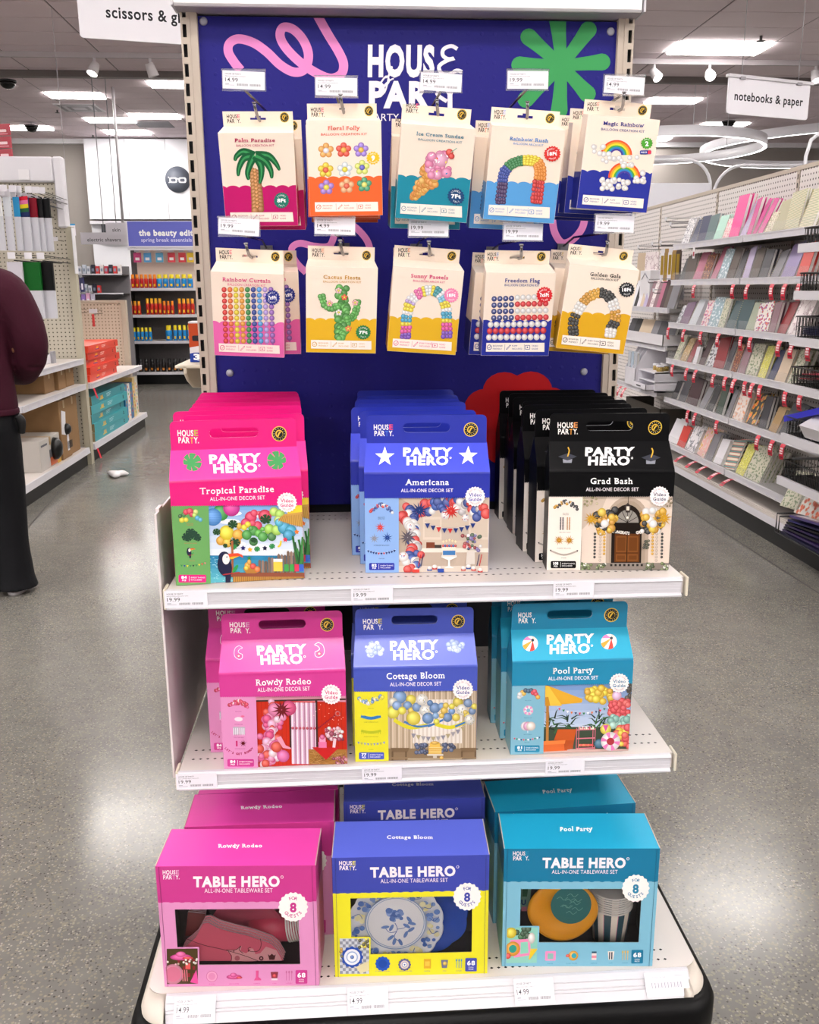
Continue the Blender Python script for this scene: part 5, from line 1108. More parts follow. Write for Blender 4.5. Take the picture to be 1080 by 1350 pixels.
dome(-6.62, 20.1, 5.46, 'black dome camera under the ceiling at the far left edge'); dome(-7.85, 25.3, 5.46, 'black dome camera above the red aisle sign'); dome(9.6, 24.0, 5.46, 'black dome camera above the white ring lamps')
for i, (x, y, l) in enumerate(((-6.7,23.6,'small sprinkler head left of the square vent'),(5.01,11.72,'dark sprinkler head in the ceiling above the notebooks sign'),(-6.83,27.2,'tiny sprinkler head above the white wall'))):
    t = thing('sprinkler_head', l, 'sprinkler', (x, y, ZC if y < YS else ZF)); m = MB(); m.tube([(0,0,0),(0,0,-.06)], .018, 8); m.build('stem', mat('spr', '#4a484c', .4), t); m = MB(); m.lathe([(0,-.065),(.05,-.065),(.055,-.06),(0,-.055)], 12); m.build('deflector', mat('spr', '#4a484c', .4), t)
t = thing('lighting_track', 'thin white ceiling track carrying the small spotlights', 'track', (0, 12.9, ZC-.05)); m = MB(); m.box(X0, X1, -.02, .02, -.015, .049); m.build('rail', mat('track_white', '#b5aeb2', .5), t)
def spot(x, lab, on, ang=35, yaw=30):
    t = thing('track_spotlight', lab, 'spotlight', (x, 12.9, ZC-.066)); Mx = Matrix.Translation((0,0,-.10)) @ Matrix.Rotation(R(yaw), 4, 'Z') @ Matrix.Rotation(R(ang), 4, 'X')
    m = MB(); m.tube([(0,0,0),(0,0,-.09)], .02, 8); m.build('stem', FRM, t)
    m = MB(); m.lathe([(0,.05),(.05,.045),(.058,0),(.07,-.11),(.066,-.115),(.062,-.10),(0,-.097)], 20, M=Mx); m.build('lamp_head', mat('spot_white', '#d9d5d8', .4), t)
    m = MB(); m.lathe([(0,-.098),(.061,-.101)], 20, M=Mx); m.build('lens', mat('spot_on' if on else 'spot_off_glow', '#fff6ee' if on else '#e0dade', .3, emit=40 if on else 1.5), t)  # lenses that are off still get an added glow
spot(-4.45, 'small white track spotlight, leftmost of the row on the left', False, 20, 60); spot(-3.15, 'lit track spotlight in the middle of the left row', True, -30, -30); spot(-2.45, 'unlit white track spotlight right of the lit one on the left', False, 20, -60)
spot(4.1, 'white track spotlight beside the rightmost upright', True, -45, 30); spot(4.85, 'glaring track spotlight left of the notebooks sign', True, -60, -10); spot(6.3, 'track spotlight half behind the notebooks sign', False, -30, 0)
# pendant rings
def ring(x, y, z, r, lab):
    t = thing('ring_lamp', lab, 'pendant lamp', (x, y, z)); m = MB(); n = 72
    def loop(rad, zz):
        b = len(m.v); m.v += [(rad*math.cos(2*math.pi*k/n), rad*math.sin(2*math.pi*k/n), zz) for k in range(n)]; return b
    a, b, c, d = loop(r, -.075), loop(r, .075), loop(r-.06, .075), loop(r-.06, -.075)
    for k in range(n):
        k2 = (k+1) % n; m.face((a+k,a+k2,b+k2,b+k), None, True); m.face((b+k,b+k2,c+k2,c+k)); m.face((c+k,c+k2,d+k2,d+k), None, True)
    m.build('hoop', mat('ring_white', '#f0eef4', .4), t); m = MB(); a, b = loop(r-.004, -.0752), loop(r-.056, -.0752)
    for k in range(n): k2 = (k+1) % n; m.face((a+k,b+k,b+k2,a+k2))
    m.build('light_strip', mat('ring_led', '#ffffff', .5, emit=5), t)
    for k in range(3): an = .5+k*2.09; m = MB(); m.tube([(r*math.cos(an)*.985, r*math.sin(an)*.985, .075),(r*math.cos(an)*.985, r*math.sin(an)*.985, ZF-z)], .006, 5); m.build('suspension_rod', mat('rod_white', '#dedce2', .4), t)
    
ring(5.27, 16.05, 3.71, 1.69, 'large white ring lamp hanging on the right, nearer the blue panel'); ring(9.24, 17.6, 3.95, 2.54, 'larger white ring lamp overlapping behind the first on the right')
# hanging aisle signs
def aisle_sign(loc, yaw, w, h, words, wd, lab, th=.028, corner=True, cap=.06, tx=.5):
    t = thing('aisle_sign', lab, 'sign', loc); t.rotation_euler = (0, 0, R(yaw)); m = MB(); P = []
    r = .02
    for cx, cz, a0 in ((w-r,r,-90),(w,h,0),(0,h,90),(r,r,180)):
        if a0 in (0, 90): P.append((cx, cz)); continue
        for i in range(5): a = R(a0+i*22.5); P.append((cx+r*math.cos(a), cz+r*math.sin(a)))
    n = len(P); m.v = [(x, 0, z) for x, z in P]+[(x, .012, z) for x, z in P]; m.face(range(n)); m.face([n+i for i in range(n)][::-1])
    for i in range(n): j = (i+1) % n; m.face((i, n+i, n+j, j))
    m.build('panel', mat('sign_white', '#e9e7ee', .4), t); m = MB(); m.box(-.01, w+.02, -.01, .022, h-.004, h+.014); m.build('top_rail', mat('sign_rail', '#cfcdd2', .4), t)
    for x in (w*.15, w*.85): m = MB(); m.tube([(x, .006, h), (x, .006, ZC-loc[2])], .0022, 6); m.box(x-.02, x+.02, -.012, .024, h-.012, h+.004); m.build('hanger', mat('sign_wire', '#9c9aa0', .4), t)
    A = Art([(0,0),(w*1000,0),(0,h*1000),(w*1000,h*1000)], w, h, (0,0,0), (1,0,0), (0,0,1)); A.text(words, w*1000*tx, h*1000*.5, cap*1000, '#1c1c24', width=wd*1000, bold=.022); A.build('lettering', t, MATTE)
aisle_sign((-1.535, 6.0, 2.862), 13, .98, .30, 'scissors & glue', .51, 'white hanging aisle sign reading scissors at the top left', cap=.062, tx=.418)
aisle_sign((2.385, 6.0, 2.475), 19, .66, .215, 'notebooks & paper', .56, 'white hanging aisle sign reading notebooks and paper at the right', cap=.05)
t = thing('category_sign', 'red stacked category sign at the left edge above the white header', 'sign', (-3.1, 8.0, 2.44)); t.rotation_euler = (0, 0, R(-14))
for i in range(3): m = MB(); m.box(0, .50, 0, .012, .0+i*.093-.02, .085+i*.093-.02); m.build('panel', mat('sign_red', '#b23a4a', .4), t)
A = Art([(0,0),(500,0),(0,260),(500,260)], .5, .26, (0,0,-.02), (1,0,0), (0,0,1))
for i in range(3): A.rrect(400, 30+i*90, 470, 50+i*90, 6, '#f2d8dc'); A.rect(380, 60+i*90, 480, 66+i*90, '#e0a8b0')
A.build('print', t, MATTE); m = MB(); m.tube([(.25,.006,.25),(.25,.006,1.85)], .008, 6); m.build('hanger', mat('sign_wire', '#9c9aa0', .4), t)
t = thing('hanging_pole', 'slim white pole hanging from the ceiling before the white wall', 'pole', (-4.79, 21.0, 2.73)); m = MB(); m.tube([(0,0,0),(0,0,ZF-2.73)], .03, 10); m.build('tube', mat('pole_white', '#d7d4d8', .4), t); m = MB(); m.box(-.06,.06,-.02,.02,-.03,.04); m.build('clamp', FRM, t)
# ================================================================ RIGHT: notebook gondola along the aisle
def peg_mat(name, base, pitch=.0254*1.28, dot='#3a3630', ax=('X', 'Z'), rad=.18):
    m = mat(name, base, .55); N, L, b = nodes(m); tc = N.new('ShaderNodeTexCoord'); sp = N.new('ShaderNodeSeparateXYZ'); L.new(tc.outputs['Object'], sp.inputs[0]); S = []
    for a in ax:
        d = N.new('ShaderNodeMath'); d.operation = 'DIVIDE'; d.inputs[1].default_value = pitch; L.new(sp.outputs[a], d.inputs[0]); f = N.new('ShaderNodeMath'); f.operation = 'FRACT'; L.new(d.outputs[0], f.inputs[0])
        s_ = N.new('ShaderNodeMath'); s_.operation = 'SUBTRACT'; s_.inputs[1].default_value = .5; L.new(f.outputs[0], s_.inputs[0]); p = N.new('ShaderNodeMath'); p.operation = 'MULTIPLY'; L.new(s_.outputs[0], p.inputs[0]); L.new(s_.outputs[0], p.inputs[1]); S.append(p)
    ad = N.new('ShaderNodeMath'); L.new(S[0].outputs[0], ad.inputs[0]); L.new(S[1].outputs[0], ad.inputs[1]); l = N.new('ShaderNodeMath'); l.operation = 'LESS_THAN'; l.inputs[1].default_value = rad*rad; L.new(ad.outputs[0], l.inputs[0])
    mx = N.new('ShaderNodeMix'); mx.data_type = 'RGBA'; L.new(l.outputs[0], mx.inputs[0]); mx.inputs[6].default_value = (*lin(base), 1); mx.inputs[7].default_value = (*lin(dot), 1); L.new(mx.outputs[2], b.inputs['Base Color']); return m
PEGR = peg_mat('pegboard_white', '#ded8d6', ax=('Y', 'Z')); KICK = mat('black_kick', '#050506', .35, spec=.25); SHELFG = noise_tint(mat('grey_shelf', '#8d8a88', .5), 10, .1)
GX = 2.38; GB = 2.72
t = thing('shelving_run', 'long white gondola base deck with black kick plate on the right aisle', 'base', (0,0,0))
m = MB(); m.box(GX+.012, GB+.3, 2.2, 9.4, 0, .118); m.build('kick_plate', KICK, t)
m = MB(); m.box(GX-.002, GB+.1, 2.2, 9.4, .118, .15)
for q in (.03, .05): m.box(GX+q, GX+q+.004, 2.2, 9.4, .15, .1525)
m.build('deck', DECK, t)
m = MB(); m.prism([(GX-.012,.112),(GX-.002,.112),(GX-.002,.15),(GX-.006,.152)], 2.2, 9.4, 'y'); m.build('front_rail', RAILW, t)
JO = [9.4, 8.15, 6.9, 5.66, 4.42, 3.18, 1.95]
for i in range(len(JO)-1):
    a, b_ = JO[i+1]+.02, JO[i]-.02; wd = ['far end of the gondola','second bay from the far end','bay behind the far notebooks','bay behind the near notebooks','bay beside the wire baskets','bay outside the picture'][i]
    m = MB(); m.box(GB, GB+.01, a, b_, .15, 2.10); o = m.build('pegboard', PEGR); tag(o, 'white pegboard panel on the right gondola, %s' % wd, 'pegboard', 'right gondola pegboards')
    t = thing('gondola_post', 'slotted white post on the right gondola, %s' % wd, 'upright', (GB-.004, JO[i+1]-.017, 0), group='right gondola posts'); m = MB(); m.box(0,.02,0,.034,.12,2.12); m.build('post', BEIGE, t)
    m = MB()
    for k in range(36): m.box(-.0012,0,.012,.022,.3+k*.05,.33+k*.05)
    m.build('slots', DARK, t)
m = MB(); m.box(GB-.006, GB+.02, 1.95, 9.4, 2.10, 2.125); o = m.build('top_rail', BEIGE); tag(o, 'beige rail capping the pegboards of the right gondola', 'rail')
m = MB(); m.box(GB+.012, GB+.03, 1.9, 9.4, .155, 2.1); o = m.build('back_sheet', mat('dark_back', '#2a2624', .7)); tag(o, 'dark back sheet behind the pegboards of the right gondola', 'board')
SZ = {'top': 1.726, 'second': 1.475, 'third': 1.167, 'fourth': .903, 'fifth': .611, 'lowest': .281}
XF = 2.42
GUARD = bpy.data.materials.new('clear_guard_plastic'); GUARD.use_nodes = True; N_ = GUARD.node_tree.nodes; L_ = GUARD.node_tree.links; N_.clear()
o_ = N_.new('ShaderNodeOutputMaterial'); x_ = N_.new('ShaderNodeMixShader'); t_ = N_.new('ShaderNodeBsdfTransparent'); y_ = N_.new('ShaderNodeMixShader'); d_ = N_.new('ShaderNodeBsdfDiffuse'); g_ = N_.new('ShaderNodeBsdfGlossy'); g_.inputs['Roughness'].default_value = .12; x_.inputs[0].default_value = .15; y_.inputs[0].default_value = .35; d_.inputs[0].default_value = (.9,.9,.92,1)  # white diffuse share paints hazy light onto the clear plastic
L_.new(t_.outputs[0], x_.inputs[1]); L_.new(d_.outputs[0], y_.inputs[1]); L_.new(g_.outputs[0], y_.inputs[2]); L_.new(y_.outputs[0], x_.inputs[2]); L_.new(x_.outputs[0], o_.inputs[0])
def gshelf(z, ya, yb, lab, guard=True, x=XF):
    t = thing('gondola_shelf', lab, 'shelf', (0,0,0), group='right gondola shelves'); m = MB(); m.box(x, GB-.004, ya, yb, z-.03, z-.006); m.build('shelf_deck', SHELFG, t)
    m = MB(); m.box(x-.014, x, ya, yb, z-.036, z+.002); m.box(x-.017, x-.014, ya, yb, z-.006, z+.002); m.box(x-.017, x-.014, ya, yb, z-.038, z-.032); m.build('price_rail', RAILW, t)
    m = MB()
    k = 0; y = ya+.06
    while y < yb-.06: m.box(x-.0165, x-.016, y, y+.05, z-.03, z-.012); y += .13
    m.build('shelf_ticket', mat('ticket_paper', '#cfcdd6', .6), t)
    if guard: m = MB(); m.quad((x-.005,ya,z),(x-.005,yb,z),(x-.005,yb,z+.055),(x-.005,ya,z+.055)); m.build('clear_guard', GUARD, t)
for n_, z in SZ.items():
    for a, b_, w_ in ((5.67, 6.89, 'far bay'), (4.43, 5.65, 'near bay')): gshelf(z, a, b_, '%s white shelf of the %s of notebooks' % (n_, w_))

def cover(name, base, kind='solid', c2=None, c3=None, sc=60):
    key = 'cover_'+name.replace(' ', '_')
    if key in _M: return _M[key]
    m = mat(key, base, .45); N, L, b = nodes(m)
    if kind == 'solid': return m
    tc = N.new('ShaderNodeTexCoord')
    if kind == 'floral': v = N.new('ShaderNodeTexVoronoi'); v.inputs['Scale'].default_value = sc; L.new(tc.outputs['Object'], v.inputs['Vector']); src = v.outputs['Distance']; st = [(.0, c2), (.30, c3), (.45, base)]
    elif kind == 'marble': v = N.new('ShaderNodeTexNoise'); v.inputs['Scale'].default_value = sc; v.inputs['Detail'].default_value = 6; L.new(tc.outputs['Object'], v.inputs['Vector']); src = v.outputs['Fac']; st = [(.0, base), (.47, c2), (.50, c3), (.53, base)]
    elif kind == 'stripe': v = N.new('ShaderNodeTexWave'); v.bands_direction = 'Z'; v.inputs['Scale'].default_value = sc; L.new(tc.outputs['Object'], v.inputs['Vector']); src = v.outputs['Fac']; st = [(.0, base), (.4, c2), (.7, c3)]
    r = N.new('ShaderNodeValToRGB'); r.color_ramp.interpolation = 'CONSTANT'; e = r.color_ramp.elements
    while len(e) < len(st): e.new(.5)
    for i, (p, c) in enumerate(st): e[i].position = p; e[i].color = (*lin(c), 1)
    L.new(src, r.inputs[0]); L.new(r.outputs[0], b.inputs['Base Color']); return m
CV = {
 'white floral': ('#e4e2e4','floral','#3a3a48','#8a8a96',70), 'navy': ('#16204e',), 'slate teal': ('#4e6a6c',), 'mint': ('#a8d4c4',), 'pale blue': ('#a8b8c8',), 'pink floral': ('#e8d0d0','floral','#c85a6a','#e89aa0',70),
 'hot pink': ('#ee3a96',), 'lilac': ('#b4a8c8',), 'magenta': ('#c81e84',), 'cream floral': ('#d8cdb8','floral','#a85a4a','#7a8a5a',90), 'olive pad': ('#a39c78',), 'zigzag cream': ('#e0d8c0','stripe','#c8a050','#7a9a7a',40),
 'black': ('#141218',), 'brown': ('#4e4038',), 'rose pink': ('#b0607c',), 'brown dotted': ('#6a3024','floral','#c88a4a','#8a4a2a',80), 'teal white': ('#8fa8b4','floral','#e8ecee','#b8c8d0',50), 'grey': ('#77757c',), 'charcoal': ('#33323a',), 'wine': ('#5a1a2a',), 'lavender': ('#8a7aa8',), 'coral red': ('#c83a30',),
 'plum': ('#6a4a68',), 'silver': ('#b8bcc4',), 'multicolour': ('#dcd0d4','floral','#4a5aa8','#e06a6a',50), 'leafy cream': ('#c8c4b0','floral','#6a7a5a','#9aa488',60), 'dark teal': ('#2e4a50',), 'bright floral': ('#e4dcd4','floral','#e0642a','#8a4a9a',50), 'mauve': ('#8a6a74',), 'dark red': ('#8a1a24',), 'pale marble': ('#e6dcdc','marble','#b8a4a8','#d8c8cc',14),
 'tan floral': ('#b89a6a','floral','#e8dcc0','#8a6a3a',60), 'maroon': ('#3a1820',), 'ink blot': ('#c8c8ce','floral','#1a1a22','#6a6a74',45), 'sage': ('#98a08a',), 'yellow floral': ('#c8c44a','floral','#8a8a2a','#e8e49a',70), 'beige': ('#c8b49c',), 'forest green': ('#2e4434',), 'peach floral': ('#e8dad2','floral','#e8a070','#d8c0b8',40), 'black orange floral': ('#141414','floral','#e85a1e','#e0a82a',22), 'kraft': ('#a08050',),
 'pink tile': ('#e6b0a8','floral','#d8a83a','#e0c8c4',20), 'white marble': ('#e4e0e4','marble','#6a6a74','#b0b0b8',14), 'candy stripe': ('#e0d8c4','stripe','#c84a4a','#5a8a84',9), 'coral mosaic': ('#e8e0da','floral','#e0603a','#ec8a6a',36), 'white': ('#dcdae0',), 'periwinkle': ('#7a82b0',),
}
PAGE = mat('page_block', '#d9d6d2', .7)
def notebook_mesh(w, h, t_, cv, spiral):
    """built flat against x=0, cover facing -X, width along Y"""
    key = (w, h, t_, cv, spiral)
    if key in NBC: return NBC[key]
    c = MB(); c.box(0,.002,-w/2,w/2,0,h); c.box(t_-.002,t_,-w/2,w/2,0,h); c.box(.0005,t_-.0005,w/2-.002,w/2,0,h)
    p = MB(); p.box(.002,t_-.002,-w/2+.003,w/2-.003,.003,h-.003)
    A = c.build('cover', cover(cv, *CV[cv])); B = p.build('page_block', PAGE); r = [A.data, B.data]
    bpy.data.objects.remove(A); bpy.data.objects.remove(B)
    if spiral:
        s_ = MB(); n = 14
        for k in range(n): zz = .01+(h-.02)*k/(n-1); s_.box(-.003,t_+.003,w/2-.004,w/2+.003,zz-.001,zz+.001)
        S = s_.build('spiral_binding', mat('spiral_wire', '#b8a468', .3, metal=.7)); r.append(S.data); bpy.data.objects.remove(S)
    NBC[key] = r; return r
NBC = {}
def notebook(x, y, z, w, h, th, cv, lean, lab, spiral=False, yaw=0, roll=0):
    t = thing('notebook', lab, 'notebook', (x, y, z), group='notebooks on the right gondola')
    Mx = Matrix.Rotation(R(yaw), 4, 'Z') @ Matrix.Rotation(R(lean), 4, 'Y') @ Matrix.Rotation(R(roll), 4, 'X'); t.rotation_euler = Mx.to_euler()
    for nm, me in zip(('cover', 'page_block', 'spiral_binding'), notebook_mesh(round(w, 3), round(h, 3), th, cv, spiral)):
        o = bpy.data.objects.new(nm, me); C.objects.link(o); o.parent = t
    return t
ROWS = {   # from the far end towards the viewer: cover, copies deep, width, height
 'top': [('white floral',2,.17,.20),('navy',3,.15,.18),('navy',3,.15,.18),('slate teal',2,.14,.18),('mint',2,.12,.17),('pink floral',1,.11,.14),('hot pink',2,.16,.27),('lilac',2,.1,.24),('magenta',3,.07,.235),('magenta',3,.07,.23),('magenta',2,.07,.225),('cream floral',2,.12,.13),('olive pad',3,.14,.20),('zigzag cream',3,.16,.22),('zigzag cream',2,.16,.22)],
 'second': [('black',2,.12,.17),('brown',3,.15,.19),('rose pink',2,.14,.2),('brown dotted',2,.11,.18),('rose pink',2,.13,.23),('teal white',3,.14,.2),('brown',2,.1,.2),('charcoal',3,.1,.19),('lilac',2,.1,.2),('brown',2,.1,.19),('charcoal',2,.12,.17),('grey',2,.13,.17),('lavender',2,.17,.21),('coral red',2,.12,.2)],
 'third': [('ink blot',1,.1,.14),('plum',2,.15,.17),('silver',2,.14,.19),('grey',2,.08,.18),('multicolour',2,.13,.18),('teal white',2,.14,.2),('leafy cream',2,.13,.19),('dark teal',2,.15,.19),('dark teal',3,.14,.19),('sage',3,.12,.18),('bright floral',2,.16,.18),('mauve',3,.11,.18),('dark red',2,.12,.19),('pale marble',2,.17,.2)],
 'fourth': [('leafy cream',2,.13,.19),('tan floral',2,.13,.18),('dark red',1,.1,.17),('white',1,.1,.12),('maroon',3,.12,.2),('ink blot',2,.14,.18),('dark red',2,.14,.21),('charcoal',2,.1,.19),('brown dotted',2,.11,.18),('mauve',2,.1,.19),('leafy cream',3,.14,.2),('yellow floral',2,.12,.19),('navy',2,.1,.18),('beige',2,.12,.19),('leafy cream',2,.13,.2)],
 'fifth': [('black',2,.12,.14),('charcoal',3,.14,.16),('maroon',2,.2,.19),('grey',2,.12,.18),('black',2,.1,.18),('forest green',3,.14,.19),('grey',2,.09,.18),('peach floral',3,.15,.19),('black orange floral',3,.16,.2),('charcoal',2,.1,.19),('kraft',2,.1,.15),('charcoal',3,.15,.19)],
 'lowest': [('white',3,.2,.19),('coral red',2,.13,.15),('white marble',3,.21,.18),('pink tile',3,.19,.2),('grey',3,.1,.19),('white',2,.16,.17),('candy stripe',4,.2,.2),('yellow floral',3,.13,.2),('leafy cream',5,.2,.21)],
}
for sn, L in ROWS.items():
    z = SZ[sn]; y = 6.86; n = len(L); tot = sum(q[2] for q in L); span = 1.98 if sn != 'lowest' else 1.62; gap = (span-tot)/n; seen = {}
    rnd = random.Random(sn)
    for i, (cv, cp_, w, h) in enumerate(L):
        y -= w/2+gap/2; th = rnd.choice([.014, .018, .022]); lean = rnd.uniform(12, 24); jr = rnd.choice([0,0,0,-4,4,-8])
        if sn == 'lowest': lean = rnd.uniform(16, 26)
        for k in range(cp_):
            lab = '%s notebook, %s on the %s shelf, stack %s from far end' % (cv, ['front copy','second copy','third copy','fourth copy','fifth copy'][k], sn, NTH[i])
            notebook(XF+.022+k*(th+.004)/math.cos(R(lean)), y+rnd.uniform(-.006, .006), z-.0045+abs(math.sin(R(0))), w*.96, h*rnd.uniform(.98, 1.02), th, cv, lean, lab, spiral=(i % 3 == 2), yaw=rnd.uniform(-7, 7)*(k == 0), roll=jr)
        y -= w/2+gap/2
# open dark folder lying on the second shelf
# red sale tags clipped to the rails
REDP = print_mat('red_tag_print', .4)
tg = {'second': [6.393,5.734,5.517,5.195,5.034,4.874], 'third': [6.863,6.532,6.212,5.902,5.556,5.422,5.04,4.881,4.706], 'fourth': [6.722,6.422,6.251,5.932,5.742,5.598,5.445,5.335,5.233,4.914,4.746], 'fifth': [6.349,6.204,5.828,5.2,5.017,4.886], 'lowest': [6.353,6.133,5.94,5.723,5.521]}
def red_tag(x, y, z, ang, lab, first=[None]):
    t = thing('sale_tag', lab, 'tag', (x, y, z), group='red tags hanging from the right gondola'); t.rotation_euler = (0, R(ang), R(8))
    if first[0] is None:
        m = MB(); w = .02
        P = [(0,0),(-.008,-.015),(-.012,-.04),(-.010,-.07),(-.004,-.088)]
        for i in range(len(P)-1):
            (a, b_), (c, d) = P[i], P[i+1]; m.quad((a,-w,b_),(a,w,b_),(c,w,d),(c,-w,d), '#d01f3c'); m.quad((a+.001,w,b_),(a+.001,-w,b_),(c+.001,-w,d),(c+.001,w,d), '#b01a32')
        o = m.build('tag_body', REDP, t); m = MB()
        for i, (za, zb, xx) in enumerate(((-.020,-.030,-.0115),(-.034,-.044,-.0135),(-.048,-.056,-.0135))): m.quad((xx,.014,za),(xx,-.014,za),(xx,-.014,zb),(xx,.014,zb), '#f4dce0')
        m.quad((-.0125,.014,-.068),(-.0125,-.014,-.068),(-.0095,-.014,-.078),(-.0095,.014,-.078), '#7a1424')
        o2 = m.build('tag_print', REDP, t); first[0] = (o.data, o2.data)
    else:
        for nm, me in zip(('tag_body', 'tag_print'), first[0]): o = bpy.data.objects.new(nm, me); C.objects.link(o); o.parent = t
for sn, ys in tg.items():
    for i, y in enumerate(ys): red_tag(XF-.018, y, SZ[sn]-.036, 62 if sn == 'lowest' else random.uniform(-4, 10), 'red sale tag under the %s shelf rail, %s from the far end' % (sn, NTH[i]))
t = thing('sale_tag', 'white paper tag hanging below the top notebook shelf', 'tag', (XF-.018, 6.45, SZ['top']-.034)); m = MB(); m.box(-.002,-.001,-.02,.02,-.075,0,'#e6e2e4'); m.box(-.003,-.002,-.012,.012,-.06,-.03,'#b03a4a'); m.build('tag_body', REDP, t)

# wire baskets on short projecting shelves at the near end
WIRE = mat('black_wire', '#060608', .35)
bz = [(1.640,.075,'top'),(1.415,.085,'second'),(1.190,.10,'third'),(.955,.085,'fourth'),(.70,.085,'fifth'),(.475,.085,'sixth')]
for z, hb, n_ in bz:
    y0, y1, xa, xb = 3.75, 4.57, 2.245, 2.43; zz = z-.0
    t = thing('basket_shelf', 'short white shelf under the %s wire basket at the right edge' % n_, 'shelf', (0,0,0)); m = MB(); m.box(xa, GB-.05, y0, y1, zz-.035, zz-.02); m.build('shelf_deck', SHELFG, t); m = MB(); m.box(xa-.016, xa, y0, y1+.01, zz-.055, zz-.012); m.build('price_rail', RAILW, t)
    t = thing('wire_basket', 'black wire basket, %s from the top at the right edge' % NTH[['top','second','third','fourth','fifth','sixth'].index(n_)], 'basket', (0,0,0), group='black wire baskets')
    m = MB(); 
    for s_, (bx, by) in enumerate(((xa+.01, y1-.012),)):
        top = zz-.012+hb; bot = zz-.012
        loop = [(xa+.005,y0,top),(xa+.005,y1,top),(xb+.15,y1,top)]; m.tube(loop, .004, 5)
        m.tube([(xa+.015,y0,bot),(xa+.015,y1-.012,bot),(xb+.15,y1-.012,bot)], .003, 5); m.tube([(xa+.01,y0,(top+bot)/2),(xa+.01,y1-.006,(top+bot)/2),(xb+.15,y1-.006,(top+bot)/2)], .002, 4)
    m.build('rim', WIRE, t); m = MB()
    y = y0
    while y < y1: m.box(xa+.008, xa+.0105, y, y+.0025, bot, top); y += .017
    x = xa+.02
    while x < xb+.15: m.box(x, x+.0025, y1-.006, y1-.0035, bot, top); x += .017
    m.box(xa+.015, xb+.15, y0, y1-.012, bot-.003, bot-.001); m.build('wires', WIRE, t)
def folder(x, y, z, w, d, th, col, lab, rx=0, ry=0, rz=0, pr=None):
    t = thing('folder', lab, 'folder', (x, y, z), group='folders in the wire baskets'); t.rotation_euler = (R(rx), R(ry), R(rz)); m = MB(); m.box(0, w, -d, 0, 0, th, col); m.build('cover', print_mat('folder_print', .3), t)
    if pr: m = MB(); m.box(.02, w-.03, -d+.03, -.03, th, th+.0006, pr); m.box(.05, w-.08, -d+.08, -.12, th+.0006, th+.0012, '#c8a040' if pr != '#f03a9a' else '#3a2ac0'); m.build('label', print_mat('folder_print', .3), t)
for i in range(5): folder(2.27, 4.54-i*.004, 1.192+i*.008, .3, .6, .006, '#141a4a', 'navy folder in the third wire basket, %s from the bottom' % NTH[i])
for i in range(4): folder(2.27, 4.53-i*.01, .958+i*.012, .3, .7, .005, ['#1a1a20','#c84a5a','#16161c','#d8566a'][i], 'dark and red striped folder in the fourth basket, %s from bottom' % NTH[i], rx=-4)
folder(2.25, 4.60, .742, .32, .5, .03, '#2a2ac0', 'bright blue book lying on the fifth wire basket', rx=-14, pr=None); folder(2.24, 4.35, .70, .2, .2, .07, '#d8d4d8', 'white printed packet hanging over the fifth wire basket', ry=-30)
folder(2.26, 4.50, .56, .32, .45, .012, '#16161a', 'black folder on the sixth basket with a pictured label', rx=-10, pr='#d8d4da')
for i in range(6): folder(2.27, 4.56-i*.012, .155+i*.016, .36, .62, .01, ['#1c1a3a','#2a1c4a','#141420','#241c44','#101018','#2a2a5a'][i], 'dark folder in the pile on the base deck, %s from bottom' % NTH[i], rz=3*i)
folder(2.28, 4.5, .255, .34, .5, .012, '#3a2a6a', 'purple folder with white pictured label topping the floor pile', rx=-6, pr='#e0dce4')
t = thing('wire_rack', 'small black wire rack holding the folders on the base deck', 'rack', (2.26, 4.6, .152)); m = MB(); m.tube([(0,0,0),(0,0,.10),(.3,0,.10),(.3,0,0)], .004, 6); m.tube([(0,-.03,0),(0,-.03,.09),(.3,-.03,.09),(.3,-.03,0)], .004, 6); m.tube([(0,0,.0),(0,-.5,.0)], .004, 6); m.build('wire_frame', WIRE, t)
for i, cv in enumerate(('leafy cream','coral mosaic','coral mosaic')): notebook(2.33, 4.62-i*.16, .281-.004 if 0 else .2465+.03, .19, .21, .02, cv, 26, '%s notebook leaning below the sixth basket, %s of three' % (cv, NTH[i]), roll=-6)
gshelf(.281-.005, 3.2, 4.42, 'lowest white shelf beside the wire baskets, right of the notebooks', guard=False)

# ---- far bay of the right gondola: deeper desk goods
gshelf(1.27, 6.93, 8.1, 'white shelf of folders in the far bay beside the black cartons', guard=False); gshelf(.985, 6.93, 8.1, 'second white shelf in the far bay beneath the folders', guard=False); gshelf(.64, 6.93, 8.1, 'third white shelf in the far bay carrying the white organiser', guard=False, x=2.36)
fc = ['charcoal','black','white','black','white','beige','lilac','mauve','pale marble','mauve','rose pink','maroon','brown','grey']
y = 8.05
for i, cv in enumerate(fc): notebook(XF+.02, y, 1.27-.004, .075, .21+.01*(i % 3), .03, cv, 20, '%s folder leaning on the far bay upper shelf, %s from far end' % (cv, NTH[i]), yaw=28); y -= .083
y = 8.0
for i, cv in enumerate(['charcoal','black','beige','beige','grey','charcoal','charcoal']): notebook(XF+.03, y, .985-.004, .12, .20, .03, cv, 24, '%s file leaning in the white bin, %s from far end' % (cv, NTH[i]), yaw=24); y -= .155
t = thing('shelf_bin', 'long white open bin holding the dark files in the far bay', 'bin', (XF-.03, 6.95, .985)); m = MB(); m.box(0,.006,0,1.12,0,.085); m.box(0,.22,0,.006,0,.085); m.box(0,.22,1.114,1.12,0,.085); m.box(0,.22,0,1.12,0,.004); m.build('tray', mat('bin_white', '#dedbe0', .4), t)
t = thing('desk_organizer', 'white desk organiser with open drawer and gold clip jars on top', 'organizer', (2.33, 6.90, .642)); OW = mat('organiser_white', '#e2e0e8', .35)
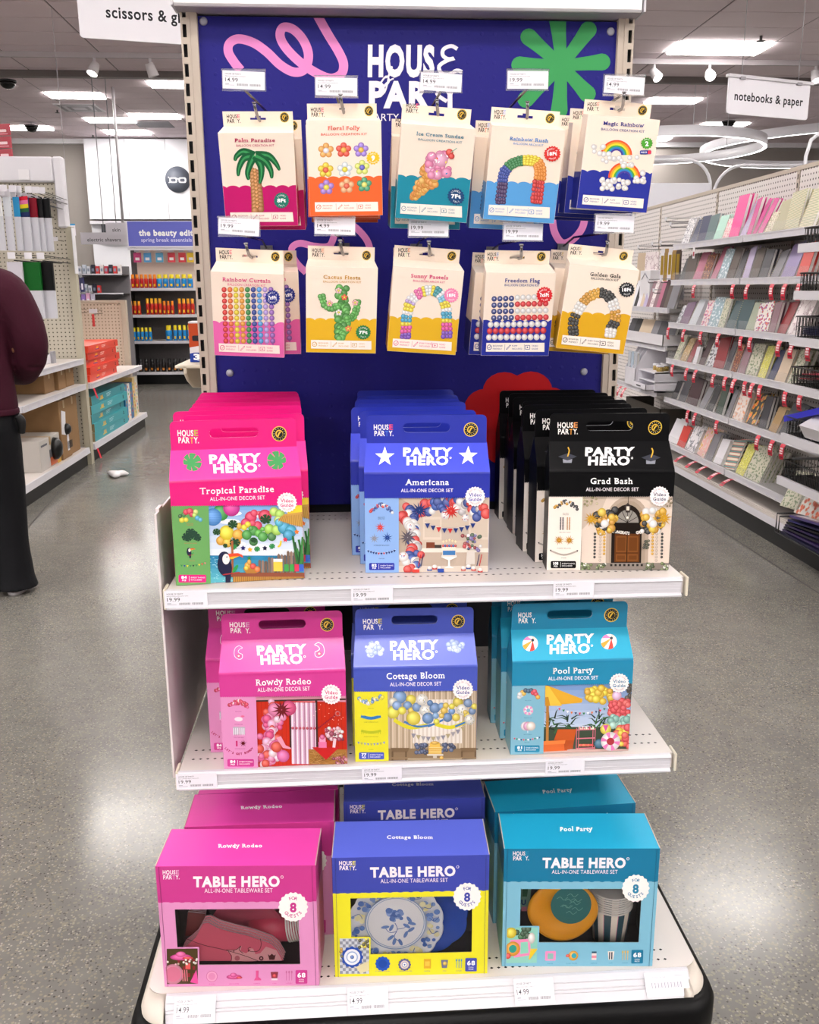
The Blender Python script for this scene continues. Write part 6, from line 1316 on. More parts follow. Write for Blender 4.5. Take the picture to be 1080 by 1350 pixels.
m = MB(); m.box(0,.3,0,.012,0,.15); m.box(0,.3,.40,.412,0,.15); m.box(0,.3,0,.412,.14,.15); m.box(0,.3,0,.412,0,.01); m.box(.29,.3,0,.412,0,.15); m.box(.0,.3,.0,.412,.07,.076); m.build('case', OW, t)
m = MB(); m.box(-.06,.2,.03,.38,.012,.016); m.box(-.06,-.054,.03,.38,.012,.055); m.box(-.06,.2,.03,.036,.012,.055); m.box(-.06,.2,.374,.38,.012,.055); m.build('drawer', OW, t)
m = MB(); m.box(-.064,-.06,.15,.25,.03,.04); m.build('drawer_pull', CHROME, t)
for i, (x, y) in enumerate(((2.40,7.0),(2.46,7.06),(2.42,7.14),(2.5,7.2))):
    t = thing('clip_jar', 'small clear jar of gold clips on the white organiser, %s from the near end' % NTH[i], 'jar', (x, y, .793), group='jars of gold clips'); m = MB(); m.lathe([(0,0),(.028,0),(.028,.032),(0,.033)], 16); m.build('clips', cover('gold clips', '#b89a4a', 'floral', '#e8d48a', '#6a5420', 160), t); m = MB(); m.lathe([(.0,.034),(.03,.034),(.03,.046),(0,.047)], 16); m.build('lid', mat('jar_lid', '#d8d6dc', .3), t)
t = thing('magazine_holder', 'white slant cut magazine holder beside the organiser in the far bay', 'holder', (2.33, 7.40, .642)); m = MB()
for yy in (0, .09, .18, .27): m.prism([(0,0),(.26,0),(.26,.30),(.10,.30),(0,.14)], yy, yy+.005, 'y')
m.box(0,.004,0,.275,0,.14); m.box(.256,.26,0,.275,0,.3); m.build('holder_body', OW, t)
for i in range(3): notebook(2.345, 7.445+i*.09, .648, .07, .26, .02, ['silver','pale blue','silver'][i], 0, '%s file standing in the white magazine holder, %s from the near side' % (['silver','pale blue','silver'][i], NTH[i]))
for i in range(3): red_tag(2.335, 7.9-i*.13, .60, 25, 'red sale tag under the organiser shelf, %s from the far end' % NTH[i])
# hanging cards on hooks above
hk = [(7.93,1.70,'beige',.16,.24),(7.72,1.70,'pale marble',.16,.25),(7.45,1.71,'white',.05,.24),(7.36,1.71,'kraft',.05,.24),(7.27,1.71,'white',.05,.24),(7.18,1.71,'kraft',.05,.24),(7.09,1.71,'brown',.05,.24),(7.5,1.44,'beige',.06,.20),(7.42,1.44,'beige',.06,.20),(7.34,1.44,'beige',.06,.20),(7.26,1.44,'beige',.06,.20),(7.18,1.44,'beige',.06,.20),(7.06,1.43,'white',.12,.10)]
for i, (y, z, cv, w, h) in enumerate(hk):
    t = thing('hanging_card', '%s card hanging from a hook in the far right bay, %s piece' % (cv, NTH[i]), 'card', (2.52, y, z-h), group='cards hanging in the far right bay'); t.rotation_euler = (0, 0, R(22)); m = MB(); m.box(0,.012,-w/2,w/2,0,h-.02); m.box(.004,.006,-w/2,w/2,h-.02,h+.01); m.build('card_body', cover(cv, *CV[cv]), t)
    if w < .07 and i < 7: m = MB(); m.box(-.001,0,-w*.3,w*.3,.05,h-.04); m.build('gold_pen', mat('gold_print', '#b8983a', .3, metal=.5), t)
t = thing('storage_box', 'tall white box hanging among the cards in the far right bay', 'box', (2.46, 7.55, 1.29)); m = MB(); m.box(0,.2,0,.26,0,.27); m.build('box_body', mat('box_white', '#dcdade', .4), t, .004); m = MB(); m.tube([(-.002,.05,.2),(-.002,.13,.25),(-.002,.21,.2)], .004, 6); m.build('handle_line', mat('line_grey', '#8a8a92', .4), t)
for i, (y, z, L_) in enumerate(((7.05,1.90,.32),(7.0,1.86,.30),(7.75,1.73,.3),(7.4,1.74,.3),(7.2,1.74,.3),(7.45,1.46,.3),(7.2,1.46,.28),(7.3,1.38,.3))):
    t = thing('peg_hook', 'long bare peg hook on the far right pegboard, %s one' % NTH[i], 'hook', (GB, y, z), group='peg hooks in the far right bay'); m = MB(); m.tube([(0,0,0),(-L_,0,0),(-L_-.006,0,.012)], .004, 6); m.tube([(0,0,.03),(-L_,0,.026)], .003, 6); m.build('wire', CHROME, t); m = MB(); m.box(-L_-.01,-L_-.006,-.02,.02,.01,.035); m.build('label_plate', RAILW, t)
t = thing('desk_bin', 'dark brown cardboard bin standing low in the far right bay', 'bin', (2.42, 7.0, .30)); m = MB(); m.box(0,.008,0,.9,0,.2); m.box(0,.25,0,.008,0,.2); m.box(0,.25,.892,.9,0,.2); m.box(0,.25,0,.9,0,.006); m.build('bin_body', mat('brown_card', '#3a332c', .7), t)
gshelf(.30, 6.93, 8.1, 'lowest white shelf in the far bay under the brown bin', guard=False)
# white header and tube arches behind the gondola
t = thing('header_board', 'white rectangular header board behind the far right pegboard', 'sign', (2.9, 10.8, 1.6)); m = MB(); m.box(0,1.27,0,.04,0,.98); m.build('board', mat('header_white', '#e0e0e8', .4), t, .01)
for q in (.05, 1.18): m = MB(); m.box(q,q+.04,.0,.04,-1.6,0); m.build('leg', mat('header_white', '#e0e0e8', .4), t)
def arch_tube(pts, lab):
    t = thing('tube_arch', lab, 'frame', (0,0,0)); q = [Vector(p) for p in pts]; m = MB(); m.tube(q, .018, 10); m.build('tube', mat('tube_white', '#e6e6ec', .35), t)
def rounded(x0, x1, zt, zb, y, r, left=True):
    P = []
    if left: P = [(x0, y, zb)]+[(x0+r-r*math.cos(a), y, zt-r+r*math.sin(a)) for a in np.linspace(0, math.pi/2, 8)]+[(x1, y, zt)]
    else: P = [(x0, y, zt)]+[(x1-r+r*math.sin(a), y, zt-r+r*math.cos(a)) for a in np.linspace(0, math.pi/2, 8)]+[(x1, y, zb)]
    return P
arch_tube(rounded(3.3, 4.2, 2.84, .0, 10.9, .3, False), 'white tube arch curving down at the right end of the header'); arch_tube(rounded(4.36, 6.0, 2.82, 0, 11.2, .34), 'white tube arch rising behind the notebook pegboards'); arch_tube([(4.62, 9.5, 2.2), (4.62, 9.5, 2.7), (4.66, 9.5, 2.85), (4.85, 9.5, 3.0), (5.6, 9.5, 3.04)], 'white bent tube frame above the near pegboard')
# ================================================================ LEFT: pegboard bays, shelves and stock
PEGL = peg_mat('pegboard_cream', '#b9b2a2', .0325, '#4a443a', ('X', 'Z'), .17); PEGP = peg_mat('pegboard_pinkish', '#c9b5a2', .034, '#7a6858', ('X', 'Z'), .19)
LX = -2.16
t = thing('pegboard_bay', 'tall cream pegboard bay with a white header facing the person on the left', 'pegboard', (0,0,0))
m = MB(); m.box(-3.6, -2.215, 7.75, 7.765, .15, 2.24); m.build('pegboard', PEGL, t)
m = MB(); m.box(-3.6, -2.264, 7.705, 7.80, 2.24, 2.428); m.build('header', mat('header_gloss', '#dedce2', .35), t, .012)
m = MB(); m.box(-2.262, -2.19, 7.705, 7.80, 1.90, 2.43); m.build('header_end', mat('header_gloss', '#dedce2', .35), t, .012)
m = MB(); m.box(-2.215, -2.165, 7.735, 7.81, .0, 1.91); m.build('end_post', mat('post_cream', '#b3ac98', .5), t)
m = MB(); m.box(-2.52, -2.44, 7.69, 7.70, 2.255, 2.33); m.build('header_sticker', mat('sticker', '#e8e6ea', .5), t)
m = MB(); m.box(-2.16,-2.155,7.70,7.78,1.55,1.90); m.box(-2.154,-2.153,7.72,7.76,1.60,1.86); m.build('side_label', mat('side_label_white', '#dedce0', .5), t)
t = thing('pegboard_bay', 'low pinkish pegboard bay behind the red and teal game boxes', 'pegboard', (0,0,0))
m = MB(); m.box(-3.7, -2.33, 9.86, 9.875, .152, 1.295); m.build('pegboard', PEGP, t); m = MB(); m.box(-2.33, -2.28, 9.845, 9.92, .152, 1.295); m.build('end_post', mat('post_beige', '#b8a998', .5), t); m = MB(); m.box(-3.7, -2.28, 9.845, 9.92, 1.295, 1.32); m.build('top_cap', mat('post_beige', '#b8a998', .5), t)
m = MB(); m.box(-3.6, -2.25, 7.83, 9.48, .1, .2) if False else None
def lshelf(z, y0, y1, lab, x1=LX, depth=.9, under=True):
    t = thing('side_shelf', lab, 'shelf', (0,0,0)); m = MB(); m.box(x1-depth, x1-.004, y0+.004, y1, z-.03, z); m.build('shelf_deck', DECK, t)
    m = MB(); m.box(x1-.004, x1+.01, y0, y1, z-.042, z+.002); m.box(x1-depth, x1, y0-.01, y0+.004, z-.042, z+.002); m.box(x1+.01, x1+.014, y0, y1, z-.006, z+.002); m.build('price_rail', RAILW, t)
    m = MB(); y = y0+.1
    while y < y1-.1: m.box(x1+.0102, x1+.0108, y, y+.06, z-.034, z-.012); y += .19
    m.build('shelf_ticket', mat('ticket_paper', '#cfcdd6', .6), t)
def lbase(y0, y1, lab, z=.15):
    t = thing('shelving_run', lab, 'base', (0,0,0)); m = MB(); m.box(-3.6, LX-.03, y0+.03, y1, 0, z-.035); m.build('kick_plate', KICK, t)
    m = MB(); m.box(-3.6, LX-.02, y0+.01, y1, z-.035, z); m.build('deck', DECK, t); m = MB(); m.prism([(LX-.02,z-.045),(LX+.0,z-.045),(LX-.006,z+.002),(LX-.02,z+.002)], y0, y1, 'y'); m.box(-3.6, LX-.02, y0-.008, y0+.01, z-.045, z+.002); m.build('front_rail', RAILW, t)
lbase(5.5, 7.70, 'white gondola base deck carrying the brown cartons behind the person'); lbase(7.86, 9.95, 'white gondola base deck carrying the teal game boxes')
lshelf(.88, 6.2, 7.70, 'upper white side shelf behind the person, carrying small white box'); lshelf(.675, 6.2, 7.70, 'lower white side shelf behind the person, carrying brown cartons'); lshelf(.66, 7.88, 9.80, 'white side shelf carrying the stack of red game boxes')
# hooks and packs on the tall pegboard
packs = [(-2.47,'white','#d9d8dc',.07),(-2.405,'pale grey','#c8ccd2',.05),(-2.352,'blue banded','#2a86b8',.04),(-2.325,'rainbow striped','#c81e5a',.10),(-2.262,'dark red','#7e0c22',.066),(-2.222,'black','#0c0c10',.05),(-2.188,'jet black','#08080c',.07)]
for i, (x, nm, c, w) in enumerate(packs):
    y = 7.0+i*.03; t = thing('hanging_pack', '%s craft pack with white lower half on the tall cream pegboard' % nm, 'pack', (x, y, 1.70), group='craft packs on the tall pegboard'); m = MB(); h = .37
    m.box(-w/2,w/2,0,.02,0,.235,'#c2c2ca'); m.build('wrapper', print_mat('pack_print', .45, spec=.15), t); m = MB()
    if nm.startswith('rainbow'):
        for k, cc in enumerate(('#1c2a5a','#1f5a34','#e0c81e','#d86a9a','#c8142e')): m.v += [(-w/2,-.002,.235+k*.027),(w/2,-.002,.245+k*.027),(w/2,-.002,.272+k*.027),(-w/2,-.002,.262+k*.027)]; n = len(m.v); m.face((n-4,n-3,n-2,n-1), cc)
        m.box(-w/2,w/2,0,.02,.235,h,'#1c2450')
    else: m.box(-w/2,w/2,0,.02,.235,h,c)
    m.build('felt_roll', print_mat('pack_print', .45, spec=.15), t)
    m = MB(); m.tube([(0,.01,h+.01),(0,7.75-y,h+.01)], .004, 5); m.tube([(0,-.03,h+.05),(0,7.75-y,h+.04)], .003, 5); m.build('peg_wire', mat('hook_black', '#1a1a1c', .3, metal=.6), t); m = MB(); m.box(-.024,.024,-.04,-.036,h+.03,h+.075,'#dedce2'); m.build('price_plate', print_mat('pack_print', .45, spec=.15), t)
for i, (x, nm, c, w) in enumerate(((-2.37,'white','#c6c2cc',.10),(-2.27,'green','#0e5a1e',.12),(-2.20,'black','#0a0a0c',.13))):
    y = 6.95+.05*i; t = thing('hanging_pack', '%s craft pack on the lower hooks of the tall cream pegboard' % nm, 'pack', (x, y, 1.22), group='craft packs on the tall pegboard'); m = MB(); m.box(-w/2,w/2,0,.03,.0,.2,'#c2c2ca'); m.box(-w/2,w/2,0,.03,.2,.40,c); m.build('wrapper', print_mat('pack_print', .45, spec=.15), t)
    m = MB(); m.tube([(0,.01,.41),(0,7.75-y,.41)], .004, 5); m.tube([(0,-.03,.45),(0,7.75-y,.44)], .003, 5); m.build('peg_wire', mat('hook_black', '#1a1a1c', .3, metal=.6), t); m = MB(); m.box(-.026,.026,-.04,-.036,.42,.465,'#dedce2'); m.build('price_plate', print_mat('pack_print', .45, spec=.15), t)
rnd = random.Random(12)
for i in range(16):
    x = -2.62+.027*i; y = 6.75+.035*i; z = 2.13-.006*i
    t = thing('peg_hook', 'white tipped black peg hook above the craft packs, %s from the left' % NTH[i], 'hook', (x, y, z), group='peg hooks of the tall pegboard'); m = MB(); m.tube([(0,0,0),(0,7.75-y,0)], .004, 5); m.build('wire', mat('hook_black', '#1a1a1c', .3, metal=.6), t); m = MB(); m.box(-.03,.03,-.004,0,-.015,.04); m.build('price_plate', RAILW, t)
for i in range(3):
    t = thing('peg_hook', 'bare white tipped hook on the cream pegboard, %s from top' % NTH[i], 'hook', (-2.30+.03*i, 7.5, 1.98-.09*i), group='peg hooks of the tall pegboard'); m = MB(); m.tube([(0,0,0),(0,.25,0)], .004, 5); m.build('wire', CHROME, t); m = MB(); m.box(-.03,.03,-.004,0,-.012,.02); m.build('price_plate', RAILW, t)
for i in range(3):
    t = thing('peg_hook', 'empty hook with red strip on the low pinkish pegboard, %s from left' % NTH[i], 'hook', (-2.84+.16*i, 9.5, 1.19+.01*(i % 2)), group='hooks of the low pegboard'); m = MB(); m.tube([(0,0,0),(0,.35,0)], .005, 5); m.tube([(0,0,.04),(0,.35,.03)], .004, 5); m.build('wire', CHROME, t); m = MB(); m.box(-.04,.04,-.006,0,.01,.05); m.build('price_plate', RAILW, t)
    if i: m = MB(); m.box(-.012,.012,-.02,-.018,-.12,.0); m.build('red_strip', mat('red_strip', '#c83a3a', .5), t)
# game boxes
def game_box(x0, x1, y0, y1, z, h, side, lab, kind, ang=0):
    t = thing('game_box', lab, 'box', ((x0+x1)/2, (y0+y1)/2, z), group='stacked game boxes'); t.rotation_euler = (0, 0, R(ang)); w, d = (x1-x0)/2, (y1-y0)/2
    m = MB(); m.box(-w,w,-d,d,0,h,side); m.build('box_body', print_mat('game_print', .35), t)
    A = Art([(0,0),(d*2000,0),(0,h*1000),(d*2000,h*1000)], 2*d, h, (w,-d,0), (0,1,0), (0,0,1)); L_ = d*2000; H = h*1000
    A.text('GAME', L_*.28, H*.42, H*.28, '#f0b428', bold=.05); A.text('SET', L_*.28, H*.72, H*.2, '#f0e0d0', bold=.04) if False else A.rect(L_*.22, H*.62, L_*.33, H*.72, '#3a4a9a' if kind == 'red' else '#f0c22a')
    for k in range(3): A.rect(L_*.42, H*(.3+.16*k), L_*(.56-.02*k), H*(.35+.16*k), '#f6d8d0' if kind == 'red' else '#d8f0f0')
    for i in range(4):
        for j in range(4):
            if (i*j+i) % 2 == 0: A.rect(L_*.86+i*H*.12, H*.25+j*H*.12, L_*.86+i*H*.12+H*.11, H*.25+j*H*.12+H*.11, '#3a2a2a')
    A.build('side_print', t, MATTE)
    if kind == 'teal':
        A = Art([(0,0),(w*2000,0),(0,H),(w*2000,H)], 2*w, h, (-w,-d,0), (1,0,0), (0,0,1)); A.rect(0, 0, w*2000, H, '#8a7a5a')
        for i in range(7):
            for j in range(3): A.disc((i+.5)*w*2000/7, (j+.5)*H/3, H*.12, ['#c83a2a','#2a6a8a','#e0a82a','#3a8a5a','#e8e0d0'][(i*2+j) % 5], 8, shade=False)
        A.build('end_print', t, MATTE)
for i in range(5): game_box(-2.62, -2.20+[0,.01,-.01,0,.005][i], 7.98+[0,.03,0,.02,.0][i], 8.98+[.0,.02,.12,.0,.1][i], .6605+i*.061, .06, ['#e03c24','#dc3820','#e23e26','#d8361e','#e24028'][i], 'red orange flat game box, %s from the bottom of the red stack' % NTH[i], 'red', [1,0,-1,0,1][i])
game_box(-2.60, -2.33, 7.99, 8.22, .6605+5*.061, .045, '#1f6a9a', 'small blue flat box lying on top of the red stack', 'red')
for i in range(5): game_box(-2.62, -2.19+[.0,.0,-.02,.0,-.01][i], 7.98+[0,.01,-.03,0,.02][i], 9.20, .151+i*.077, .076, ['#2f9aa4','#34a0aa','#2c949e','#36a4ae','#2a8f9a'][i], 'teal flat game box, %s from the bottom of the teal stack' % NTH[i], 'teal', [0,0,1,-1,0][i])
for i in range(5):
    t = thing('activity_book', 'upright colourful boxed book beside the teal stack, %s from the left' % NTH[i], 'book', (-2.30, 9.23+.115*i, .151), group='upright books beside the teal boxes'); c = ['#2c7aa8','#e8e0d8','#3a6a9c','#e0c080','#d8d0c0'][i]; m = MB(); m.box(-.2,.09,0,.10,0,.36 if i < 3 else .40, c); m.build('cover', print_mat('game_print', .35), t)
    A = Art([(0,0),(100,0),(0,360),(100,360)], .1, .36, (.09,0,0), (0,1,0), (0,0,1)); 
    for k in range(9): A.disc(20+(k*37) % 60, 30+k*36, 14, ['#e8b02a','#d84a3a','#3a8ac8','#58a84a'][(k+i) % 4], 8, shade=False)
    A.build('spine_print', t, MATTE)
for i, (y, z, x) in enumerate(((7.9,.66,LX+.012),(7.9,.148,LX+.0))):
    t = thing('sale_tag', 'red strip tag hanging at the corner of the %s box shelf' % ('red','teal')[i], 'tag', (x, y, z-.04)); m = MB(); m.quad((0,-.012,0),(.006,.012,0),(.032,.012,-.085),(.026,-.012,-.085)); m.quad((.027,-.012,-.085),(.033,.012,-.085),(.007,.012,0),(.001,-.012,0)); m.build('tag_body', mat('tag_red', '#c81e34', .4), t)
# cartons behind the person
KRAFT = noise_tint(mat('kraft_card', '#8c6a44', .75), 12, .12)
def carton(x0, x1, y0, y1, z0, z1, lab, m_=None, extra=None):
    t = thing('cardboard_carton', lab, 'box', ((x0+x1)/2, (y0+y1)/2, z0)); w, d, h = (x1-x0)/2, (y1-y0)/2, z1-z0; m = MB(); m.box(-w,w,-d,d,0,h); m.build('carton_body', m_ or KRAFT, t, .004)
    m = MB(); m.box(-w-.0005,w+.0005,-.02,.02,h-.001,h+.0008); m.box(w+.0002,w+.0012,-.02,.02,h-.06,h); m.build('tape', mat('packing_tape', '#a68a60', .3), t)
    if extra: extra(t, w, d, h)
def lab_tags(t, w, d, h):
    m = MB(); Mx = Matrix.Translation((w+.001, -d*.35, h*.62)) @ Matrix.Rotation(R(-12), 4, 'X'); m.box(0,.001,-.05,.05,-.09,.09,None,Mx); m.build('shipping_label', mat('label_white', '#dcdade', .5), t); m = MB(); m.box(w+.001,w+.002,d*.1,d*.5,h*.12,h*.58); m.build('barcode_label', mat('label_white', '#dcdade', .5), t)
    m = MB(); m.lathe([(.045,0),(.04,.02),(.02,.035),(0,.037)], 16, M=Matrix.Translation((w+.002, d*.1, h*.5)) @ Matrix.Rotation(R(90), 4, 'Y')); m.build('security_tag', mat('tag_black', '#0a0a0c', .3), t)
    m = MB()
    for k in range(8): m.box(w+.002,w+.0026,d*.14+k*.016,d*.14+k*.016+.008,h*.15,h*.28)
    m.build('barcode', mat('ink_black', '#1c1c20', .6), t)
carton(-2.75, -2.20, 7.10, 7.34, .151, .60, 'tall brown carton with shipping label standing on the base deck', extra=lab_tags); carton(-2.6, -2.215, 7.36, 7.62, .151, .60, 'second tall brown carton right of the labelled one, by the cream post', extra=None)
carton(-2.6, -2.24, 6.95, 7.18, .676, .84, 'small brown carton on the lower side shelf, nearer one'); carton(-2.6, -2.22, 7.22, 7.40, .676, .845, 'small brown carton on the lower side shelf, middle one'); carton(-2.6, -2.23, 7.45, 7.66, .676, .845, 'small brown carton on the lower side shelf beside the post')
def dome_tag(t, w, d, h):
    m = MB(); m.lathe([(.085,0),(.08,.03),(.05,.055),(0,.06)], 22, M=Matrix.Translation((w+.001, d*.35, h*.55)) @ Matrix.Rotation(R(90), 4, 'Y') @ Matrix.Scale(.8, 4, (0,1,0))); m.build('security_tag', mat('tag_black', '#0a0a0c', .3), t)
    m = MB(); m.box(w+.0008,w+.0018,-.02,d-.005,.01,.1); m.build('orange_print', mat('print_orange', '#c8561e', .4), t); m = MB(); m.box(w+.001,w+.002,d*.6,d-.003,.0,.14); m.build('yellow_print', mat('print_yellow', '#d8a82a', .4), t); m = MB(); m.box(w+.0012,w+.0022,-.03,.05,.07,.13); m.build('picture_print', mat('print_grey', '#5a5a60', .4), t); m = MB(); m.box(w+.001,w+.0016,-d*.9,-d*.3,h-.05,h-.035); m.build('lettering', mat('ink_grey', '#5a5a62', .5), t)
carton(-2.62, -2.21, 6.62, 7.08, .151, .375, 'white boxed appliance with a black security dome on the base deck', noise_tint(mat('white_card', '#bdb8b2', .6), 10, .05), dome_tag)
t = thing('small_device_box', 'small white device box on the upper side shelf behind the person', 'box', (-2.34, 7.15, .8805)); m = MB(); m.box(-.13,.08,-.14,.14,0,.07); m.build('box_body', mat('box_white', '#dcdade', .4), t, .004); m = MB(); m.box(.02,.081,-.05,.03,.07,.085); m.build('black_clip', mat('tag_black', '#0a0a0c', .3), t); m = MB(); m.box(.081,.10,.06,.13,0,.09); m.build('end_flap', mat('box_grey', '#9a989e', .4), t)
t = thing('floor_litter', 'crumpled white paper scrap lying on the floor by the teal boxes', 'litter', (-1.83, 7.2, .0)); m = MB(); rnd = random.Random(5)
m.lathe([(0,.001),(.06,.004),(.075,.02),(.05,.04),(.0,.045)], 12, fn=lambda a: 1+.35*math.sin(3*a)+.2*math.cos(7*a)); m.build('paper', mat('litter_white', '#e2e0e2', .7), t)

# small bracket shelf and boxed stick on the side of the display (left of the upright)
t = thing('bracket_shelf', 'beige bracket ledge on the left side of the blue display', 'shelf', (0,0,0)); m = MB(); P = [(2.27,1.222),(2.27,1.242),(2.62,1.242),(2.62,1.18),(2.5,1.165),(2.38,1.178),(2.31,1.20)]
m.prism(P[::-1], -.40, -.392, 'x'); m.box(-.42,-.334,2.27,2.62,1.235,1.243); m.build('ledge', metal_white('cream_metal', '#d6cdbb'), t, .002)
t = thing('boxed_product', 'orange and white narrow box marked 30 at the left side of the display', 'box', (-.369, 2.36, 1.2436)); m = MB(); m.box(-.028,.028,0,.06,0,.1,'#dcd8de'); m.build('box_body', print_mat('small_box_print', .35), t, .001)
A = Art([(0,0),(56,0),(0,175),(56,175)], .056, .1, (-.028,0,0), (1,0,0), (0,0,1)); A.clip = (0,0,.056,.1); A.poly([(0,8),(56,8),(56,95),(0,112)], '#b8441a'); A.rrect(8, 60, 60, 84, 5, '#1c1c24'); A.text('GLUE', 34, 47, 9, '#f0f0f0', bold=.04) if False else None; A.poly([(0,138),(10,134),(56,134),(56,175),(0,175)], '#173a9a'); A.text('30', 27, 152, 24, '#ffffff', bold=.05); A.rect(18, 166, 50, 169, '#c8d0f0');  A.build('box_print', t, MATTE)

m = MB(); m.box(-.3325, .6, 2.155, 3.1, .0, 1.96); o = m.build('gondola_spine', BEIGE); tag(o, 'beige shelving body hidden behind the blue display panel', 'gondola')
# ================================================================ FAR: sunscreen endcap
EY = 14.5; ex0, ex1 = -3.36, -2.26
t = thing('endcap_fixture', 'white endcap with a blue header sign far down the left aisle', 'fixture', (0,0,0))
m = MB(); m.box(ex0+.02, ex1, EY+.5, EY+.56, 0, 2.06); m.build('back_panel', noise_tint(mat('slat_grey', '#5a5658', .6), 20, .15), t); m = MB(); m.box(ex0+.12, ex1, EY+.44, EY+.5, 1.43, 2.06); m.build('upper_peg_panel', mat('cream_peg', '#e2cfc0', .5), t)  # plain cream peg panel across the upper back
m = MB(); m.box(ex0, ex0+.04, EY+.1, EY+.56, 0, 1.42); m.build('side_panel', DARK, t); m = MB(); m.box(ex0-.04, ex1, EY+.02, EY+.5, 0, .15); m.build('base', KICK, t)
m = MB(); m.box(ex0+.1, ex1+.3, EY-.02, EY+.04, 2.04, 2.42); m.build('sign_board', mat('sign_frame_white', '#e6e4ee', .4), t)
A = Art([(0,0),(1160,0),(0,350),(1160,350)], 1.16, .35, (ex0+.12, EY-.021, 2.06), (1,0,0), (0,0,1)); A.rect(0,0,1160,350,'#6a70cc'); A.text('the beauty edit', 560, 160, 82, '#ffffff', width=800, bold=.04); A.text('spring break essentials', 560, 262, 52, '#dcdcf8', width=745, bold=.015); A.build('sign_print', t, MATTE)
m = MB(); m.box(ex0+.1, ex1+.3, EY-.01, EY+.03, 2.0, 2.035); m.build('sign_rail', RAILW, t)
shz = {'top': 1.45, 'second': 1.055, 'third': .662, 'bottom': .19}
for n_, z in shz.items(): t2 = thing('endcap_shelf', '%s white shelf of the far sunscreen endcap' % n_, 'shelf', (0,0,0)); m = MB(); m.box(ex0+.01, ex1, EY, EY+.5, z-.03, z); m.build('shelf_deck', WHITE, t2); m = MB(); m.box(ex0+.0, ex1, EY-.02, EY, z-.04, z+.002); m.build('price_rail', RAILW, t2)
def bottle(x, y, z, h, r, body, capc, lab, grp, band=None):
    t = thing('sunscreen_bottle', lab, 'bottle', (x, y, z), group=grp); m = MB(); m.lathe([(0,0),(r,.002),(r,h*.62),(r*.9,h*.68),(r*.45,h*.72)], 12); m.build('bottle_body', mat('bt_'+body, body, .3), t); m = MB(); m.lathe([(r*.75,h*.66),(r*.8,h*.70),(r*.75,h),(0,h+.001)], 12); m.build('cap', mat('bt_'+capc, capc, .3), t)
    if band: m = MB(); m.box(-r*.4,r*.4,-r-.001,-r+.002,h*.12,h*.3); m.build('label_print', mat('bt_'+band, band, .4), t)
S0 = ex0+.0
def place(n_, items, y=EY+.06):
    for i, (x, h, r, b, c, nm) in enumerate(items): bottle(x, y, shz[n_]+.001, h, r, b, c, '%s, %s far endcap shelf, %s from the left' % (nm, n_, NTH[i]), 'bottles on the far endcap', '#f0c828')
place('top', [(-3.30+i*.065,.20,.03,'#c8141e' if i % 2 else '#d82a1e','#f08a14','red bottle with orange cap') for i in range(7)]+[(-2.84+i*.092,.20,.042,'#1d8fd8','#f0d81e','sky blue bottle with yellow cap') for i in range(6)])
place('second', [(-3.29+i*.06,.20,.027,'#d8301e','#f4a018','orange capped red spray bottle') for i in range(3)]+[(-3.04+i*.062,.24,.028,'#d42a1e','#f4b01a','tall yellow capped red spray bottle') for i in range(4)]+[(-2.79+i*.06,.20,.026,'#d8301e','#f08a14','short orange capped red spray bottle') for i in range(3)]+[(-2.56+i*.065,.235,.029,'#d02a1e','#f4a818','tall amber capped red spray bottle') for i in range(4)])
place('third', [(-3.27+i*.06,.20,.026,'#1d8fd8','#f4dc1e','slim blue bottle with yellow cap') for i in range(5)]+[(-2.75,.23,.05,'#1d8fd8','#f4dc1e','wide blue twin bottle with yellow cap')]+[(-2.65+i*.07,.23,.03,'#1d8fd8','#f4dc1e','tall blue bottle with yellow cap') for i in range(4)])
for i in range(11): bottle(-3.30+i*.088, EY+.07, shz['bottom']+.001, .20, .036, '#120e10', '#0a080a', 'black bottle with amber label, %s from left on the bottom shelf' % NTH[i], 'bottles on the far endcap', '#c87a1e')
hc = ['#c83a7a','#4a9ad0','#58a8d0','#e03a4a','#d8303a','#f0c81e']
for i, x in enumerate((-3.17,-3.02,-2.84,-2.66,-2.50,-2.37)):
    t = thing('hanging_card', 'small colourful travel pack hanging on the far endcap, %s from the left' % NTH[i], 'pack', (x, EY+.18, 1.83), group='travel packs on the far endcap'); m = MB(); m.box(-.055,.055,0,.02,0,.14); m.build('pack_body', mat('hp_%d' % i, hc[i], .4), t); m = MB(); m.box(-.03,.03,-.002,0,.03,.07); m.build('pack_label', mat('hp_w', '#f0e8ea', .5), t); m = MB(); m.tube([(0,.26,.16),(0,-.02,.16)], .005, 5); m.box(-.035,.035,-.03,-.025,.15,.2); m.build('peg_wire', RAILW, t)
# tower sign next to the endcap
t = thing('display_tower', 'dark brown and pale pink narrow display tower left of the sunscreen endcap', 'display', (0,0,0)); m = MB(); m.box(-3.64,-3.48,14.6,14.9,1.28,1.72); m.build('brown_panel', mat('tower_brown', '#2e1a1c', .5), t); m = MB(); m.box(-3.48,-3.365,14.62,14.9,1.42,1.72); m.build('pink_panel', mat('tower_pink', '#dfc0c8', .5), t); m = MB(); m.box(-3.66,-3.41,14.6,14.95,0,1.28); m.build('black_stand', DARK, t)
A = Art([(0,0),(160,0),(0,440),(160,440)], .16, .44, (-3.64,14.6,1.28), (1,0,0), (0,0,1)); A.text('beauty', 85, 220, 40, '#e8d8d0', rot=-math.pi/2, width=330) if False else [A.rect(70, 60+i*34, 100, 84+i*34, '#c8b8b0') for i in range(9)]; A.build('vertical_print', t, MATTE)
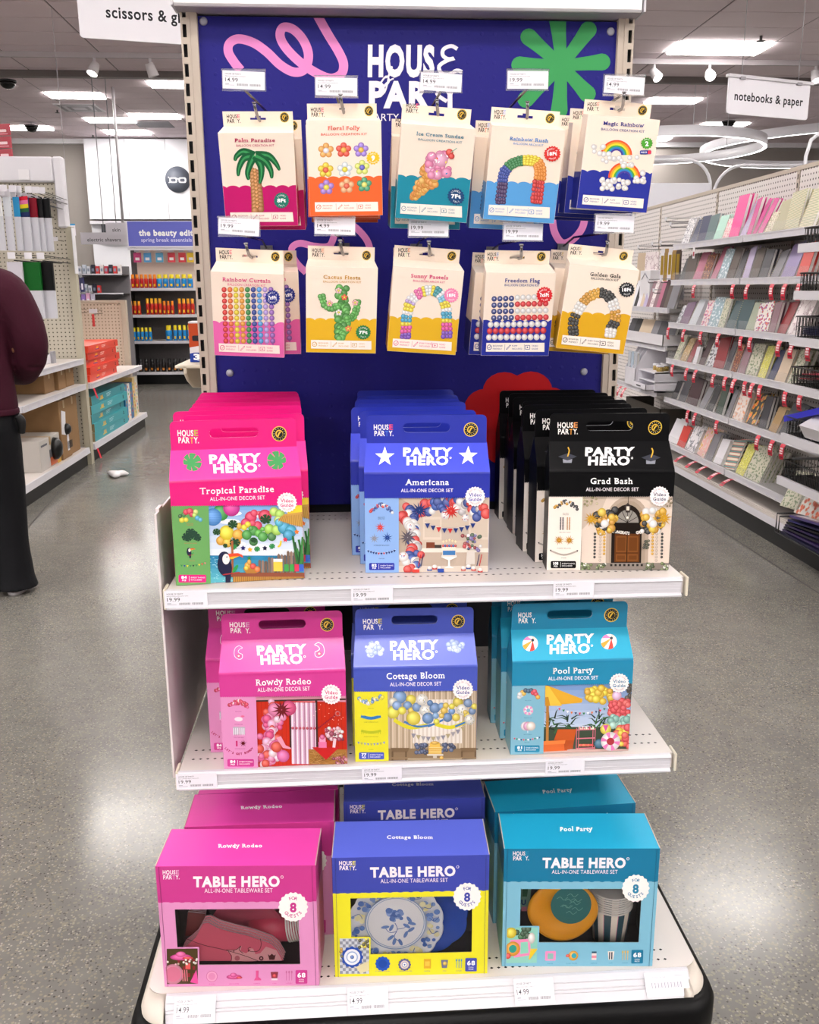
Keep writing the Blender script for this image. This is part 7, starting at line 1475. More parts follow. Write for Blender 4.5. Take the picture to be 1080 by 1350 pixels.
# beauty wall of small hanging packs between the bays
t = thing('pegboard_bay', 'grey pegboard run of purple and blue packs far behind the low bay', 'pegboard', (0,0,0)); m = MB(); m.box(-6.2, -3.72, 13.2, 13.24, 0, 2.1); m.build('pegboard', mat('far_peg', '#b4b0ae', .6), t); m = MB(); m.box(-6.2,-3.7,13.15,13.28,1.95,2.12); m.build('top_fascia', mat('far_fascia', '#d8d6dc', .5), t)
pc_ = ['#4a3a8a','#6a5aa8','#2a2a6a','#c87aa8','#3a3a9a','#8a6ab8','#e0a8c8','#26265a','#b8b4c8','#5a3a78']
rnd = random.Random(20); nm = {'#4a3a8a':'violet','#6a5aa8':'light violet','#2a2a6a':'navy','#c87aa8':'pink','#3a3a9a':'blue','#8a6ab8':'lavender','#e0a8c8':'pale pink','#26265a':'dark navy','#b8b4c8':'silver','#5a3a78':'purple'}
for r, z in enumerate((1.62, 1.40, 1.20)):
    for i in range(12 if r < 2 else 14):
        c = rnd.choice(pc_); x = -4.22+i*.062*(1 if r else .95); h = rnd.uniform(.13, .19)
        if i > 8 and r == 0: continue
        t = thing('hanging_pack', '%s pack in the %s far row, %s from the left' % (nm[c], ['upper','middle','lower'][r], NTH[i]), 'pack', (x, 12.9, z), group='small packs on the far beauty wall'); m = MB(); m.box(-.024,.024,0,.03,0,h); m.build('pack_body', mat('fp_'+c, c, .4), t); m = MB(); m.box(-.012,.012,-.002,0,.03,h*.6); m.build('pack_label', mat('fp_w', '#dcd8e4', .5), t); m = MB(); m.tube([(0,.3,h+.01),(0,-.03,h+.01)], .004, 4); m.box(-.02,.02,-.04,-.034,h+.0,h+.03); m.build('peg_wire', CHROME, t)
for j, (z, lab) in enumerate(((1.645,'upper'),(1.385,'lower'))):
    t = thing('display_shelf', '%s black shelf of small cartons far left of the sunscreen endcap' % lab, 'shelf', (0,0,0)); m = MB(); m.box(-3.98,-3.12,13.4,13.8,z-.03,z-.012); m.build('shelf_deck', DARK, t); m = MB(); m.box(-3.98,-3.12,13.385,13.4,z-.02,z); m.build('price_rail', RAILW, t)
    for i in range(14 if j == 0 else 9):
        x = -3.96+i*.06; c = ['#d8dce4','#e8e8ee','#c8d0dc'][i % 3] if i < 7 else ['#d83a3a','#e8e0e0','#c8304a','#28283a'][i % 4]
        t = thing('small_carton', 'small %s carton on the %s far black shelf, %s from left' % ('white' if i < 7 else 'coloured', lab, NTH[i]), 'box', (x, 13.42, z+.001), group='cartons on the far black shelves'); m = MB(); m.box(0,.045,0,.06,0,.10+.02*(i % 2)); m.build('carton_body', mat('sc_'+c, c, .5), t); m = MB(); m.box(.008,.037,-.001,0,.03,.07); m.build('label_print', mat('sc_l', '#8a94a8', .5), t)
t = thing('wall_shelf_run', 'dark floor gondola standing far behind the low pegboard bay', 'gondola', (0,0,0)); m = MB(); m.box(-6.0,-3.7,13.0,13.19,0,1.1); m.build('gondola_body', DARK, t); m = MB(); m.box(-3.98,-3.12,13.8,13.86,.0,1.75); m.build('back_panel', mat('far_grey', '#7a767a', .6), t)
for i, (x, y, z, w, h, words) in enumerate(((-4.62,17,2.20,.80,.20,'electric shavers'),(-3.98,16.2,2.32,.34,.19,'skin'))):
    t = thing('aisle_sign', 'small white hanging sign far left, %s' % ('lower wide one' if i == 0 else 'upper one against the blue header'), 'sign', (x, y, z)); m = MB(); m.box(0,w,0,.02,0,h); m.build('panel', mat('sign_grey', '#e2dee6', .5), t); A = Art([(0,0),(w*1000,0),(0,h*1000),(w*1000,h*1000)], w, h, (0,0,0), (1,0,0), (0,0,1)); A.text(words, w*500, h*600, min(60, h*300), '#4a4854', bold=.01); A.build('lettering', t, MATTE); m = MB(); m.tube([(w*.5,.01,h),(w*.5,.01,ZF-z)], .008, 5); m.build('hanger', mat('sign_wire', '#9c9aa0', .4), t)
t = thing('display_screen', 'dark wall screen under the white upper wall', 'screen', (-6.9, 27.62, 2.72)); m = MB(); m.box(0,1.5,0,.1,0,.52); m.build('screen_panel', mat('screen_dark', '#3a3c44', .3), t); m = MB(); m.box(1.5,2.4,0,.1,.2,.52); m.build('red_panel', mat('screen_red', '#8a1e34', .4), t); m = MB(); m.box(-.3,2.8,-.05,.12,.52,.6); m.build('top_frame', mat('far_fascia', '#d8d6dc', .5), t)
t = thing('wall_sign', 'small pale sign with blue band beside the tall pegboard header', 'sign', (-3.14, 11.0, 2.02)); m = MB(); m.box(0,.10,0,.01,0,.11); m.build('sign_panel', mat('sign_grey', '#e2dee6', .5), t); m = MB(); m.box(.0,.10,-.002,.008,.11,.128); m.build('blue_band', mat('band_blue', '#2a8ac0', .5), t); m = MB(); m.tube([(.05,.005,.13),(.05,.005,ZC-2.02)], .002, 4); m.build('hanger', mat('sign_wire', '#9c9aa0', .4), t)
for i, (x0, x1, y) in enumerate(((5.5,15,22),(2.6,5.0,24))):
    t = thing('far_gondola', 'distant low shelving block across the right side of the store, %s one' % ('wider','narrower')[i], 'gondola', (0,0,0)); m = MB(); m.box(x0,x1,y,y+.9,0,2.0); m.build('body', mat('far_gondola', '#bcb6b4', .6), t); m = MB(); m.box(x0-.02,x1+.02,y-.02,y+.92,1.85,2.02); m.build('top_fascia', mat('far_fascia', '#d8d6dc', .5), t)
# ================================================================ THE FIXTURE IN FRONT
FX0, FX1 = -.322, .606
# back gondola frame: two slotted uprights, back board, graphic panel
def upright(x0, label, side):
    t = thing('slotted_upright', label, 'upright', (x0, 2.09, 0), group=None)
    w = .034; m = MB(); sx = (.004, .012) if side < 0 else (w-.012, w-.004); z = .20; top = 1.975; pitch = .0375; sl = .025
    for a, b in ((0, sx[0]), (sx[1], w)): m.box(a, b, 0, .003, .1, top)
    m.box(sx[0], sx[1], 0, .003, .1, z)
    n = int((top-z)/pitch)
    for i in range(n): m.box(sx[0], sx[1], 0, .003, z+i*pitch+sl, z+(i+1)*pitch)
    m.box(0, w, .003, .03, .1, top) if False else None
    for a, b in ((0, .0015), (w-.0015, w)): m.box(a, b, .003, .06, .1, top)
    # raised fold line on the face
    m.box((.018 if side < 0 else .013), (.0195 if side < 0 else .0145), -.002, 0, .1, top)
    m.build('post_face', BEIGE, t)
    m = MB(); m.box(.002, w-.002, .02, .058, .1, top-.01); m.build('slot_shade_backing', DARK, t)  # dark backing standing in for the shade inside the slots
    return t
upright(-.331, 'beige slotted steel upright at the left of the blue graphic panel', -1)
upright(.583, 'beige slotted steel upright at the right of the blue graphic panel', 1)
m = MB(); m.box(-.296, .582, 2.125, 2.15, .1, 1.972); o = m.build('back_board', noise_tint(mat('back_board_paint', '#14121c', .6), 6, .2)); tag(o, 'dark back board standing behind the blue graphic panel', 'board')

t = thing('graphic_panel', 'blue display panel with pink ribbon, green flower and white lettering behind the hooks', 'panel', (0, 0, 0))
def panel_mat():
    m = mat('panel_print', '#1d1a78', .5, spec=.2); N, L, b = nodes(m); tc = N.new('ShaderNodeTexCoord'); sp = N.new('ShaderNodeSeparateXYZ'); L.new(tc.outputs['Object'], sp.inputs[0])
    # dimples of the pegboard pressing through the print: bump only
    def fr(o):
        d = N.new('ShaderNodeMath'); d.operation = 'DIVIDE'; d.inputs[1].default_value = .0254*1.1; L.new(o, d.inputs[0]); f = N.new('ShaderNodeMath'); f.operation = 'FRACT'; L.new(d.outputs[0], f.inputs[0])
        s_ = N.new('ShaderNodeMath'); s_.operation = 'SUBTRACT'; s_.inputs[1].default_value = .5; L.new(f.outputs[0], s_.inputs[0]); p = N.new('ShaderNodeMath'); p.operation = 'POWER'; p.inputs[1].default_value = 2; L.new(s_.outputs[0], p.inputs[0]); return p
    a, c = fr(sp.outputs['X']), fr(sp.outputs['Z']); ad = N.new('ShaderNodeMath'); L.new(a.outputs[0], ad.inputs[0]); L.new(c.outputs[0], ad.inputs[1])
    r = N.new('ShaderNodeMapRange'); r.inputs[1].default_value = .008; r.inputs[2].default_value = .02; r.inputs[3].default_value = 1; r.inputs[4].default_value = 0; L.new(ad.outputs[0], r.inputs[0])
    bp = N.new('ShaderNodeBump'); bp.inputs['Strength'].default_value = .35; bp.inputs['Distance'].default_value = .0015; L.new(r.outputs[0], bp.inputs['Height']); L.new(bp.outputs[0], b.inputs['Normal']); return m
m = MB(); m.box(-.2965, .582, 2.1, 2.106, .93, 1.968); m.build('panel_sheet', panel_mat(), t)
m = MB(); m.box(-.2975, -.2965, 2.096, 2.108, .93, 1.97); m.box(.582, .583, 2.096, 2.108, .93, 1.97); m.build('edge_trim', BEIGE, t)
A = Art([(262,20),(813,37),(280,515),(793,515)], .877, .767, (-.296, 2.1, 1.197), (1,0,0), (0,0,1), lay0=2e-4)
A.clip = (0.001, -.3, .876, .7705); PK = '#e58ac8'; GR = '#3c9a58'; RD = '#c4161c'
cp = lambda L: [(240+x/3.375, y/3.375) for x, y in L]
A.line(cp([(262,300),(232,262),(208,218),(215,180),(255,162),(320,180),(380,222),(440,280),(500,312),(548,300),(566,240),(545,175),(500,125),(455,115),(440,150),(462,200),(520,262),(590,312),(660,342),(710,325),(722,280),(700,225),(655,150),(605,60)]), 12, PK, 6)
A.build('pink_ribbon', t, print_mat('panel_art', .5, spec=.2)); z_ = A.z
A = Art([(262,20),(813,37),(280,515),(793,515)], .877, .767, (-.296, 2.1, 1.197), (1,0,0), (0,0,1), lay0=z_+1e-5); A.clip = (0.001, -.3, .876, .7705)
A.line([(401,357),(387,342),(382,325),(393,318),(412,322),(432,322),(440,306),(447,292),(458,292),(472,302),(484,318),(488,338)], 9, PK, 5)
A.build('pink_ribbon', t, print_mat('panel_art', .5, spec=.2)); z_ = A.z
A = Art([(262,20),(813,37),(280,515),(793,515)], .877, .767, (-.296, 2.1, 1.197), (1,0,0), (0,0,1), lay0=z_+1e-5); A.clip = (0.001, -.3, .876, .7705)
A.line([(729,290),(732,308),(742,322),(756,318),(768,304),(772,290)], 9.5, PK, 5)
A.build('pink_ribbon', t, mat_p := print_mat('panel_art', .5, spec=.2)); z_ = A.z
A = Art([(262,20),(813,37),(280,515),(793,515)], .877, .767, (-.296, 2.1, 1.197), (1,0,0), (0,0,1), lay0=z_+1e-5); A.clip = (0.001, -.3, .876, .7705)
for tip in ((736,32),(698,52),(686,88),(694,133),(738,148),(775,127),(794,86),(776,44)):
    cx, cy = 741, 90; dx, dy = tip[0]-cx, tip[1]-cy
    A.line([(cx, cy), (cx+dx*.35, cy+dy*.35), (cx+dx*.7, cy+dy*.7), (cx+dx*.9, cy+dy*.9), (cx+dx, cy+dy)], lambda q: 14+9*q if q < .8 else 22, GR); A.disc(tip[0], tip[1], 11, GR, 16, shade=False)
A.disc(741, 90, 14, GR, 16, shade=False)
A.build('green_flower', t, mat_p); z_ = A.z
A = Art([(262,20),(813,37),(280,515),(793,515)], .877, .767, (-.296, 2.1, 1.197), (1,0,0), (0,0,1), lay0=z_+1e-5)
for i in range(8):
    a = -math.pi/2+.38+i*math.pi/4; A.disc(683+46*math.cos(a), 556+40*math.sin(a), 29, RD, 20, ry=26, shade=False)
A.disc(683, 556, 40, RD, 20, shade=False)
A.build('red_flower', t, mat_p)
A = Art([(262,20),(813,37),(280,515),(793,515)], .877, .767, (-.296, 2.1, 1.197), (1,0,0), (0,0,1), lay0=A.z+1e-4); WH = '#efe8f0'
A.text('HOUS', 530, 80, 38, WH, width=88, bold=.05, rot=.02); A.line([(604,66),(596,62),(586,66),(585,74),(592,79),(600,78),(590,81),(580,88),(583,97),(593,99),(603,94),(610,96)], 5, WH, 4)
A.line([(503,108),(510,100),(514,106),(508,113),(503,108)], 2.2, WH, 4); A.line([(509,102),(514,98),(518,88),(515,92),(511,112),(507,122),(506,114),(514,106),(520,103)], 2, WH, 4)
A.text('PAR', 527, 124, 32, WH, width=80, bold=.05, rot=.02); A.line([(572,108),(585,112),(577,124),(590,134)], 5, WH, 3); A.text('Y', 594, 125, 32, WH, width=26, bold=.05)
A.text('PARTY LIKE', 487, 153, 9.5, WH, align='l', rot=.02); A.build('white_lettering', t, mat_p)
def rivet(x, z):
    m = MB(); M = Matrix.Translation((x, 2.0995, z)) @ Matrix.Rotation(R(90), 4, 'X'); m.lathe([(0,.004),(.004,.0036),(.0072,.0018),(.0085,0)][::-1], 18, M=M); m.build('push_rivet', mat('rivet_grey', '#a6a6b4', .3), t)
for x, z in ((-.285,1.958),(.569,1.949),(-.267,1.238),(.541,1.233)): rivet(x, z)

# canopy above
t = thing('header_canopy', 'white metal canopy with a lipped front edge topping the display', 'canopy', (0,0,0))
m = MB(); m.box(-.335, .620, 2.052, 2.16, 1.972, 2.3); m.build('canopy_body', mat('canopy_grey', '#a9a4ac', .5), t, .001)
m = MB(); m.prism([(2.052,1.973),(2.047,1.973),(2.043,1.977),(2.043,1.998),(2.047,2.003),(2.052,2.003)], -.335, .617, 'x'); m.build('front_lip', mat('canopy_highlight', '#f4f3f6', .3), t)  # lip whiter than the plate, its highlight put into the colour
m = MB(); m.box(-.335, .617, 2.046, 2.052, 2.003, 2.3); m.build('front_plate', mat('canopy_plate', '#dfdde6', .3), t)
m = MB(); m.box(.6205,.6245,2.04,2.10,1.972,2.3); m.build('end_cap', RAILW, t); m = MB(); m.box(-.3395,-.3355,2.04,2.10,1.972,2.3); m.build('end_cap', RAILW, t)

# perforated deck
def perf_deck(m, x0, x1, y0, y1, z, rows, pitch=.0133, hw=.0036, hy=.0028, skip=.012):
    ys = sorted(rows); half = .006; edges = [y0]; 
    for y in ys:
        edges += [y-half, y+half]
    edges.append(y1)
    for i in range(0, len(edges)-1):
        a, b = edges[i], edges[i+1]
        if b-a < 1e-5: continue
        if i % 2 == 0: m.quad((x0,a,z),(x1,a,z),(x1,b,z),(x0,b,z)); continue
        n = int((x1-x0-2*skip)/pitch); xs = x0+skip+((i//2) % 2)*pitch*.0; yc = (a+b)/2
        m.quad((x0,a,z),(xs,a,z),(xs,b,z),(x0,b,z)); xe = xs+n*pitch; m.quad((xe,a,z),(x1,a,z),(x1,b,z),(xe,b,z))
        for k in range(n):
            l = xs+k*pitch; r = l+pitch; c = (l+r)/2; nn = len(m.v)
            m.v += [(l,a,z),(r,a,z),(r,b,z),(l,b,z),(c,yc-hy,z),(c+hw,yc,z),(c,yc+hy,z),(c-hw,yc,z)]
            for f in ((0,1,4),(1,5,4),(1,2,5),(2,6,5),(2,3,6),(3,7,6),(3,0,7),(0,4,7)): m.face([nn+q for q in f])
def shelf(z, yf, label, x0=-.322, x1=.594):
    t = thing('display_shelf', label, 'shelf', (0,0,0)); yb = 2.085
    m = MB(); perf_deck(m, x0, x1, yf+.004, yb, z, [yf+.045, yf+.079, yb-.065, yb-.03])
    m.quad((x0,yf+.004,z),(x0,yb,z),(x0,yb,z-.03),(x0,yf+.004,z-.03)); m.quad((x1,yb,z),(x1,yf+.004,z),(x1,yf+.004,z-.03),(x1,yb,z-.03)); m.quad((x0,yf+.004,z-.03),(x1,yf+.004,z-.03),(x1,yf+.004,z),(x0,yf+.004,z)); m.quad((x0,yb,z),(x1,yb,z),(x1,yb,z-.03),(x0,yb,z-.03))
    m.build('shelf_deck', DECK, t)
    m = MB(); m.quad((x0+.001,yb,z-.02),(x1-.001,yb,z-.02),(x1-.001,yf+.006,z-.02),(x0+.001,yf+.006,z-.02)); m.build('shade_sheet', mat('shelf_shade', '#17151a', .7), t)  # near-black sheet painting the shade seen through the deck holes
    # price channel on the front edge
    m = MB(); P = [(yf+.0035,z+.0005),(yf-.004,z+.0005),(yf-.007,z-.004),(yf-.005,z-.006),(yf-.0035,z-.027),(yf-.008,z-.031),(yf-.007,z-.034),(yf+.0035,z-.034)]
    m.prism(P, x0-.001, x1-.006, 'x'); 
    for dz in (.0095,.0125,.0195): m.box(x0, x1-.007, yf-.0048, yf-.0035, z-dz-.0006, z-dz)
    m.build('price_channel', RAILW, t)
    m = MB()
    for xx in (x0-.006, x1+.001): m.box(xx, xx+.005, yf-.006, yf+.03, z-.034, z+.003)
    m.build('end_bracket', metal_white('cream_metal', '#d6cdbb'), t, .0015)
    m = MB()
    for xx in (x0+.004, x1-.008): m.prism([(yb,z-.03),(yb,z-.1),(yf+.2,z-.03)], xx, xx+.003, 'x')
    m.build('support_bracket', BEIGE, t)
    return t
shelf(.915, 1.535, 'upper white perforated shelf holding the magenta, blue and black gabled boxes')
shelf(.57, 1.53, 'lower white perforated shelf holding the pink, lavender and teal gabled boxes')

# white side sheet at the left of the shelves
m = MB(); m.box(-.338, -.3345, 1.553, 2.085, .545, 1.046); m.box(-.339, -.333, 1.57, 1.6, 1.046, 1.052); o = m.build('side_sheet', mat('side_sheet_white', '#d9d0d0', .4)); tag(o, 'tall white side sheet closing the left end of the two shelves', 'panel')

# base: rubber bumper, tray, deck, channel
def rr(x0, x1, y0, y1, r, n=8):
    P = []
    for cx, cy, a0 in ((x1-r,y0+r,-90),(x1-r,y1-r,0),(x0+r,y1-r,90),(x0+r,y0+r,180)):
        for i in range(n+1): a = R(a0+i*90/n); P.append((cx+r*math.cos(a), cy+r*math.sin(a)))
    return P
def stack_loops(m, loops, cap=True):
    base = len(m.v); k = len(loops[0][0])
    for P, z in loops: m.v += [(x, y, z) for x, y in P]
    for i in range(len(loops)-1):
        for j in range(k):
            j2 = (j+1) % k; m.face((base+i*k+j, base+i*k+j2, base+(i+1)*k+j2, base+(i+1)*k+j), None, True)
    if cap: m.face([base+j for j in range(k)][::-1]); m.face([base+(len(loops)-1)*k+j for j in range(k)])
t = thing('base_unit', 'white base deck with worn rounded corners inside a thick black rubber bumper', 'base', (0,0,0))
bx0, bx1, by0 = -.418, .664, 1.372
m = MB(); stack_loops(m, [(rr(bx0+.012,bx1-.012,by0+.012,2.2,.055),.062),(rr(bx0+.003,bx1-.003,by0+.003,2.2,.062),.07),(rr(bx0,bx1,by0,2.2,.065),.085),(rr(bx0,bx1,by0,2.2,.065),.130),(rr(bx0+.005,bx1-.005,by0+.006,2.2,.062),.143),(rr(bx0+.016,bx1-.016,by0+.018,2.2,.055),.149)]); m.build('rubber_bumper', BLACKP, t)
m = MB(); m.box(bx0+.03, bx1-.03, by0+.03, 2.18, .10, .144); m.build('inner_frame', DARK, t)
for sg in (-1, 1):   # worn sloping corner pieces either side of the price channel
    m = MB(); xo = bx1-.018 if sg > 0 else bx0+.018; xi = xo-sg*.014; xe = .612 if sg > 0 else -.352; yo = by0+.022; ro, ri = .052, .03; yi = 1.437
    O_ = [(xo, 2.17)]+[(xo-sg*ro+sg*ro*math.cos(a), yo+ro-ro*math.sin(a)) for a in np.linspace(0, math.pi/2, 9)]+[(xe, yo)]
    I_ = [(xi, 2.17)]+[(xi-sg*ri+sg*ri*math.cos(a), yi+ri-ri*math.sin(a)) for a in np.linspace(0, math.pi/2, 9)]+[(xe, yi)]
    k = len(O_)
    for P_, z_ in ((O_, .145), (O_, .157), (I_, .1788), (I_, .145)): m.v += [(x, y, z_) for x, y in P_]
    for q in range(3):
        for i in range(k-1):
            f = (q*k+i, q*k+i+1, (q+1)*k+i+1, (q+1)*k+i); m.face(f if sg < 0 else f[::-1], None, True)
    m.face((k-1, 2*k-1, 3*k-1, 4*k-1)); m.build('corner_piece', CORNER, t)
m = MB(); yd = 1.437; stack_loops(m, [(rr(bx0+.03,bx1-.03,yd,2.17,.03),.17),(rr(bx0+.03,bx1-.03,yd,2.17,.03),.1795)], cap=False)
P = rr(bx0+.03, bx1-.03, yd, 2.17, .03)
# deck top: perforated middle plus rounded side strips
perf_deck(m, bx0+.06, bx1-.06, yd, 2.17, .1796, [yd+.022, yd+.048, 2.09, 2.12], pitch=.0133)
for s in (-1, 1):
    Q = [p for p in P if (p[0] > bx1-.0601 if s > 0 else p[0] < bx0+.0601)]
    n0 = len(m.v); m.v += [(x, y, .1796) for x, y in Q]; m.face(range(n0, n0+len(Q)))
m.build('base_deck', DECK, t)
m = MB(); m.prism([(1.436,.1800),(1.430,.1798),(1.395,.150),(1.391,.146),(1.397,.1445),(1.436,.15)], -.352, .612, 'x')
for q in (.25,.5,.62): m.box(-.35,.61, 1.43-.035*q-.0018, 1.43-.035*q, .1798-.0298*q-.001, .1798-.0298*q+.0006)
m.build('price_channel', RAILW, t)
m = MB(); m.box(bx0+.05, bx1-.05, by0+.08, 2.18, .0, .068); m.build('dark_recess', DARK, t)  # black block standing in for the shaded recess under the bumper

# ---------------------------------------------------------------- price tickets
def ticket(price, label, loc, w=.0735, h=.031, tilt=0, yaw=0, holder=True, roll=0, head='HOUSE OF PARTY', pale=False):
    t = thing('price_ticket', label, 'price tag', loc); t.rotation_euler = (R(tilt), R(roll), R(yaw))
    m = MB(); m.box(-w/2, w/2, 0, .0006, -h/2, h/2, '#e8e6ee'); m.build('paper_card', PAPER, t)
    A = Art([(0,0),(260,0),(0,112),(260,112)], w, h, (-w/2, 0, -h/2), (1,0,0), (0,0,1), lay0=8e-5); c = '#34343c' if not pale else '#8a8a98'
    if pale:
        A.text('HOUSE OF PARTY', 90, 22, 9, c); A.rect(180, 14, 240, 18, '#b8b8c4')
        for i in range(30): A.rect(30+i*6.4, 46, 30+i*6.4+[2,3.6,1.6][i%3], 72, c)
        A.text('BALLOONS', 80, 92, 8, '#a8a8b4')
    else:
        A.text(head, 16, 20, 10, c, align='l', width=100); A.text('BALLOONS & BALLOON KITS', 16, 34, 5, c, align='l', width=128)
        A.text(price, 16, 56, 24, c, align='l', width=78, bold=.005)
        for i in range(34):
            if i in (16, 17): continue
            A.rect(88+i*4.3, 78, 88+i*4.3+[1.4,2.6,1.0,2][i%4], 92, '#3c3c46')
        A.rect(16, 80, 40, 84, '#9a9aa8'); A.rect(16, 88, 72, 91, '#b0b0bc')
    A.build('print', t, PAPER)
    return t
shelf_t = [('19.99','price ticket under the magenta toucan carton, left end of the upper shelf',(-.289,1.528,.900)),('19.99','price ticket on the upper shelf below the blue stars carton',(.033,1.528,.900)),('19.99','price ticket on the upper shelf below the black graduation carton',(.391,1.528,.900)),
  ('19.99','price ticket on the lower shelf at the left below the pink carton',(-.290,1.523,.554)),('19.99','price ticket on the lower shelf below the lavender and yellow carton',(.046,1.523,.554)),('19.99','price ticket on the lower shelf below the teal carton with beach balls',(.387,1.523,.554))]
for p, l, c in shelf_t: ticket(p, l, c)
for p, l, c in (('14.99','price ticket on the base edge below the pink tableware box',(-.298,1.4085,.1675)),('14.99','price ticket on the base edge below the yellow and blue tableware box',(.012,1.4085,.1675)),('14.99','price ticket on the base edge below the teal tableware box',(.317,1.4085,.1675))): ticket(p, l, c, h=.042, tilt=-42)
ticket('', 'pale printed barcode slip at the right end of the base edge', (.566,1.4085,.1675), w=.082, h=.04, tilt=-42, pale=True)

# ---------------------------------------------------------------- hooks with flip tags
pose = dict(palm=(-.152,1.756,1.726,-1,15.4,-.3),floral=(-.003,1.756,1.74,2.4,8,-1),ice=(.165,1.739,1.733,.8,12.4,3.7),rush=(.325,1.744,1.731,-1.6,10.9,3.6),magic=(.497,1.761,1.748,-1.2,6.6,3.7),
  curtain=(-.177,1.763,1.492,-.6,15.8,2.7),cactus=(-.009,1.769,1.497,1.5,10.4,1.7),sunny=(.151,1.771,1.495,.5,11.4,4.1),flag=(.32,1.767,1.489,-.6,13.7,.8),gala=(.479,1.766,1.495,-3.5,9.4,5.9))
tagpos = dict(palm=(-.172,1.774),floral=(-.012,1.765),ice=(.172,1.774),rush=(.326,1.779),magic=(.5,1.772),curtain=(-.192,1.531),cactus=(-.02,1.532),sunny=(.15,1.529),flag=(.324,1.522),gala=(.494,1.536))
desc = dict(palm='palm tree on magenta',floral='nine balloon flowers on orange',ice='ice cream cone on teal',rush='rainbow balloon arch on light blue',magic='two rainbows on navy blue',
  curtain='rainbow curtain on pink',cactus='green cactus on yellow',sunny='pastel balloon arch on yellow',flag='balloon flag on blue',gala='black and gold arch on yellow')
price = dict(palm='14.99',floral='14.99',ice='14.99',rush='19.99',magic='14.99',curtain='19.99',cactus='14.99',sunny='19.99',flag='19.99',gala='19.99')
behind = dict(palm=[(.012,-.004,-1,0)],floral=[(-.002,0,2,0),(.003,.001,1,0),(0,-.001,2,0)],ice=[(-.016,-.012,2,1)],rush=[(-.02,-.012,-3,3)],magic=[(-.012,-.004,-2,3),(-.02,-.006,-2,3),(-.028,-.006,-2,2)],
  curtain=[(.02,0,2,0)],cactus=[(-.001,.0,1,1)],sunny=[(.001,.0,1,2)],flag=[(-.016,-.003,4,2)],gala=[(-.022,-.006,2,4)])
for k in pose:
    x, y, z, yaw, lean, roll = pose[k]; zs = z-.0125-.002; xw = x+.003; tx, tz = tagpos[k]
    t = thing('display_hook', 'metal hook with tag arm carrying the %s kits' % desc[k], 'hook', (xw, 2.1, zs))
    sx = (tx-xw)*.5
    m = MB(); m.tube([(0,-.003,0),(0,-.2,-.001),(0,-.352,0),(-.002,-.366,.004),(-.004,-.376,.014),(-.005,-.38,.022)], .0028, 8); m.tube([(-.005,-.38,.022),(-.005,-.3805,.0235)], .0042, 10)
    m.build('prong', CHROME, t)
    az = tz-.017-zs; m = MB(); m.tube([(0,-.003,.03),(0.0,-.1,az+.006),(tx-xw,-.355,az+.002)], .0022, 8); m.build('tag_arm', CHROME, t)
    m = MB(); m.box(-.013,.013,-.006,-.001,-.016,.036); m.box(-.008,.008,-.01,-.006,-.008,.03); m.build('wall_plate', mat('hook_plate', '#6e6c72', .3, metal=.8), t)
    m = MB(); m.box(tx-xw-.038, tx-xw+.038, -.3585, -.358, tz-zs-.018, tz-zs+.0175); m.box(tx-xw-.038, tx-xw+.038, -.3625, -.358, tz-zs+.0135, tz-zs+.0175); m.box(tx-xw-.038, tx-xw+.038, -.3625, -.358, tz-zs-.0185, tz-zs-.0165); m.build('tag_holder', clear_mat('clear_holder', .12, .1), t)
    ticket(price[k], 'hook price ticket above the %s kit' % desc[k], (tx, 1.7375, tz-.001), w=.0725, h=.029, yaw=0, roll={'palm':2,'floral':1,'ice':3,'rush':0,'magic':3,'curtain':4,'cactus':2,'sunny':1,'flag':1,'gala':2}[k])
    o = kit_box(k, 'cream carton with %s, hanging %s' % (desc[k], 'frontmost on its hook'), 'cream balloon kits on the hooks')
    kit_pose(o, x, y, z, yaw, lean, roll)
    for i, (dx, dz, yw, rl) in enumerate(behind[k]):
        c = dup(o, 'cream carton with %s, %s on its hook' % (desc[k], ORD[i+1])); kit_pose(c, x+dx, y+.058*(i+1), z+dz, yw, lean*.8, rl)

# ---------------------------------------------------------------- gabled boxes on the two shelves
rows = dict(
 tropical=(.9156, [(-.1985,1.572,6.7),(-.190,1.638,3),(-.2175,1.700,5),(-.2,1.762,4),(-.2055,1.826,2),(-.2095,1.890,2),(-.215,1.952,1),(-.221,2.014,0)]),
 americana=(.9156, [(.1355,1.600,-3.8),(.127,1.662,-1),(.112,1.726,1),(.1245,1.788,0),(.119,1.850,-1),(.124,1.912,0),(.1265,2.020,0)]),
 grad=(.9156, [(.468,1.589,-4.3),(.4565,1.655,3),(.447,1.727,2),(.4565,1.79,2),(.4505,1.86,1),(.452,1.924,-1),(.4425,1.988,0)]),
 rodeo=(.5706, [(-.129,1.537,.5),(-.162,1.601,.5)]),
 cottage=(.5706, [(.110,1.541,-1.5),(.106,1.603,-1)]),
 pool=(.5706, [(.4005,1.548,-.5),(.391,1.612,-1),(.383,1.676,-2)]))
pdesc = dict(tropical='magenta gabled carton with toucan beach picture',americana='royal blue gabled carton with white stars',grad='black gabled carton with graduation caps',
  rodeo='pink gabled carton with paisley drops',cottage='lavender and yellow gabled carton with pale flowers',pool='teal gabled carton with beach balls')
for k, (z, L) in rows.items():
    o = party_box(k, '%s, frontmost' % pdesc[k], 'gabled party cartons on the shelves'); x, y, a = L[0]; o.location = (x, y, z); o.rotation_euler = (0, 0, R(a))
    for i, (x, y, a) in enumerate(L[1:]):
        c = dup(o, '%s, %s' % (pdesc[k], ORD[i+1])); c.location = (x, y, z); c.rotation_euler = (0, 0, R(a))

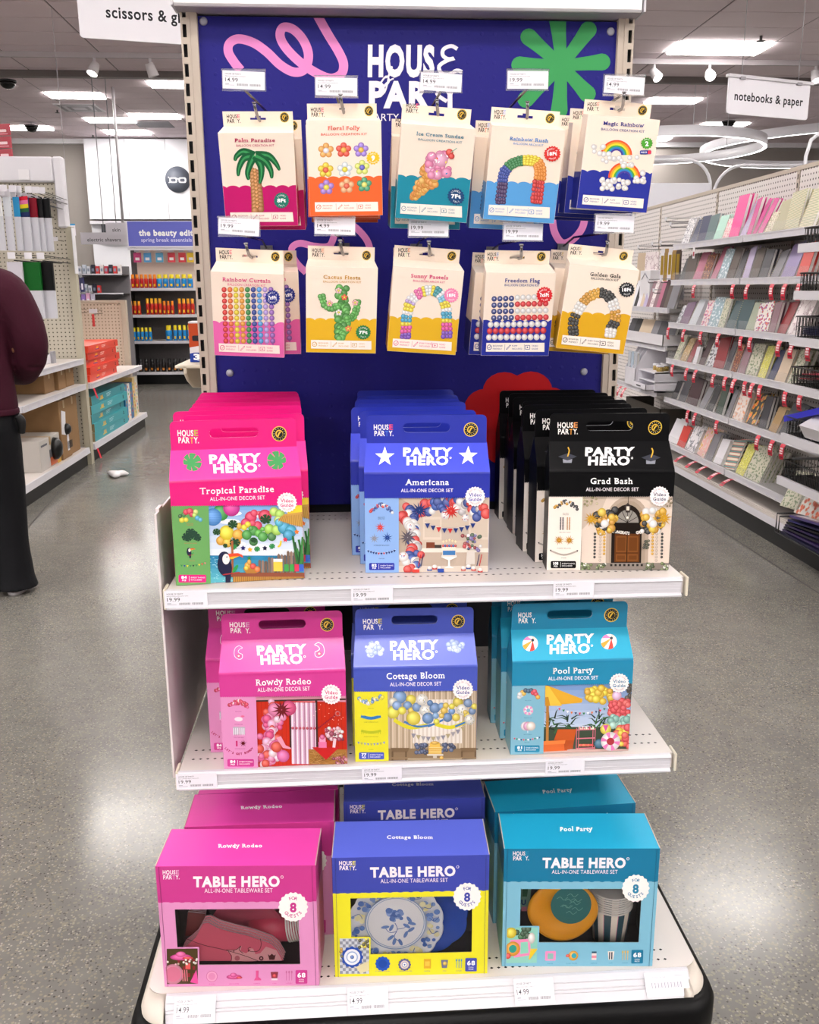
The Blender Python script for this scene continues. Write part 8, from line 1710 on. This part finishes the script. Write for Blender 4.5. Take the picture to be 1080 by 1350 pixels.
# ---------------------------------------------------------------- tableware boxes on the base
ZB = .1802
trow = dict(rodeo=[(-.2175,1.445,-3.5),(-.187,1.573,-.3),(-.18,1.690,0)], cottage=[(.094,1.4505,-2.2),(.114,1.637,-.5)], pool=[(.4065,1.4515,-4),(.4085,1.588,2.6)])
tdesc = dict(rodeo='pink windowed tableware box', cottage='blue and yellow windowed tableware box', pool='teal windowed tableware box')
WB = {}
for k, L in trow.items():
    o = table_box(k, '%s, frontmost on the base' % tdesc[k], 'windowed tableware boxes on the base'); x, y, a = L[0]; o.location = (x, y, ZB); o.rotation_euler = (0, 0, R(a)); WB[k] = o
    for i, (x, y, a) in enumerate(L[1:]):
        c = dup(o, '%s, %s on the base' % (tdesc[k], ORD[i+1])); c.location = (x, y, ZB); c.rotation_euler = (0, 0, R(a))
def inside(k, o):
    x, y, a = trow[k][0]; M = Matrix.Translation((x, y, ZB)) @ Matrix.Rotation(R(a), 4, 'Z'); o.matrix_basis = M @ o.matrix_basis; return o
def plate_parts(t, rfn, prof, m, seg=72):
    mb = MB(); M = Matrix.Rotation(R(90), 4, 'X'); mb.lathe(prof, seg, M=M, fn=rfn); return mb.build('plate_body', m, t)
# cottage: floral scalloped dessert plate, cobalt dinner plate behind
wx0, wx1, wz0, wz1 = WINR['cottage']; u = (wx1-wx0)/675
pt = lambda X, Y, d, k='cottage': (WINR[k][0]+(X-TB[k]['win'][0])*(WINR[k][1]-WINR[k][0])/(TB[k]['win'][2]-TB[k]['win'][0]), d, WINR[k][3]-(Y-TB[k]['win'][1])*(WINR[k][3]-WINR[k][2])/(TB[k]['win'][3]-TB[k]['win'][1]))
sc12 = lambda a: 1+.035*abs(math.sin(a*6))**.8
c = pt(425, 795, .014)
t = thing('paper_plate', 'scalloped white plate with blue and yellow flowers inside the yellow box window', 'plate', c)
rp = 262*u; prof = [(.0,.0),(rp*.60,.0),(rp*.64,.003),(rp*.97,.008),(rp,.0085),(rp*.97,.0065),(rp*.64,.0015),(0,-.0015)]
plate_parts(t, sc12, prof, mat('plate_white', '#f4f4f8', .4))
A = Art([(-262,-262),(262,-262),(-262,262),(262,262)], 2*rp, 2*rp, (-rp, -.0008, -rp), (1,0,0), (0,0,1), lay0=2e-4)
A.z = .0085; rnd = random.Random(4)
for i in range(16):
    a = i*math.pi/8+.2
    for j in range(7):
        q = 215+rnd.uniform(-32, 34); b = a+rnd.uniform(-.12, .12); A.disc(q*math.cos(b), q*math.sin(b), rnd.uniform(8, 18), rnd.choice(['#6a8ccc','#8aa6d8','#4f74bc'] if i % 2 else ['#e8dc9a','#f0e8b8','#7f9cd0']), 10, shade=False)
    A.line([(190*math.cos(a), 190*math.sin(a)), (215*math.cos(a+.12), 215*math.sin(a+.12)), (244*math.cos(a+.02), 244*math.sin(a+.02))], 4, '#4a6cb4', 4)
A.z = .006
A.disc(0, 0, 172, '#8ca6cc', 48, shade=False); A.disc(0, 0, 166, '#ececf2', 48, shade=False); A.disc(0, 0, 160, '#9ab0d0', 48, shade=False); A.disc(0, 0, 156, '#f4f2f4', 48, shade=False)
for i in range(26):
    a = rnd.uniform(0, 6.28); q = rnd.uniform(0, 50); A.disc(-12+q*math.cos(a), -48+q*.75*math.sin(a), rnd.uniform(10, 20), rnd.choice(['#5b7ec4','#7d9ad4','#96aede','#4a6cb4']), 10, shade=False)
A.line([(-5, 0), (8, 40), (-10, 90), (20, 120)], 4, '#4a6cb4', 5); A.line([(8, 40), (50, 30), (80, -10)], 3.5, '#4a6cb4', 5); A.line([(5, 55), (-35, 60), (-60, 30)], 3.5, '#4a6cb4', 5)
for x, y, r in ((75,-20,1),(60,20,.6),(90,5,.3),(85,45,2.5),(55,75,2),(-30,95,2.4),(-10,120,1.8),(25,125,1.2),(-60,25,3),(-25,30,2)): A.disc(x, y, 24, '#6a8ac8', 10, ry=10, shade=False, rot=r)
A.build('printed_flowers', t, PAPER); inside('cottage', t)
c = pt(600, 790, .03)
t = thing('dinner_plate', 'cobalt blue scalloped plate behind the flowered plate in the window', 'plate', c); rp2 = 225*u
plate_parts(t, lambda a: 1+.06*abs(math.sin(a*4+.3))**.8, [(0,0),(rp2*.6,0),(rp2*.66,.004),(rp2*.98,.01),(rp2,.0105),(rp2*.98,.008),(0,-.002)], mat('cobalt_paper', '#1550c0', .45)); inside('cottage', t)
# rodeo: boot shaped napkins, round rose plate, stack of cups on its side
def slab(t, pts, k, d, th, mt, name, col=None):
    Q = [pt(x, y, d, k) for x, y in pts]; m = MB(); n = len(Q); a = sum(Q[i-1][0]*Q[i][2]-Q[i][0]*Q[i-1][2] for i in range(n))
    if a < 0: Q = Q[::-1]
    m.v = [(p[0], d, p[2]) for p in Q]+[(p[0], d+th, p[2]) for p in Q]; m.face(range(n), col); m.face([n+i for i in range(n)][::-1], col)
    for i in range(n): j = (i+1) % n; m.face((i, n+i, n+j, j), '#f2d0dc' if col else None)
    return m.build(name, mt, t)
k = 'rodeo'
t = thing('napkin_pack', 'pink boot shaped napkin pack with brown stitching in the pink box window', 'napkins', (0,0,0))
boot = [(345,765),(372,760),(420,788),(500,812),(580,830),(642,852),(700,872),(738,905),(758,940),(770,966),(300,966),(215,915),(232,890),(262,870),(300,838)]
for i in range(4): slab(t, [(x+i*2, y-i*4) for x, y in boot], k, .009+.0045*i, .003, PAPER, 'napkin', '#e0647e' if i == 0 else '#e88a9a')
A = Art(TB[k]['q'], TW, THh, (-TW/2,.0088,0), (1,0,0), (0,0,1), lay0=2e-4); A.clip = (WINR[k][0]+TW/2, WINR[k][2], WINR[k][1]+TW/2, WINR[k][3])
A.poly([(470,908),(520,905),(552,885),(545,912),(575,925),(600,905),(585,898),(612,900),(625,930),(650,925),(680,890),(735,910),(752,940),(765,966),(495,966),(500,935)], '#e9a8ae')
A.line([(250,840),(350,878),(460,905),(560,935),(640,966)], 3, '#5a1420', 4); A.line([(650,848),(655,880),(640,912),(600,915),(585,900),(600,893)], 3, '#5a1420', 4); A.line([(470,905),(520,905),(548,885),(538,905),(560,925)], 3, '#5a1420', 4)
A.line([(480,912),(498,940),(495,966)], 3, '#5a1420', 3); A.disc(655, 952, 12, '#5a1420', 12, shade=False); A.disc(655, 952, 5, '#e9a8ae', 8, shade=False); A.poly([(690,930),(700,938),(712,928),(722,938),(732,932),(725,960),(698,960)], '#5a1a20'); A.disc(528, 950, 14, '#c86a78', 12, shade=False); A.disc(510, 912, 4, '#5a1420', 6, shade=False); A.disc(588, 912, 4, '#5a1420', 6, shade=False)
A.build('boot_print', t, PAPER); inside(k, t)
c = pt(560, 860, .05, k); t = thing('paper_plate', 'round dusty rose plate standing behind the boot shaped napkins', 'plate', c); rr_ = 205*(WINR[k][1]-WINR[k][0])/660
plate_parts(t, None, [(0,0),(rr_*.68,0),(rr_*.74,.004),(rr_*.98,.011),(rr_,.0115),(rr_*.98,.009),(0,-.002)], mat('rose_paper', '#b04c62', .4)); inside(k, t)
c0 = pt(250, 800, .045, k); t = thing('napkin_stack', 'dark red folded napkins at the left inside the pink box window', 'napkins', (0,0,0))
for i in range(3): slab(t, [(248+i*3,752-i*3),(342,762-i*3),(330,830),(262,880),(222,880)], k, .034+i*.004, .0035, PAPER, 'napkin', '#6e1f24')
inside(k, t)
def cup_stack(k, base, axis, n, r0, r1, L, pitch, mats, grp, words):
    for i in range(n):
        t = thing('paper_cup', words % NTH[i], 'cup', base, group=grp); Mx = axis.copy()
        m = MB(); z = i*pitch; M = Mx @ Matrix.Translation((0,0,z))
        rr0 = r0
        m.lathe([(r1-.001,0),(r1,0),(r0,L),(r0-.001,L),(r1-.002,.002)], 28, M=M); m.build('cup_wall', mats[0], t)
        m = MB(); m.lathe([(r0-.0003,L-.002),(r0+.0016,L-.0015),(r0+.0022,L),(r0+.0014,L+.0015),(r0-.0008,L+.001)], 28, M=M); m.build('rim', mats[1], t)
        yield t
CUPR = mat('cup_rim_white', '#e9e4e0', .35)
c = pt(800, 885, .05, k); ax = Matrix.Rotation(R(-90), 4, 'Y') @ Matrix.Rotation(R(0), 4, 'X')
ax = Matrix.Rotation(R(82), 4, 'Y')
for i, t in enumerate(cup_stack(k, (c[0]-.075, .055, c[2]), ax, 6, .030, .022, .072, .0045, (mat('cup_rose', '#c23a58', .4), CUPR), 'paper cups lying in the pink box', 'white rimmed rose cup, %s of the sideways stack in the pink box')): inside(k, t)
# pool: yellow ring float plate, cup stack, folded banner cards
k = 'pool'; un = (WINR[k][1]-WINR[k][0])/532
c = pt(372, 590, .012, k); t = thing('paper_plate', 'yellow ring float plate with a teal water centre in the teal box window', 'plate', c); rq = 155*un
plate_parts(t, lambda a: 1+.02*math.cos(4*a), [(0,0),(rq*.5,0),(rq*.6,.004),(rq*.9,.006),(rq*.99,.004),(rq,.002),(rq*.97,0),(0,-.002)], mat('float_yellow', '#f2a820', .3), 60)
A = Art([(-100,-100),(100,-100),(-100,100),(100,100)], 2*rq, 2*rq, (-rq,0,-rq), (1,0,0), (0,0,1), lay0=.0066)
A.disc(22, -22, 58, '#2f7a7c', 30, ry=62, shade=False)
for i in range(9):
    x = 22+random.uniform(-30, 30); y = -22+random.uniform(-35, 35); A.line([(x-15, y), (x-5, y-6), (x+5, y+4), (x+16, y-5)], 1.6, '#7ab8ae', 4)
A.build('water_print', t, PAPER); inside(k, t)
c = pt(607, 718, .04, k); ax = Matrix.Rotation(R(0), 4, 'X')
CUPP = mat('cup_stripe', '#ece2d4', .4); N_, L_, b_ = nodes(CUPP); tc = N_.new('ShaderNodeTexCoord'); gr = N_.new('ShaderNodeTexGradient'); gr.gradient_type = 'RADIAL'; mp = N_.new('ShaderNodeMath'); mp.operation = 'MULTIPLY'; mp.inputs[1].default_value = 9; fr = N_.new('ShaderNodeMath'); fr.operation = 'FRACT'; cr = N_.new('ShaderNodeValToRGB'); cr.color_ramp.interpolation = 'CONSTANT'
cr.color_ramp.elements[0].color = (*lin('#ece2d4'), 1); cr.color_ramp.elements[1].position = .5; cr.color_ramp.elements[1].color = (*lin('#1f4a58'), 1); e = cr.color_ramp.elements.new(.45); e.color = (*lin('#d68aa0'), 1)
L_.new(tc.outputs['Object'], gr.inputs[0]); L_.new(gr.outputs[1], mp.inputs[0]); L_.new(mp.outputs[0], fr.inputs[0]); L_.new(fr.outputs[0], cr.inputs[0]); L_.new(cr.outputs[0], b_.inputs['Base Color'])
for i, t in enumerate(cup_stack(k, (c[0], .05, WINR[k][2]-.028), ax, 8, 94*un, 74*un, .078, .0048, (CUPP, CUPR), 'striped cups stacked in the teal box', 'striped paper cup, %s from the bottom of the stack in the teal box')): inside(k, t)
t = thing('napkin_pack', 'pale green napkin pack with pink edge left of the yellow plate', 'napkins', (0,0,0))
slab(t, [(182,482),(252,482),(240,560),(235,645),(178,640)], k, .045, .01, PAPER, 'napkin', '#7fb09a'); slab(t, [(205,482),(235,482),(222,580),(200,580)], k, .043, .001, PAPER, 'napkin_print', '#2f6a4a')
A = Art(TB[k]['q'], TW, THh, (-TW/2,.0428,0), (1,0,0), (0,0,1), lay0=2e-4); A.text('SU', 200, 605, 22, '#1c4a78', bold=.05); A.rect(200, 625, 225, 645, '#e88aa8'); A.build('napkin_lettering', t, PAPER); inside(k, t)
# ================================================================ PERSON at the left edge, seen from behind
def loft(m, secs, n=20, cap=True):
    """secs: (centre, rx, ry, yaw) horizontal-ish elliptic sections joined into one closed surface"""
    b = len(m.v)
    for (c, rx, ry, yw) in secs:
        for k in range(n):
            a = 2*math.pi*k/n; x = rx*math.cos(a); y = ry*math.sin(a); cy, sy = math.cos(yw), math.sin(yw); m.v.append((c[0]+x*cy-y*sy, c[1]+x*sy+y*cy, c[2]))
    for i in range(len(secs)-1):
        for k in range(n): k2 = (k+1) % n; m.face((b+i*n+k, b+i*n+k2, b+(i+1)*n+k2, b+(i+1)*n+k), None, True)
    m.face([b+k for k in range(n)][::-1]); m.face([b+(len(secs)-1)*n+k for k in range(n)])
def limb(m, pts, rad, n=16, sub=4):
    q = [Vector(pts[0])]+[Vector(p) for p in pts]+[Vector(pts[-1])]; rr = [rad[0]]+list(rad)+[rad[-1]]; P = []; Rd = []
    for i in range(1, len(q)-2):
        for j in range(sub):
            t = j/sub; p0, p1, p2, p3 = q[i-1:i+3]; P.append(.5*((2*p1)+(-p0+p2)*t+(2*p0-5*p1+4*p2-p3)*t*t+(-p0+3*p1-3*p2+p3)*t**3)); Rd.append(rr[i]+(rr[i+1]-rr[i])*(t*t*(3-2*t)))
    P.append(q[-2]); Rd.append(rr[-2])
    m.tube(P, Rd, n)
def fuse(m, name, mt, parent, vox=.008, smooth=4):
    o = m.build(name+'_raw', mt); md = o.modifiers.new('r', 'REMESH'); md.mode = 'VOXEL'; md.voxel_size = vox; md.use_smooth_shade = True
    s_ = o.modifiers.new('s', 'SMOOTH'); s_.iterations = smooth; s_.factor = .5
    bpy.context.view_layer.update(); dg = bpy.context.evaluated_depsgraph_get(); me = bpy.data.meshes.new_from_object(o.evaluated_get(dg)); bpy.data.objects.remove(o)
    me.polygons.foreach_set('use_smooth', [True]*len(me.polygons)); me.name = name
    if not me.materials: me.materials.append(mt)
    r = bpy.data.objects.new(name, me); C.objects.link(r); r.parent = parent; return r
pr = thing('person', 'person in a dark maroon long sleeved top and black trousers, seen from behind', 'person', (-1.742, 4.36, 0)); pr.rotation_euler = (0, 0, R(6))
def cloth(name, col, rough, sc, st):
    m = mat(name, col, rough, spec=.25); N, L, b = nodes(m); tc = N.new('ShaderNodeTexCoord'); n = N.new('ShaderNodeTexNoise'); n.inputs['Scale'].default_value = sc; n.inputs['Detail'].default_value = 4; L.new(tc.outputs['Object'], n.inputs['Vector'])
    n2 = N.new('ShaderNodeTexNoise'); n2.inputs['Scale'].default_value = 600; L.new(tc.outputs['Object'], n2.inputs['Vector']); ad = N.new('ShaderNodeMath'); ad.operation = 'MULTIPLY_ADD'; ad.inputs[1].default_value = .06; L.new(n2.outputs['Fac'], ad.inputs[0]); L.new(n.outputs['Fac'], ad.inputs[2])
    bp = N.new('ShaderNodeBump'); bp.inputs['Strength'].default_value = st; bp.inputs['Distance'].default_value = .02; L.new(ad.outputs[0], bp.inputs['Height']); L.new(bp.outputs[0], b.inputs['Normal']); return m
SKIN = mat('skin', '#9a6a50', .5); TOP = cloth('maroon_knit', '#3a0a1f', .8, 9, .5); TRO = cloth('black_trousers', '#08090f', .7, 7, .6); HAIR = cloth('dark_hair', '#17110e', .5, 60, .6)
# body (skin): head, neck, forearms and hands as one surface
m = MB()
loft(m, [((0,.02,1.50),.062,.066,0),((0,.015,1.57),.060,.064,0),((0,.0,1.62),.062,.07,0)])
loft(m, [((0,.01,1.60),.045,.05,0),((0,.035,1.63),.064,.078,0),((0,.035,1.68),.073,.092,0),((0,.02,1.74),.077,.098,0),((0,.01,1.79),.072,.09,0),((0,.0,1.825),.05,.065,0),((0,.0,1.84),.02,.03,0)])
m.lathe([(0,0),(.012,.004),(.014,.02),(.006,.032),(0,.034)], 10, M=Matrix.Translation((0,.128,1.685)) @ Matrix.Rotation(R(-75), 4, 'X'))    # nose
for s in (-1, 1): m.lathe([(0,0),(.018,.004),(.022,.02),(.012,.03),(0,.032)], 10, M=Matrix.Translation((s*.072,.02,1.665)) @ Matrix.Rotation(R(s*80), 4, 'Y'))  # ears
hands = {}
for s in (-1, 1):
    sh, el, wr = (s*.185, .0, 1.44), (s*.235, .02, 1.15), (s*.13, .25, 1.02)
    limb(m, [sh, el], [.05, .042]); limb(m, [el, ((el[0]+wr[0])/2, .17, 1.10), wr], [.042, .036, .027])
    d = Vector((-s*.45, .85, .08)).normalized(); side = Vector((0, 0, 1)); up = d.cross(side).normalized(); w0 = Vector(wr)
    limb(m, [w0, w0+d*.045, w0+d*.09], [.026, .036, .034], 12)
    for k, L_ in enumerate((.068, .078, .073, .058)):
        b = w0+d*.085+side*(.028-.018*k); e1 = b+d*L_*.5; e2 = e1+(d*.7-up*s*.5).normalized()*L_*.32; e3 = e2+(d*.2-up*s*.9).normalized()*L_*.25
        limb(m, [w0+d*.05+side*(.022-.015*k), b, e1, e2, e3], [.010, .0095, .009, .0083, .007], 8, 3)
    b = w0+d*.03+side*.026; limb(m, [w0+d*.015+side*.012, b, b+(d*.6+side*.8).normalized()*.035, b+(d*.9+side*.5).normalized()*.06], [.013, .012, .010, .008], 8, 3)
loft(m, [((0,0,.9),.12,.09,0),((0,0,1.2),.12,.09,0),((0,0,1.45),.14,.08,0),((0,.01,1.52),.065,.062,0)])
for s in (-1, 1): limb(m, [(0,0,1.43), sh if s > 0 else (-.185,.0,1.44)], [.06, .05])
fuse(m, 'body', SKIN, pr, .0055, 3)
# face details on the far side: eyes, mouth
m = MB()
for s in (-1, 1): m.lathe([(0,-.004),(.012,-.003),(.013,0),(.009,.006),(0,.009)], 12, M=Matrix.Translation((s*.031,.113,1.705)) @ Matrix.Rotation(R(-90), 4, 'X'))
m.build('eyes', mat('eye_white', '#d8d4d0', .2), pr); m = MB(); m.box(-.024,.024,.118,.126,1.643,1.652); m.build('mouth', mat('lips', '#7a3a34', .5), pr, .003)
m = MB(); loft(m, [((0,-.035,1.615),.055,.045,0),((0,-.02,1.66),.078,.085,0),((0,-.012,1.72),.084,.098,0),((0,-.006,1.78),.082,.10,0),((0,-.002,1.83),.062,.078,0),((0,-.002,1.855),.02,.03,0)]); fuse(m, 'hair', HAIR, pr, .007, 5)
# long sleeved top
m = MB(); loft(m, [((0,.0,.872),.198,.142,0),((0,.0,.90),.202,.146,0),((0,0,1.0),.196,.142,0),((0,0,1.12),.19,.135,0),((0,0,1.25),.2,.138,0),((0,0,1.36),.208,.135,0),((0,.0,1.44),.198,.118,0),((0,.005,1.50),.15,.095,0),((0,.01,1.54),.095,.08,0),((0,.01,1.565),.074,.075,0)], 28)
for s in (-1, 1):
    limb(m, [(s*.13,0,1.455), (s*.205,-.005,1.415), (s*.258,-.005,1.31), (s*.285,.0,1.20), (s*.272,.035,1.11)], [.078, .09, .084, .078, .07]); limb(m, [(s*.272,.03,1.12), (s*.225,.12,1.05), (s*.17,.20,1.025), (s*.145,.23,1.02)], [.074, .062, .050, .043])
fuse(m, 'knit_top', TOP, pr, .009, 6)
m = MB(); loft(m, [((0,0,.862),.201,.145,0),((0,0,.868),.2045,.148,0),((0,0,.884),.2035,.147,0),((0,0,.89),.2,.144,0)], 36); m.build('hem_band', TOP, pr)
# trousers
m = MB(); loft(m, [((0,0,.80),.175,.135,0),((0,0,.87),.178,.13,0),((0,0,.93),.172,.125,0)], 24)
for s in (-1, 1): limb(m, [(s*.082,0,.86),(s*.092,-.008,.74),(s*.10,0,.56),(s*.102,.005,.42),(s*.103,-.005,.25),(s*.106,-.008,.10),(s*.108,-.01,.022)], [.105,.108,.097,.088,.083,.09,.104], 20)
for s in (-1, 1): limb(m, [(s*.07,-.055,.86),(s*.08,-.06,.78)], [.07,.075], 14)
fuse(m, 'trousers', TRO, pr, .009, 5)
m = MB()
for s in (-1, 1): m.box(s*.085-.05,s*.085+.05,-.149,-.146,.72,.83)
m.build('back_pocket', TRO, pr)
m = MB(); limb(m, [(.2,-.04,.86),(.215,-.03,.83),(.21,-.02,.775)], [.016,.022,.016], 8); m.build('hip_pouch', mat('pouch_black', '#0b0b0e', .5), pr)
for s in (-1, 1):
    m = MB(); loft(m, [((s*.11,.05,.0),.045,.13,0),((s*.11,.05,.02),.05,.138,0),((s*.11,.045,.05),.045,.12,0),((s*.11,.0,.085),.04,.07,0),((s*.11,-.01,.10),.036,.05,0)], 20); m.build('shoe', mat('shoe_dark', '#17171a', .45), pr)
    m = MB(); loft(m, [((s*.11,.05,.0),.049,.137,0),((s*.11,.05,.018),.05,.139,0)], 20); m.build('shoe_sole', mat('sole_pale', '#b8b4b8', .5), pr)
